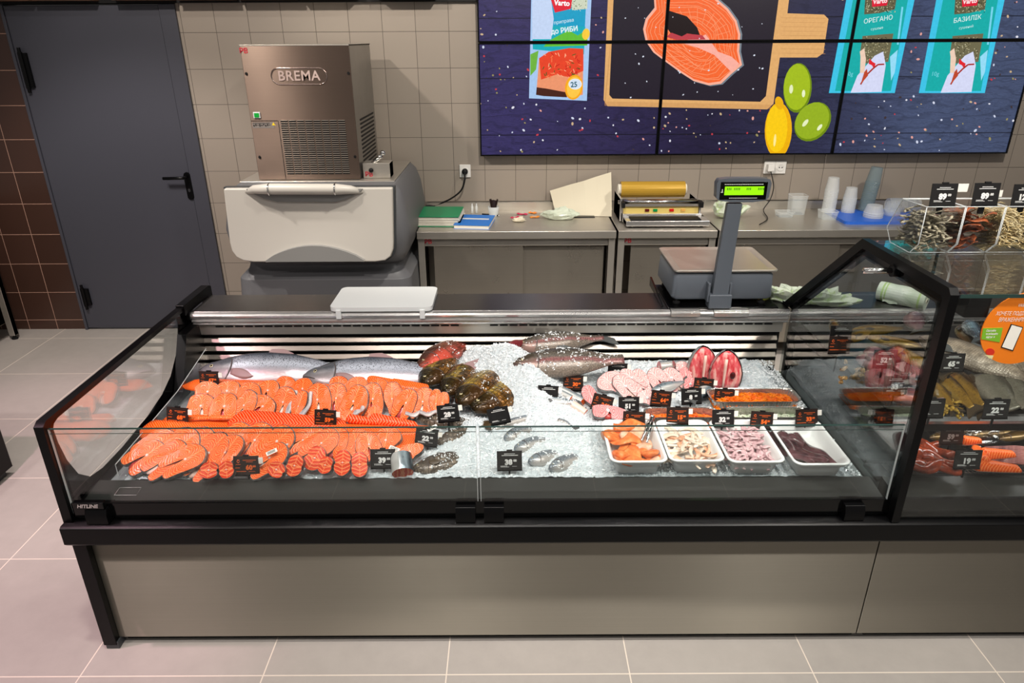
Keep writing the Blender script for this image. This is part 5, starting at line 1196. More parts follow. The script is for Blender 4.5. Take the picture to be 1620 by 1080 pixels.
# pink and white steaks right of the middle
PK = 'pink white fish slices on the ice'
for k, (px, py, w, h, rl, kind, m, lb) in enumerate([(965, 610, 46, 40, 40, 'd', 'wf', 'pink flat slice under the tag priced 28 at the back'), (990, 618, 34, 56, 30, 'l', 'wf', 'long pale pink slice right of the flat pink slice'), (935, 632, 24, 44, 20, 'd', 'pinkf', 'deep pink slice left of the tilted tag'),
        (1015, 606, 30, 46, 35, 'd', 'wf', 'pale slice with silver skin, left of the skin-on slices'), (1040, 604, 34, 44, 35, 'h', 'wf', 'skin edged slice behind the tag priced 64'), (1062, 604, 32, 44, 32, 'h', 'wf', 'speckled skin slice left of the round pink pieces'),
        (960, 655, 60, 22, -8, 'l', 'pinkf', 'raw pink trimmings under the tilted tag'), (1022, 634, 30, 30, 25, 'd', 'wf', 'pale fish slice in the ice right of the tag priced 51'), (1000, 604, 28, 50, 42, 'l', 'wf', 'narrow pink slice in the middle of the pale slices'),
        (1078, 584, 26, 20, 0, 't', 'wf', 'small pale slice at the back edge left of the fish heads'), (1083, 596, 22, 26, 0, 't', 'pinkf', 'round pink piece left of the left fish head'), (1090, 612, 22, 26, -20, 't', 'pinkf', 'round pink piece under the left fish head')]):
    p = surf(px, py, .02); sc = 2.72 / FPX
    steak('fish_slice', lb, (p.x, p.y, p.z + .022), w * sc, h * sc, .022, math.radians(38), math.radians(rl), kind, MAT[m], PK, seed=k + 90)
for k, (px, py, lb) in enumerate(((1052, 578, 'rear cut fish piece with a red end, left one at the back edge'), (1075, 577, 'rear cut fish piece with dark skin, right one at the back edge'))):
    p = surf(px, py, .02); chunk('fish_piece', lb, 'fish piece', (p.x, p.y, p.z + .015), .025, .05, .2, 0, [MAT['pinkf'], MAT['trout']])
fish_at('mackerel', 'silver mackerel tail lying behind the tag priced 64', 'fish', (1028, 632), (1088, 612), .20, .05, .035, MAT['mackerel'], .02, fins='fin', pec=False, roll=.3)
fish_at('mackerel', 'silver fish head right of the tag priced 8', 'fish', (1125, 620), (1098, 640), .18, .055, .04, MAT['mackerel'], .012, fins='fin', roll=-.3)
# split red fish heads standing up
def split_head(label, px, py, s, rz):
    p = surf(px, py, .0); t_ = thing('split_fish_head', label, 'fish head', (p.x, p.y, p.z), rz=rz, group='split fish heads')
    rows = [(0, .052, .040), (.03, .060, .046), (.06, .062, .046), (.09, .054, .040), (.12, .038, .030), (.138, .020, .018), (.145, .006, .006)]
    b = MB(); b.loft([[(a * s * math.cos(2 * PI * k / 18), .012 + .02 * z / .145 + c_ * s * math.sin(2 * PI * k / 18) * (1 if math.sin(2 * PI * k / 18) > 0 else .45), z * s) for k in range(18)] for z, a, c_ in rows], 0)
    part(b, 'head', [MAT['split'], MAT['trout']], t_, smooth=True)
    b = MB(); b.loft([[((.004 + .003 * math.sin(q * 9)) * math.cos(2 * PI * k / 8) - .012 * s + q * .01, -.014 + .006 * math.sin(2 * PI * k / 8), s * (.01 + q)) for k in range(8)] for q in (0, .03, .06, .09, .12)], 0); part(b, 'gill_ridge', MAT['membrane'], t_, smooth=True)
    b = MB(); b.ball((.02 * s, -.012, .062 * s), .011 * s, (1, .6, 1.4)); part(b, 'gill_hole', M_('gill_red', (70, 16, 18), .2), t_, smooth=True)
    b = MB(); b.loft([[((a + .004) * s * math.cos(q), .018 + .02 * z / .145 + (c_ + .004) * s * math.sin(q), z * s * 1.02) for q in [-.3 + 3.7 * k / 14 for k in range(15)]] for z, a, c_ in rows], cap=False, closed=False); part(b, 'skin', MAT['trout'], t_, smooth=True)
t = NT('split_head_red'); v = t.coord('Object'); n = t.noise(t.scale(v, (60, 40, 16)), 1, 3, .6); t.set(Base_Color=t.ramp(n, [(.35, lin((196, 50, 58))), (.5, lin((214, 96, 100))), (.62, lin((226, 170, 160)))]), Roughness=.2); t.bump(n, .5, .006); MAT['split'] = t.mat
split_head('red split fish head standing at the back, the left and higher one', 1113, 606, 1.0, .15)
split_head('red split fish head standing right of and in front of the other split head', 1147, 614, 1.02, -.12)

# loose ice lying on top of the fish
from mathutils.bvhtree import BVHTree
b = MB()
def sprinkle(names, n, seed, test=None, size=(.002, .005)):
    r_ = random.Random(seed)
    for o in list(COL.objects):
        if o.parent is not None or not o.name.split('.')[0] in names or not o.children: continue
        M = Matrix.Translation(o.location) @ o.rotation_quaternion.to_matrix().to_4x4()
        body = o.children[0]; vs = [M @ v.co for v in body.data.vertices]; tr = BVHTree.FromPolygons(vs, [tuple(p.vertices) for p in body.data.polygons])
        x0, x1 = min(v.x for v in vs), max(v.x for v in vs); y0, y1 = min(v.y for v in vs), max(v.y for v in vs)
        for k in range(n):
            x, y = r_.uniform(x0, x1), r_.uniform(y0, y1)
            if test and not test(o, x, y): continue
            h = tr.ray_cast(Vector((x, y, 1.2)), Vector((0, 0, -1)))
            if h[0] is None or h[1].z < .25: continue
            chip(x, y, h[0].z + .0005, r_.uniform(*size))
sprinkle(('grey_fish',), 700, 1, lambda o, x, y: noise.noise((x * 30, y * 30, 2)) > -.05)
sprinkle(('carp',), 500, 2, lambda o, x, y: x > o.location.x + .05 and noise.noise((x * 25, y * 25, 7)) > .08)
sprinkle(('fish_slice',), 70, 3, lambda o, x, y: noise.noise((x * 30, y * 30, 4)) > .05)
sprinkle(('trout', 'dark_fish', 'slender_fish', 'herring'), 260, 4, lambda o, x, y: noise.noise((x * 30, y * 30, 9)) > .1 or x > o.location.x + .09)
sp = b.build('ice_chips', MAT['chip'], origin=(0, 2.4, .65)); tag(sp, 'fine ice crumbs lying on top of the fish', 'ice', kind='stuff')
# ================================================================ TRAYS
MAT['tray'] = M_('white_melamine', (250, 250, 248), .22); MAT['foil'] = brushed('foil', (200, 196, 190), .2, 0)
def white_tray(label, x0, x1, y0, y1, zb, h=.062):
    t_ = thing('white_tray', label, 'tray', ((x0 + x1) / 2, (y0 + y1) / 2, zb), group='white trays of seafood', world=True)
    def R(d, z, r=.028): return [(x, y, z) for x, y in rrect(x0 + d, x1 - d, y0 + d, y1 - d, r, 6)]
    b = MB(); b.loft([R(.030, zb, .02), R(.026, zb + .002, .02), R(.018, zb + h * .55), R(.016, zb + h * .6), R(.006, zb + h * .78), R(.001, zb + h - .005), R(.0, zb + h - .002), R(.002, zb + h), R(.007, zb + h), R(.010, zb + h - .003), R(.016, zb + h * .75), R(.024, zb + h * .3), R(.034, zb + .008, .02)], 0)
    part(b, 'dish', MAT['tray'], t_, smooth=False, bevel=0); 
    for p_ in t_.children: p_.data.polygons.foreach_set('use_smooth', [True] * len(p_.data.polygons))
    return t_
TR = [(.312, .500, 1.888, 2.158), (.503, .684, 1.892, 2.155), (.690, .876, 1.884, 2.155), (.895, 1.080, 1.868, 2.150)]
TL_ = ['white tray of orange salmon trimmings, leftmost white tray', 'white tray of cream squid strips between the salmon and pink trays', 'white tray full of small pink pieces, second from the right', 'white tray with dark purple squid, rightmost white tray']
TZB = .597
for k, (x0, x1, y0, y1) in enumerate(TR): white_tray(TL_[k], x0, x1, y0, y1, TZB)
def bentstrip(name, label, cat, p, L, W, th, rz, mats, curl, group, roll=0, pitch=0, seed=0, twist=0.0):
    r_ = random.Random(seed); o = None; rings = []; n = 14; ph = r_.random() * 6
    for i in range(n + 1):
        t = i / n; a = curl * (t - .5); R = L / curl if abs(curl) > .05 else None
        x, y = (R * math.sin(a), R * (1 - math.cos(a))) if R else ((t - .5) * L, 0)
        wv = W * (.55 + .45 * math.sin(PI * min(1, t * 1.15 + .08))) * (1 + .12 * math.sin(t * 9 + ph)); zz = .15 * W * math.sin(t * 7 + ph); tw = twist * (t - .5)
        ct, st_ = math.cos(a), math.sin(a); ring = []
        for k in range(10):
            q = 2 * PI * k / 10; u = wv / 2 * math.cos(q); v = th / 2 * math.sin(q); u, v = u * math.cos(tw) - v * math.sin(tw), u * math.sin(tw) + v * math.cos(tw)
            ring.append((x - st_ * u, y + ct * u, v + zz + th / 2))
        rings.append(ring)
    b = MB(); b.loft(rings); me = b.build(name, mats, origin=(0, 0, 0), smooth=True)
    me.rotation_mode = 'QUATERNION'; me.rotation_quaternion = (Matrix.Rotation(rz, 4, 'Z') @ Matrix.Rotation(pitch, 4, 'Y') @ Matrix.Rotation(roll, 4, 'X')).to_quaternion()
    me.location = p; return tag(me, label, cat, group)
def wet(name, c1_, c2_, sc=40, rough=.18, stretch=(1, 1, 1)):
    t = NT(name); v = t.coord('Object'); n = t.noise(t.scale(v, stretch), sc, 4, .6); t.set(Base_Color=t.ramp(n, [(.35, lin(c1_)), (.65, lin(c2_))]), Roughness=rough); t.bump(n, .4, .004); return t.mat
MAT['trim'] = wet('salmon_trim', (206, 92, 36), (240, 150, 84), 28)
MAT['trim2'] = wet('pale_trim', (232, 160, 120), (240, 206, 182), 28)
MAT['squid'] = wet('cream_squid', (228, 206, 184), (242, 230, 214), 30, .25); MAT['squid2'] = wet('tinted_squid', (220, 150, 110), (240, 210, 186), 30, .25)
MAT['pinkp'] = wet('pink_pieces', (196, 150, 156), (232, 204, 204), 40, .22); MAT['dsq'] = wet('dark_squid', (40, 20, 26), (112, 72, 76), 20, .1)
# tray 1: salmon trimmings
tc = [((TR[k][0] + TR[k][1]) / 2, (TR[k][2] + TR[k][3]) / 2) for k in range(4)]
GT1 = 'salmon trimmings in the left white tray'
for k, (dx, dy, z, L, W, th, rz, m, cu, lb) in enumerate(((.0, -.085, .012, .13, .055, .028, .1, 'trim', .6, 'orange salmon trimming at the front of the left white tray'), (-.035, -.035, .02, .10, .06, .03, 1.1, 'trim', .9, 'orange salmon trimming with a dark skin rim, left in the left white tray'),
        (.045, -.055, .022, .08, .05, .026, -.7, 'trim', .9, 'orange salmon trimming at the right front corner of the left white tray'), (.01, .0, .03, .12, .06, .026, -.9, 'trim2', .5, 'pale salmon trimming lying across the middle of the left white tray'),
        (-.04, .055, .03, .12, .07, .03, .5, 'trim', .5, 'large orange trimming at the back left of the left white tray'), (.0, .085, .045, .11, .06, .035, .15, 'trim', .4, 'orange salmon trimming topmost at the back of the left white tray'), (.05, .02, .025, .10, .035, .02, 1.5, 'trim2', .5, 'narrow pale trimming along the right wall of the left white tray'),
        (-.02, -.075, .030, .12, .075, .018, .9, 'trim', 1.4, 'folded orange trimming near the front of the left white tray'), (.03, -.02, .036, .13, .07, .016, 2.2, 'trim', 1.6, 'folded orange trimming in the middle of the left white tray'), (-.03, .02, .042, .12, .08, .016, -.5, 'trim', 1.5, 'broad folded orange trimming on top of the left white tray'), (.02, .06, .05, .10, .07, .016, 1.2, 'trim2', 1.3, 'pale folded trimming at the back of the left white tray'), (.055, -.09, .022, .08, .045, .016, .4, 'trim2', 1.4, 'pale folded scrap at the front right of the left white tray'))):
    bentstrip('salmon_trimming', lb, 'fish piece', (tc[0][0] + dx, tc[0][1] + dy, TZB + z), L, W, th, rz, MAT[m], cu, GT1, seed=k, twist=.5)
b = MB(); x0, y0 = .47, 2.11
b.box(x0, x0 + .012, y0 - .05, y0 + .01, .66, .672); tg = thing('tongs', 'steel tongs resting in the left white tray', 'tongs', (.468, 2.07, .66), world=True)
part(MB().tube([(.435, 2.02, .655), (.47, 2.10, .672), (.487, 2.14, .676)], [.004, .007, .007], 8), 'arm', MAT['chrome'], tg, smooth=True); part(MB().tube([(.45, 2.01, .652), (.48, 2.10, .672), (.495, 2.14, .676)], [.004, .007, .007], 8), 'arm', MAT['chrome'], tg, smooth=True)
part(MB().tube([(.487, 2.138, .676), (.491, 2.15, .677), (.495, 2.138, .676)], .007, 8), 'spring', MAT['chrome'], tg, smooth=True)
rs = random.Random(21); nm = ['front', 'left', 'middle', 'right', 'back']
def where(dx, dy, hx, hy):
    a = 'back' if dy > hy / 3 else 'front' if dy < -hy / 3 else 'middle'; c_ = 'left' if dx < -hx / 3 else 'right' if dx > hx / 3 else 'centre'
    return a + ' ' + c_
for k in range(46):
    dx, dy = rs.uniform(-.066, .066), rs.uniform(-.10, .085); z = .012 + .030 * (k / 46) + .014 * sm((dy + .1) / .18)
    bentstrip('squid_strip', 'curled squid strip at the %s of the cream squid tray' % where(dx, dy, .06, .1), 'squid', (tc[1][0] + dx * .9, tc[1][1] + dy, TZB + z), rs.uniform(.08, .13), rs.uniform(.013, .020), rs.uniform(.006, .009), rs.uniform(0, 6.28), MAT['squid2' if k % 3 == 0 else 'squid'], rs.uniform(.8, 2.8) * rs.choice((-1, 1)), 'curled strips in the cream squid tray', seed=k, twist=rs.uniform(-1, 1), pitch=rs.uniform(-.2, .2))
for k in range(170):
    dx, dy = rs.uniform(-.064, .064), rs.uniform(-.10, .085); z = .010 + .030 * (k / 150) + .012 * sm((dy + .1) / .18)
    bentstrip('pink_piece', 'small pink curled piece at the %s of the pink tray' % where(dx, dy, .06, .1), 'seafood piece', (tc[2][0] + dx, tc[2][1] + dy, TZB + z), rs.uniform(.035, .06), rs.uniform(.010, .017), rs.uniform(.005, .008), rs.uniform(0, 6.28), MAT['pinkp'], rs.uniform(.5, 2.2) * rs.choice((-1, 1)), 'small pink pieces in the pink tray', seed=k + 50, twist=rs.uniform(-1, 1), pitch=rs.uniform(-.3, .3))
for k, (dx, dy, L, rz, z, lb) in enumerate(((-.045, .0, .19, -1.05, .012, 'dark purple squid at the left of the rightmost white tray'), (-.01, -.02, .18, -1.15, .024, 'dark purple squid in the middle of the rightmost tray, lying on its neighbours'), (.035, -.01, .18, -1.25, .014, 'brownish squid at the right of the squid in the rightmost tray'), (-.03, .05, .10, -.7, .026, 'short dark squid piece topmost at the back of the rightmost tray'))):
    bentstrip('dark_squid', lb, 'squid', (tc[3][0] + dx - .015, tc[3][1] + dy, TZB + z), L * 1.1, .055, .026, rz, MAT['dsq'], .35, 'dark squid in the right white tray', seed=k + 7, twist=.4)
def foil_tray(label, x0, x1, y0, y1, zb, h, mat='foil'):
    t_ = thing('foil_tray', label, 'tray', ((x0 + x1) / 2, (y0 + y1) / 2, zb), group='foil trays behind the white trays', world=True)
    def R(d, z, fl=0):
        pts = []; base = rrect(x0 + d, x1 - d, y0 + d, y1 - d, .03, 4); n = len(base)
        for i in range(n):
            a, c_ = Vector(base[i] + (0,)), Vector(base[(i + 1) % n] + (0,)); k = max(1, int((c_ - a).length / .005))
            for j in range(k): pts.append(a.lerp(c_, j / k))
        return pts
    b = MB(); A = R(.012, 0); n = len(A); cx, cy = (x0 + x1) / 2, (y0 + y1) / 2
    def rr_(sc, z, fl): return [(cx + (p.x - cx) * (sc + (fl * (i % 2) - fl / 2)), cy + (p.y - cy) * (sc + (fl * (i % 2) - fl / 2)), z) for i, p in enumerate(A)]
    b.loft([rr_(.88, zb, 0), rr_(.91, zb + .004, .012), rr_(.985, zb + h - .003, .012), rr_(1.02, zb + h, 0), rr_(1.035, zb + h + .001, 0), rr_(1.035, zb + h - .003, 0)], cap=False)
    b.add(rr_(.88, zb, 0), [tuple(range(n))]); part(b, 'pan', MAT[mat], t_, smooth=False); return t_
def strands(name, label, x0, x1, y0, y1, z0, zh, cols, n, L, r, seed, cat='salad'):
    r_ = random.Random(seed); t = NT(name + '_col'); v = t.coord('Object'); nn = t.noise(v, 45, 3, .6); t.set(Base_Color=t.ramp(nn, [(.35, lin(cols[0])), (.65, lin(cols[1]))]), Roughness=.25)
    b = MB(); cx, cy = (x0 + x1) / 2, (y0 + y1) / 2
    b.grid(lambda u, v: (x0 + (x1 - x0) * u, y0 + (y1 - y0) * v, z0 + zh * .7 * (math.sin(PI * u) * math.sin(PI * v)) ** .5 + .003 * noise.noise((u * 14, v * 9, seed))), 30, 16)
    for k in range(n):
        x, y = r_.uniform(x0 + .008, x1 - .008), r_.uniform(y0 + .006, y1 - .006); z = z0 + zh * .7 * (math.sin(PI * (x - x0) / (x1 - x0)) * math.sin(PI * (y - y0) / (y1 - y0))) ** .5 + r_.uniform(0, .006)
        a = r_.uniform(0, 6.28); l = L * r_.uniform(.5, 1.2); c_ = r_.uniform(-.6, .6)
        b.tube([(x - l / 2 * math.cos(a), y - l / 2 * math.sin(a), z), (x + c_ * l * .2, y - c_ * l * .2, z + .003), (x + l / 2 * math.cos(a + c_), y + l / 2 * math.sin(a + c_), z - .001)], r, 5)
    o = b.build(name, t.mat, origin=(cx, cy, z0), smooth=True); return tag(o, label, cat, kind='stuff')
foil_tray('foil tray of bright orange shredded fish salad, rearmost foil tray', .735, 1.085, 2.270, 2.400, .615, .045)
strands('orange_salad', 'bright orange shredded salad in the rearmost foil tray', .755, 1.065, 2.283, 2.388, .625, .034, ((226, 92, 8), (246, 142, 20)), 700, .03, .0015, 1)
foil_tray('foil tray with orange pieces behind the tag priced 15, left foil tray', .468, .755, 2.165, 2.262, .605, .050)
strands('orange_salad', 'orange pieces in the left foil tray behind the squid tray', .485, .735, 2.175, 2.25, .612, .032, ((222, 76, 14), (244, 132, 40)), 120, .035, .004, 2)
foil_tray('foil tray with pale green salad behind the two right white trays', .765, 1.085, 2.162, 2.262, .605, .050)
strands('green_salad', 'pale green and white shredded salad in the right foil tray', .78, 1.07, 2.175, 2.25, .612, .022, ((176, 196, 160), (222, 226, 206)), 220, .025, .0025, 3)
# white polystyrene dish edge left of the tongs
for k, (px, py, L, W, rz, lb) in enumerate(((463, 640, .115, .024, 1.35, 'silver skinned salmon flap between the upper steaks, left of the narrow one'), (487, 643, .115, .026, 1.3, 'silver skinned salmon flap standing left of the big horseshoe steak above tag 59'), (569, 652, .06, .028, 1.2, 'pale salmon belly flap beside the oval piece of the upper row'), (655, 657, .06, .03, .2, 'pale salmon belly flap at the lower right of the upper row'), (678, 656, .06, .03, .1, 'silver salmon belly flap nearest the tag priced 28'), (439, 712, .09, .022, .7, 'grey skinned salmon flap above the tag priced 60'))):
    p = surf(px, py, .05); bentstrip('salmon_flap', lb, 'fish piece', (p.x, p.y, p.z + .05), L, W, .012, rz, MAT['flapskin'] if 'flapskin' in MAT else MAT.setdefault('flapskin', wet('flap_skin', (150, 150, 154), (224, 212, 208), 30, .25)), .5, 'skin side salmon flaps', seed=k, pitch=-.55 if k in (0, 1) else 0, twist=.4)
# ================================================================ PRICE TAGS
MAT['tagb'] = M_('tag_black', (26, 25, 25), .35); MAT['tagw'] = M_('tag_white_print', (225, 225, 222), .5); MAT['tago'] = M_('tag_orange_print', (236, 104, 30), .5); MAT['tagr'] = M_('tag_brownish', (40, 28, 24), .35)
def price_tag(label, px, py, col, price, w=.078, h=.060, roll=0, yaw=0, lift=.045, sticker=True, zbase=None, lean=.25, stake=True, cents='00', name='price_tag', group=None):
    if zbase is None: p = surf(px, py, lift); z0 = p.z
    else: p = at(px, py, Z=zbase + lift); z0 = zbase
    t_ = thing(name, label, 'price tag', (p.x, p.y, z0), rz=yaw, group=group)
    Mx = Matrix.Translation((0, 0, lift)) @ Matrix.Rotation(-lean, 4, 'X') @ Matrix.Rotation(math.radians(roll), 4, (0, -1, 0))
    def pl(): b = MB(); b.M = Mx; return b
    b = pl(); b.box(-w / 2, w / 2, -.0012, .0012, -h / 2, h / 2); plate = part(b, 'plate', MAT['tagr'] if col == 'o' else MAT['tagb'], t_)
    b = pl(); b.box(-w / 2, w / 2, -.003, .002, -h / 2 - .0035, -h / 2 + .001); part(b, 'holder_rail', MAT['blackg'], t_)
    b = pl(); b.box(-.009, .009, -.003, .003, h / 2 - .001, h / 2 + .004); part(b, 'clip', MAT['blackm'], t_)
    if stake: b = MB(); b.tube([(0, .002, max(.0, -.02)), (0, .001, lift - h / 2 * .9)], .0035, 6); part(b, 'stake', MAT['blackm'], t_)
    m = MAT['tago'] if col == 'o' else MAT['tagw']; s = w / .078
    b = pl(); F = Matrix.Translation((0, -.0016, 0)) @ Matrix.Rotation(PI / 2, 4, 'X')
    def line(x0, x1, z, t=.0016):
        x = x0; k = 0
        while x < x1 - .0012:
            d = (.0026, .0018, .0034, .0022)[k % 4] * s; b.box(x * 1, min(x + d, x1), -.0019, -.0014, z - t / 2, z + t / 2); x += d + .0005; k += 1
    if col == 'o':
        if price:
            vs, fs = text_geo(price, .020 * s, .0012); T = Matrix.Translation((.008 * s, -.0016, -.007 * s)) @ Matrix.Rotation(PI / 2, 4, 'X'); b.add([tuple(T @ Vector(v)) for v in vs], fs)
            vs, fs = text_geo(cents, .009 * s, .0004); T = Matrix.Translation((.024 * s, -.0016, -.003 * s)) @ Matrix.Rotation(PI / 2, 4, 'X'); b.add([tuple(T @ Vector(v)) for v in vs], fs)
        b.tube([(-.024 * s + .004 * s * math.cos(q), -.0017, .014 * s + .005 * s * math.sin(q)) for q in (.6, 2, 3.4, 4.8, 6.2)], .0010 * s, 4)
        line(-.010 * s, .030 * s, .017 * s); line(.0 * s, .020 * s, .012 * s); line(-.032 * s, -.016 * s, .004 * s, .0012); line(-.034 * s, -.020 * s, -.007 * s); line(-.034 * s, -.002 * s, -.0185 * s, .002); line(.006 * s, .026 * s, -.019 * s, .001)
    else:
        if price:
            vs, fs = text_geo(price, .023 * s, .0014); T = Matrix.Translation((-.003 * s, -.0016, -.006 * s)) @ Matrix.Rotation(PI / 2, 4, 'X'); b.add([tuple(T @ Vector(v)) for v in vs], fs)
            vs, fs = text_geo(cents, .010 * s, .0004); T = Matrix.Translation((.017 * s, -.0016, -.001 * s)) @ Matrix.Rotation(PI / 2, 4, 'X'); b.add([tuple(T @ Vector(v)) for v in vs], fs)
        line(-.016 * s, .018 * s, .0215 * s, .0018); line(-.024 * s, .026 * s, .0165 * s, .002); line(-.028 * s, -.006 * s, -.0175 * s); line(-.028 * s, -.002 * s, -.0205 * s, .0012); line(.008 * s, .024 * s, -.019 * s, .001)
    part(b, 'lettering', m, t_).parent = plate
    if sticker: b = pl(); b.box(w / 2 - .001, w / 2 + .013, -.0022, -.001, h * .10, h * .42); part(b, 'sticker', MAT['swhite'], t_)
    return t_
PT = [((331, 599), 'o', '67', 0, 'black tag with orange 67 in front of the head of the left whole salmon'), ((281, 657), 'o', '68', 4, 'black tag with orange 68 left of the upper steak row'),
      ((515, 661), 'o', '59', 3, 'black tag with orange 59 in the middle of the upper steak row'), ((390, 736), 'o', '60', 0, 'black tag with orange 60 in front of the lower steaks'),
      ((709, 653), 'w', '28', -6, 'dark tag with white 28 in front of the carp heads'), ((789, 657), 'w', '', -12, 'dark tag half covered in ice right of the frontmost carp'),
      ((675, 691), 'w', '22', 8, 'dark tag with white 22 just behind the glass by the dark fish'), ((606, 725), 'w', '39', 0, 'dark tag with white 39 in front of the rightmost lower steaks'),
      ((806, 728), 'w', '38', 0, 'dark tag with white 38 in the front ice by the small trout'), ((867, 622), 'w', '', 3, 'dark low tag half sunk in ice in front of the pink flanked grey fish'),
      ((907, 605), 'o', '30', 3, 'black tag with orange 30 at the side of the pink flanked grey fish'), ((977, 586), 'w', '28', 2, 'dark tag with white 28 at the back by the tail of the grey fish'),
      ((953, 637), 'o', '24', 14, 'strongly tilted black tag with orange print between pink slices'), ((995, 640), 'w', '51', 0, 'dark tag with white 51 right of the strongly tilted tag'),
      ((1003, 664), 'o', '', 2, 'black tag with orange print half hidden behind the left white tray'), ((1046, 630), 'o', '64', 6, 'black tag with orange 64 in front of the skin edged slices'),
      ((1094, 626), 'w', '8', -2, 'dark tag with white 8 under the left split fish head'), ((1113, 610), 'o', '', 6, 'black tag with orange print at the foot of the two split heads'),
      ((1146, 627), 'o', '68', 3, 'black tag with orange 68 at the left end of the rear foil tray'), ((1072, 657), 'o', '15', 0, 'black tag with orange 15 in front of the left foil tray'),
      ((1144, 661), 'w', '32', 0, 'dark tag with white 32 behind the tray of pink pieces'), ((1205, 664), 'o', '54', 3, 'low black tag with orange 54 between the two right white trays'),
      ((1276, 660), 'o', '33', -2, 'black tag with orange 33 behind the tray of dark squid')]
for (px, py), col, price, rl, lb in PT:
    front = py > 720; z_c = 2.35 if front else 2.55
    big = 36 if front or price == '22' else 33
    u = 1 if py < 690 else 0
    lf = .075 if 590 < py < 672 and px < 720 else .052
    if px > 990 and py > 650: lf = .085
    price_tag(lb, px, py, col, price, w=.082 if front else .078, h=.064 if front else .060, roll=-rl, yaw=.04 * math.sin(px), lift=lf, sticker=price not in ('38',), group=None)
for (px, py, lb, rz) in ((624, 711, 'small white paper label lying on the rightmost teardrop steak', -.4), (430, 716, 'small white paper label behind the tag priced 60', .5), (684, 678, 'small white paper label tucked behind the tag priced 22', .5)):
    p = surf(px, py, .075); b = MB(); b.M = Matrix.Translation(p + Vector((0, 0, .078))) @ Matrix.Rotation(.6, 4, 'X') @ Matrix.Rotation(rz, 4, 'Z')
    b.box(-.018, .018, -.007, .007, 0, .0008); o = b.build('paper_label', MAT['swhite'], origin=tuple(p + Vector((0, 0, .07)))); tag(o, lb, 'paper label')
    b = MB(); b.M = Matrix.Translation((0, 0, .0085)) @ Matrix.Rotation(.6, 4, 'X') @ Matrix.Rotation(rz, 4, 'Z')
    for k in range(3): b.box(-.014, .012, -.004 + k * .0032, -.0026 + k * .0032, .001, .0013)
    b.build('print', MAT['tagb'], o)

# ================================================================ RIGHT CASE CONTENT
SZ = .782
MAT['btray'] = M_('black_tray', (16, 16, 17), .25)
def black_tray(label, pts, z, h=.03):
    cx = sum(p[0] for p in pts) / len(pts); cy = sum(p[1] for p in pts) / len(pts)
    t_ = thing('black_tray', label, 'tray', (cx, cy, z), world=True, group=None); b = MB()
    def R(s, z_): return [(cx + (x - cx) * s, cy + (y - cy) * s, z_) for x, y in pts]
    b.loft([R(.88, z), R(.9, z + .002), R(1, z + h), R(1.02, z + h), R(.98, z + h - .002), R(.87, z + .004)]); part(b, 'dish', MAT['btray'], t_, smooth=False); return t_
black_tray('black tray at the left end of the tall case shelf, under the clear bagged fish', [(1.20, 1.97), (1.52, 1.97), (1.52, 2.28), (1.20, 2.28)], SZ)
black_tray('black tray on the tall case shelf behind the glass divider, rear left', [(1.20, 2.32), (1.50, 2.32), (1.50, 2.68), (1.20, 2.68)], SZ)
black_tray('black tray on the tall case shelf under the split smoked mackerel', [(1.53, 1.97), (2.1, 1.97), (2.1, 2.30), (1.53, 2.30)], SZ)
def fr_(name, label, hpx, tpx, L, H, W, m, z, **k): return fish_at(name, label, 'fish', hpx, tpx, L, H, W, MAT[m], zb=z, **k)
GS = 'smoked fish in the tall case'
fr_('smoked_fish', 'pale scaled smoked fish lying behind the tag priced 65', (1455, 545), (1600, 600), .46, .12, .06, 'bream', .85, roll=.4, fins='fin', smp='carp')
fr_('smoked_fish', 'silver blue dried fish just left of the orange sticker', (1530, 510), (1570, 575), .22, .06, .02, 'bluefish', .88, roll=.5, fins='fin', dors=False, pec=False)
fr_('smoked_fish', 'dark smoked fish beside the silver blue fish', (1518, 520), (1560, 575), .26, .07, .03, 'smoked2', .85, roll=.3, fins='finb')
fr_('smoked_mackerel', 'golden smoked mackerel with an open belly behind the tag priced 22', (1500, 592), (1560, 648), .30, .085, .05, 'smoked', .81, roll=.9, fins='finb', group=GS)
fr_('smoked_mackerel', 'golden smoked mackerel left of the open bellied one', (1484, 598), (1535, 645), .28, .07, .045, 'smoked', .80, roll=.7, fins='finb', group=GS)
fr_('smoked_mackerel', 'thin golden smoked fish nearest the divider frame', (1475, 612), (1512, 655), .22, .05, .04, 'smoked', .79, roll=.5, fins='finb', group=GS)
fr_('flat_fish', 'grey flat smoked fish right of the golden mackerel', (1545, 598), (1600, 650), .30, .11, .05, 'flounder', .81, roll=.5, fins='fin', smp='carp', dors=False, pec=False, tail=False, group='grey flat fish')
fr_('flat_fish', 'grey flat fish at the right edge under the sticker', (1572, 592), (1632, 655), .32, .11, .05, 'flounder', .82, roll=.5, fins='fin', smp='carp', dors=False, pec=False, tail=False, group='grey flat fish')
fr_('smoked_fish', 'brown scaled fish cut by the right edge of the photo below the sticker', (1600, 555), (1660, 620), .34, .13, .06, 'bream', .87, roll=.4, fins='finb', smp='carp')
for k, (hp, tp, lb) in enumerate((((1335, 545), (1395, 518), 'long golden smoked fish seen through the divider glass, front left'), ((1345, 528), (1410, 525), 'golden smoked fish seen through the divider glass, rear one'), ((1370, 538), (1430, 548), 'golden smoked fish left of the tag priced 52'), ((1318, 512), (1350, 560), 'pale smoked fish leaning nearest the divider, by the leftmost tag'), ((1418, 556), (1448, 572), 'orange smoked mackerel right of the tag priced 52'))):
    fr_('smoked_fish', lb, hp, tp, .24, .05, .035, 'smoked', .84, roll=.3 + .1 * k, fins='finb', group=GS)
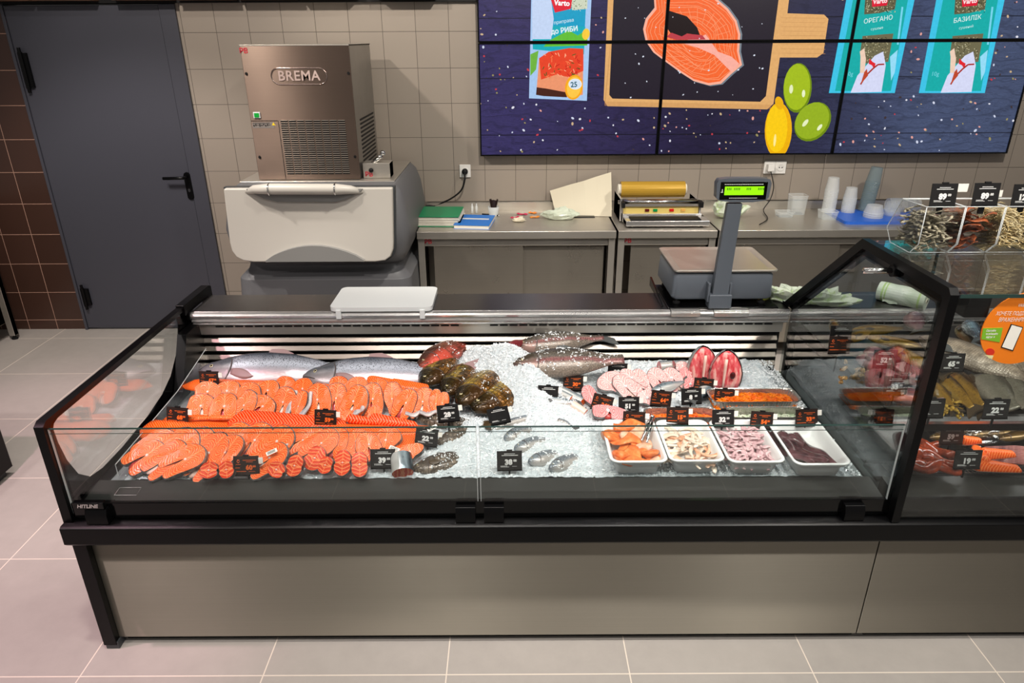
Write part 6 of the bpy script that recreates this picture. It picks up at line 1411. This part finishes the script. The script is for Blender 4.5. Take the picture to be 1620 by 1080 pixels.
fr_('smoked_fish', 'brown fish head standing at the back right of the divider glass', (1445, 505), (1470, 560), .20, .08, .05, 'purple', .87, roll=.4, fins='finb', smp='carp')
for k, (hp, tp, m, lb) in enumerate((((1352, 575), (1420, 588), 'purple', 'purple fish in a clear bag, rear one beside the divider'), ((1365, 600), (1440, 610), 'purple', 'purple fish in a clear bag left of the tag priced 33'), ((1400, 628), (1450, 640), 'purple', 'purple fish in a clear bag, nearest the shelf edge'), ((1375, 560), (1400, 585), 'purple', 'small pink fish piece left of the tag priced 52'))):
    fr_('bagged_fish', lb, hp, tp, .16, .075, .05, m, .80, roll=.3, fins='finp', group='purple fish in clear bags')
rs = random.Random(77)
for k in range(16):
    p = at(1340 + rs.uniform(-10, 34), 585 + rs.uniform(-14, 20), Z=.81); bentstrip('mussel', 'small smoked mussel in the rear black tray seen through the divider', 'mussel', (p.x, p.y, .80 + k * .001), .028, .014, .010, rs.uniform(0, 6), MAT['mus'] if 'mus' in MAT else MAT.setdefault('mus', wet('mussel', (110, 70, 30), (226, 190, 130), 60)), 1.6, 'smoked mussels in the rear black tray', seed=k)
for k in range(34):
    p = at(1490 + rs.uniform(-22, 34), 640 + rs.uniform(-14, 16), Z=.80); bentstrip('dried_piece', 'small golden dried fish piece under the smoked mackerel', 'fish piece', (p.x, p.y, .79 + k * .0006), .030, .014, .009, rs.uniform(0, 6), MAT.get('gp') or MAT.setdefault('gp', wet('golden_piece', (120, 84, 24), (222, 184, 80), 60)), 1.2, 'small golden pieces under the smoked mackerel', seed=k)
crumple('clear_bag', 'clear plastic bag with smoked fish nearest the divider frame', 'bag', 1420, 625, .13, .10, .07, glass('bag_film', (.9, .9, .9), .10, .8, .15), SZ, 9, rough=.3)
# lower deck
DZ = .60
part(MB().box(XD + .02, XR, 1.99, 2.70, .575, DZ - .003), 'lower_deck', MAT['blackm'], c2)
black_tray('black tray with glazed reddish fish on the lower deck, at the divider', [(1.24, 2.0), (1.52, 2.0), (1.52, 2.30), (1.24, 2.30)], DZ)
black_tray('black tray with orange salmon pieces on the lower deck', [(1.54, 2.0), (2.05, 2.0), (2.05, 2.35), (1.54, 2.35)], DZ)
MAT['glaz'] = wet('glazed_red', (84, 30, 14), (160, 62, 32), 30, .12)
for k, (px, py, rz) in enumerate(((1458, 728, .4), (1468, 712, 1.2), (1480, 722, -.9), (1462, 703, .1), (1482, 706, 2.2), (1450, 716, .7), (1488, 733, -.5), (1472, 735, .2))):
    p = at(px, py, Z=.64); bentstrip('glazed_fish', 'glazed reddish smoked fish piece in the lower tray at the divider frame', 'fish piece', (p.x, p.y, .61 + .006 * (k % 3)), .12, .045, .028, rz, MAT['glaz'], .9, 'glazed reddish pieces in the lower left tray', seed=k, twist=.5)
for k, (px, py, L, W, rz, lb) in enumerate(((1575, 737, .16, .06, -.15, 'long orange salmon piece at the bottom of the lower right tray'), (1548, 722, .11, .05, 1.2, 'orange salmon piece standing left of the others in the lower tray'), (1578, 722, .12, .05, .05, 'thick orange salmon piece on top in the lower tray'), (1533, 706, .08, .035, .1, 'small orange salmon piece above the lower dark tag'))):
    p = at(px, py, Z=.63); fillet('salmon_piece', lb, (p.x, p.y, .62 + .012 * (k % 2 + k // 2)), L, W, .03, rz, 'ff', 'orange salmon pieces in the lower tray', smat='membrane')
for k, (px, py) in enumerate(((1560, 685), (1580, 692), (1600, 686), (1530, 686), (1470, 690))):
    p = at(px, py, Z=.64); fish('smoked_fish', 'thin dark golden fish under the shelf, %s' % ['fourth from the divider' if 0 else 'right of the tag priced 59', 'second right of the tag priced 59', 'at the right edge of the photo', 'directly beside the tag priced 59', 'left of the tag priced 59'][k], 'fish', (p.x, p.y, .62), .3, .2, .04, .03, MAT['smoked2'], roll=.3, fins='finb', group='thin golden fish under the shelf', pec=False)
for k in range(12):
    p = at(1595, 706 + k * 2.4, Z=.63); b = MB(); b.tube([(p.x - .07, p.y + .01, .62 + .001 * k), (p.x + .02, p.y - .003, .632), (p.x + .12, p.y - .012, .625)], .0035, 6)
    tag(b.build('dried_stick', MAT['purst'] if 'purst' in MAT else MAT.setdefault('purst', wet('purple_stick', (90, 40, 44), (170, 110, 104), 30)), origin=(p.x, p.y, .62), smooth=True), 'thin purple dried meat stick at the right edge of the lower deck', 'dried stick', 'purple dried sticks')
crumple('clear_bag', 'crumpled clear film between the trays on the lower deck', 'bag', 1545, 700, .12, .05, .05, glass('bag_film2', (.88, .87, .86), .10, .8, .2), DZ, 12, rough=.5)
RT_ = [((1400, 567), 'w', '52', .86, 'white 52 on a dark tag behind the divider glass'), ((1417, 609), 'w', '33', .82, 'white 33 on a dark tag low behind the divider glass'), ((1507, 573), 'w', '65', .85, 'dark tag with white 65 in front of the pale scaled fish'),
       ((1576, 646), 'w', '22', .80, 'dark tag with white 22 in front of the golden mackerel and flat fish'), ((1474, 645), 'w', '', .79, 'dark tag half hidden by the divider frame beside golden pieces'), ((1506, 688), 'w', '59', .63, 'dark tag with white 59 under the tall case shelf'),
       ((1531, 726), 'w', '19', .62, 'large dark tag between the glazed fish and the orange pieces'), ((1330, 528), 'w', '', .86, 'dark tag with white print at the far back behind the divider glass'), ((1328, 545), 'o', '', .84, 'black tag with faint orange print far back behind the divider glass')]
for (px, py), col, price, z, lb in RT_: price_tag(lb, px, py, col, price, w=.078 if price != '19' else .085, h=.062, lift=z + .05 - (SZ if py < 670 else DZ), zbase=SZ if py < 670 else DZ, lean=.15, sticker=False, stake=True)

l = bpy.data.lights.new('added_shelf_fill', 'AREA'); l.shape = 'RECTANGLE'; l.size = 1.9; l.size_y = .03; l.energy = 3; l.color = (1, .97, .93)  # added fill under the shelf, lifts the dark lower deck; no fitting modelled
o = bpy.data.objects.new('added_shelf_fill', l); COL.objects.link(o); o.location = (2.2, 2.02, .752); o.rotation_euler = (.35, 0, 0)
# ================================================================ DRIED FISH BINS ON THE GLASS SHELF
BZ = 1.2745
bx = [1.245, 1.365, 1.485, 1.605, 1.725]
prof = [(2.115, BZ + .003), (2.078, BZ + .04), (2.078, BZ + .155), (2.215, BZ + .15), (2.275, BZ + .045), (2.235, BZ + .003)]
bn = ['clear acrylic bin of small grey dried fish, leftmost bin', 'clear acrylic bin of reddish dried slices, between the grey fish and pale strands', 'clear acrylic bin of pale yellow dried strands', 'clear acrylic bin cut by the right edge of the photo']
for k in range(4):
    x0, x1 = bx[k] + .001, bx[k + 1] - .001
    t_ = thing('acrylic_bin', bn[k], 'bin', ((x0 + x1) / 2, 2.17, BZ), world=True, group='acrylic bins on the glass shelf')
    for xx in (x0, x1 - .002): part(MB().prism(prof, xx, xx + .002, 'x'), 'side_wall', MAT['acrylic'], t_)
    b = MB(); 
    for i, j in ((5, 0), (0, 1)): 
        (ya, za), (yb, zb_) = prof[i], prof[j]; b.add([(x0, ya, za), (x1, ya, za), (x1, yb, zb_), (x0, yb, zb_)], [(0, 1, 2, 3)])
    (ya, za), (yb, zb_) = prof[1], prof[2]; b.add([(x0, ya, za), (x1, ya, za), (x1, yb, zb_ - .04), (x0, yb, zb_ - .04)], [(0, 1, 2, 3)])
    (ya, za), (yb, zb_) = prof[3], prof[4]; b.add([(x0, ya, za), (x1, ya, za), (x1, yb, zb_), (x0, yb, zb_)], [(0, 1, 2, 3)])
    part(b, 'shell', MAT['acrylic'], t_)
    b = MB()
    for xx in (x0 + .001, x1 - .001): b.tube([(xx, y, z) for y, z in prof + prof[:1]], .0016, 5, cap=False)
    b.tube([(x0, prof[2][0], prof[2][1]), (x1, prof[2][0], prof[2][1])], .0016, 5); b.tube([(x0, prof[0][0], prof[0][1]), (x1, prof[0][0], prof[0][1])], .0014, 5); b.tube([(x0, prof[3][0], prof[3][1]), (x1, prof[3][0], prof[3][1])], .003, 6)
    part(b, 'polished_edge', MAT['acr_edge'], t_, smooth=True)
MAT['anch'] = wet('dried_small_fish', (92, 86, 74), (190, 180, 152), 60, .4, (2, 2, 2)); MAT['jerky'] = wet('dried_slices', (84, 34, 20), (176, 96, 56), 30, .3)
# small dried fish: one shape, copied
rings = []
for i in range(9):
    t = i / 8; r = .0052 * (.35 + .65 * math.sin(PI * min(1, t * 1.25 + .12))) * (1 - .55 * t); rings.append([(.055 * (t - .5), 1.5 * r * math.cos(2 * PI * k / 7) + .004 * math.sin(3 * t), .8 * r * math.sin(2 * PI * k / 7)) for k in range(7)])
b = MB(); b.loft(rings); b.add([(.026, 0, 0), (.036, .005, .0005), (.033, 0, 0), (.036, -.005, -.0005)], [(0, 1, 2), (0, 2, 3)])
an = b.build('dried_anchovy', MAT['anch'], origin=(0, 0, 0), smooth=True); rs = random.Random(4)
def binz(y): return BZ + .006 + max(0, (2.12 - y)) * .9 + max(0, y - 2.235) * 1.0
for k in range(300):
    o = an if k == 0 else an.copy()
    if k: COL.objects.link(o)
    lay = k / 300; y = rs.uniform(2.10, 2.245); x = rs.uniform(bx[0] + .022, bx[1] - .022)
    z = binz(y) + lay * .105 * (1 - .4 * ((x - 1.305) / .06) ** 2) + rs.uniform(0, .004) + .004
    o.location = (x, y, z); o.rotation_euler = (rs.uniform(-.6, .6), rs.uniform(-.5, .5), rs.uniform(0, 6.28)); s_ = rs.uniform(.7, 1.0); o.scale = (s_, s_, s_)
    lb = 'small grey dried fish in the leftmost acrylic bin'
    tag(o, lb, 'dried fish', 'small dried fish in the leftmost bin')
for k in range(46):
    y, x = rs.uniform(2.11, 2.24), rs.uniform(bx[1] + .03, bx[2] - .03)
    bentstrip('dried_fish_slice', 'reddish brown dried slice in the second acrylic bin from the left', 'dried fish', (x, y, binz(y) + .002 + .115 * k / 46), rs.uniform(.06, .09), rs.uniform(.025, .045), .003, rs.uniform(-1, 1), MAT['jerky'], rs.uniform(-1, 1), 'reddish dried slices in the second bin', seed=k, twist=rs.uniform(-1.2, 1.2), pitch=rs.uniform(-.5, .5))
def shred(label, x0, x1, cols, seed):
    r_ = random.Random(seed); b = MB()
    b.grid(lambda u, v: (x0 + (x1 - x0) * u, 2.09 + .16 * v, binz(2.09 + .16 * v) + .02 * math.sin(PI * v) ** .4 * max(0, math.sin(PI * u)) ** .5), 10, 10)
    for k in range(1100):
        x, y = r_.uniform(x0 + .012, x1 - .012), r_.uniform(2.095, 2.245); z = binz(y) + .115 * r_.random() ** .6; a = r_.uniform(0, 6.28); l = r_.uniform(.02, .05); q = r_.uniform(-1, 1)
        P_ = [(x - l / 2 * math.cos(a), y - l / 2 * math.sin(a), z), (x + .006 * q, y, z + .005), (x + l / 2 * math.cos(a + q), y + l / 2 * math.sin(a + q), z)]
        P_ = [(min(max(p_[0], x0 + .004), x1 - .004), min(max(p_[1], 2.084), 2.26), p_[2]) for p_ in P_]; b.tube(P_, .0012, 4)
    o = b.build('dried_strands', wet('strands%d' % seed, cols[0], cols[1], 40, .35), origin=((x0 + x1) / 2, 2.17, BZ), smooth=True); tag(o, label, 'dried fish', kind='stuff')
shred('pale yellow dried squid strands in the third acrylic bin', bx[2], bx[3], ((206, 180, 120), (240, 226, 186)), 8)
shred('dried strands in the bin at the right edge of the photo', bx[3], bx[4], ((206, 170, 110), (236, 216, 170)), 9)
for (px, py), pr_, lb in (((1493, 308), '89', 'dark tag with white 89 on the leftmost acrylic bin'), ((1560, 307), '89', 'dark tag with white 89 above the pale dried strands'), ((1622, 309), '120', 'dark tag at the right edge of the photo above the last bin')):
    q = at(px, py, Y=2.10); t_ = price_tag(lb, px, py, 'w', pr_, w=.078, h=.066, lift=.03, zbase=q.z - .03, lean=.12, stake=False, sticker=False)
    part(MB().box(-.008, .008, .002, .008, -.03, .0), 'bracket', MAT['blackm'], t_)
b = MB(); q = at(1522, 297, Y=2.12); b.box(q.x - .018, q.x + .018, 2.119, 2.121, q.z - .012, q.z + .012); o = b.build('paper_label', MAT['swhite'], origin=tuple(q)); tag(o, 'small white paper label tucked behind the left 89 tag', 'paper label')
b = MB(); q = at(1582, 306, Y=2.12); b.box(q.x - .007, q.x + .007, 2.119, 2.121, q.z - .01, q.z + .01); o = b.build('paper_label', MAT['swhite'], origin=tuple(q)); tag(o, 'small white paper label at the right of the middle 89 tag', 'paper label')

# ================================================================ ON THE WORK SURFACE
WZ = .852
cb = thing('white_cutting_board', 'white plastic cutting board hooked on the front edge of the work surface', 'cutting board', (-.55, 2.86, WZ), world=True)
part(MB().prism(rrect(-.762, -.333, 2.722, 2.985, .028, 6), WZ + .004, WZ + .022, 'z'), 'board', MAT['white'], cb, bevel=.004, seg=3)
for x in (-.735, -.385): part(MB().box(x, x + .022, 2.716, 2.724, WZ - .028, WZ + .012), 'hook', MAT['white'], cb, bevel=.002)
for x in (-.73, -.38):
    for y in (2.75, 2.93): part(MB().box(x, x + .015, y, y + .015, WZ, WZ + .005), 'foot', MAT['white'], cb)
# scale
MAT['scale'] = M_('scale_grey', (84, 90, 98), .42); MAT['scale2'] = M_('scale_dark', (60, 64, 72), .45)
sct = thing('scale_tray', 'black and steel carrier tray under the electronic scale', 'tray', (.88, 2.86, WZ), world=True)
part(MB().box(.655, 1.12, 2.74, 3.04, WZ, WZ + .008), 'plate', MAT['blackg'], sct, bevel=.003)
b = MB(); b.prism([(3.04, WZ + .045), (3.04, WZ + .005), (2.76, WZ + .003), (2.76, WZ + .010)], .632, .640, 'x'); part(b, 'side_lip', MAT['blackg'], sct)
b = MB(); b.prism([(2.76, WZ), (2.74, WZ + .003), (2.712, WZ - .006), (2.712, WZ - .024), (2.718, WZ - .024), (2.72, WZ + .0)], .665, .785, 'x'); b.prism([(2.76, WZ), (2.74, WZ + .003), (2.712, WZ - .006), (2.712, WZ - .024), (2.718, WZ - .024), (2.72, WZ)], .845, .99, 'x'); part(b, 'front_hook', MAT['alu'], sct, bevel=.001)
sc_ = thing('electronic_scale', 'grey electronic shop scale with steel pan and green lit display on a column', 'scale', (.87, 2.9, WZ + .008), world=True)
b = MB(); b.loft([[(x, y, z) for x, y in rrect(.675 + d, 1.10 - d, 2.775 + d * .5, 3.10 - d, .02)] for z, d in ((WZ + .03, .008), (WZ + .04, 0), (WZ + .135, .004), (WZ + .145, .012))]); part(b, 'body', MAT['scale'], sc_, bevel=.003)
for x in (.70, 1.06):
    for y in (2.79, 3.02): b = MB(); b.lathe([(.014, 0), (.016, .004), (.016, .01), (.007, .012), (.007, .024)], (x, y, WZ + .008), 14); part(b, 'foot', MAT['blackm'], sc_)
b = MB(); b.loft([[(x, y, z) for x, y in rrect(.676 + d, 1.108 - d, 2.765 + d, 3.12 - d, .018)] for z, d in ((WZ + .150, .012), (WZ + .153, .002), (WZ + .160, .0), (WZ + .162, .003), (WZ + .160, .018), (WZ + .158, .03))]); part(b, 'pan', MAT['ss'], sc_)
part(MB().box(.72, 1.06, 2.80, 3.08, WZ + .14, WZ + .152), 'pan_support', MAT['blackm'], sc_)
b = MB(); b.loft([[(.868 + (.016 * t_z) - hw, 2.755 - hd, z), (.868 + .016 * t_z + hw, 2.755 - hd, z), (.868 + .016 * t_z + hw, 2.755 + hd, z), (.868 + .016 * t_z - hw, 2.755 + hd, z)] for z, hw, hd, t_z in ((WZ + .025, .034, .016, 0), (WZ + .20, .033, .016, .3), (WZ + .445, .030, .014, 1))]); part(b, 'column', MAT['scale'], sc_, bevel=.004)
part(MB().box(.822, .916, 2.728, 2.785, WZ + .006, WZ + .066), 'column_foot', MAT['scale'], sc_, bevel=.004)
for x in (.815, .905): part(MB().box(x, x + .010, 2.74, 2.785, WZ + .03, WZ + .112), 'clamp_arm', MAT['scale'], sc_, bevel=.002)
q0, q1 = at(1131, 321, Y=2.735), at(1222, 282, Y=2.735); cx, cz = (q0.x + q1.x) / 2, (q0.z + q1.z) / 2; hw, hh = (q1.x - q0.x) / 2, (q1.z - q0.z) / 2
dn = MB(); dn.prism([(cx + a * hw, cz + c_ * hh) for a, c_ in ((-.93, .92), (-.6, 1), (.6, 1), (.93, .92), (1, .6), (.97, -.55), (.86, -.8), (.4, -.96), (-.4, -.96), (-.86, -.8), (-.97, -.55), (-1, .6))], 2.735, 2.775); part(dn, 'display_housing', MAT['scale'], sc_, bevel=.008, seg=3)
part(MB().box(cx - hw * .86, cx + hw * .86, 2.733, 2.7355, cz - hh * .72, cz + hh * .72), 'display_window', MAT['blackg'], sc_, bevel=.001)
part(MB().box(cx - hw * .70, cx + hw * .74, 2.7318, 2.7332, cz - hh * .34, cz + hh * .36), 'lit_display', emis('lcd_green', (160, 255, 10), 1.1), sc_)
b = MB()
for k, (a, n_) in enumerate(((-.62, 3), (-.36, 4), (.10, 3), (.52, 4))):
    for i in range(n_): b.box(cx + hw * (a + i * .06), cx + hw * (a + i * .06 + .035), 2.7312, 2.7319, cz + hh * .06, cz + hh * .26)
part(b, 'digits', M_('lcd_digit', (70, 130, 10), .5), sc_)
b = MB()
for k in range(22): b.box(cx + hw * (-.72 + k * .065), cx + hw * (-.72 + k * .065 + .045), 2.7325, 2.7332, cz + hh * .50, cz + hh * .56)
for k in range(16): b.box(cx + hw * (-.5 + k * .065), cx + hw * (-.5 + k * .065 + .045), 2.7325, 2.7332, cz - hh * .62, cz - hh * .57)
b.box(cx - hw * .80, cx - hw * .77, 2.7325, 2.7332, cz - hh * .1, cz + hh * .14); b.box(cx - hw * .83, cx - hw * .75, 2.7325, 2.7332, cz - hh * .14, cz - hh * .08)
part(b, 'panel_print', MAT['tagw'], sc_)
# bag roll and crumpled bags behind the divider
br = thing('bag_roll', 'roll of pale green plastic bags lying on the work surface behind the divider', 'bag roll', tuple(at(1432, 470, Z=WZ)), world=True)
a0 = at(1396, 462, Z=WZ + .04); a1 = at(1466, 474, Z=WZ + .036)
a0 = at(1391, 459, Z=WZ + .04); a1 = at(1466, 476, Z=WZ + .038)
pth = [a0.lerp(a1, k / 10) for k in range(11)]
part(MB().tube(pth, [.040, .041, .041, .040, .041, .042, .041, .040, .041, .040, .040], 24), 'roll', MAT['bagroll'] if 'bagroll' in MAT else MAT.setdefault('bagroll', wet('roll_pale_green', (196, 212, 186), (226, 234, 220), 14, .35)), br, smooth=False)
d = (a1 - a0).normalized(); part(MB().tube([a1 - d * .002, a1 + d * .003], .011, 16), 'core', MAT['kraft'], br); part(MB().tube([a1, a1 + d * .004], .006, 12), 'core_hole', MAT['blackm'], br)
for s_, e_ in ((.10, .14), (.17, .20), (.86, .90)): part(MB().tube([a0.lerp(a1, s_), a0.lerp(a1, e_)], .0414, 24), 'green_stripe', M_('pale_stripe', (176, 206, 130), .4), br)
b = MB(); b.grid(lambda u, v: tuple(a0.lerp(a1, u * .32 - .02) + Vector((0, -.042 - .006 * v, .01 - .045 * v + .003 * math.sin(u * 9)))), 8, 6); part(b, 'loose_bag_end', MAT['bagroll'], br, solid=.001)
crumple('crumpled_plastic_bag', 'crumpled pale green bag on the work surface just left of the divider beam', 'bag', 1250, 477, .095, .045, .06, MAT['bag'], WZ, 21, rz=-.5, rough=.9)
crumple('crumpled_plastic_bag', 'crumpled pale green bag seen through the top of the divider glass', 'bag', 1303, 482, .095, .04, .055, MAT['bag'], WZ, 25, rz=-.2, rough=.9)
b = MB(); b.prism([(1.135, 3.0), (1.16, 3.0), (1.20, 2.76), (1.165, 2.76)], WZ, WZ + .012, 'z'); o = b.build('black_bracket', MAT['blackg'], origin=(1.16, 2.88, WZ), bevel=.002); tag(o, 'black flat bracket on the work surface at the foot of the divider beam', 'bracket')
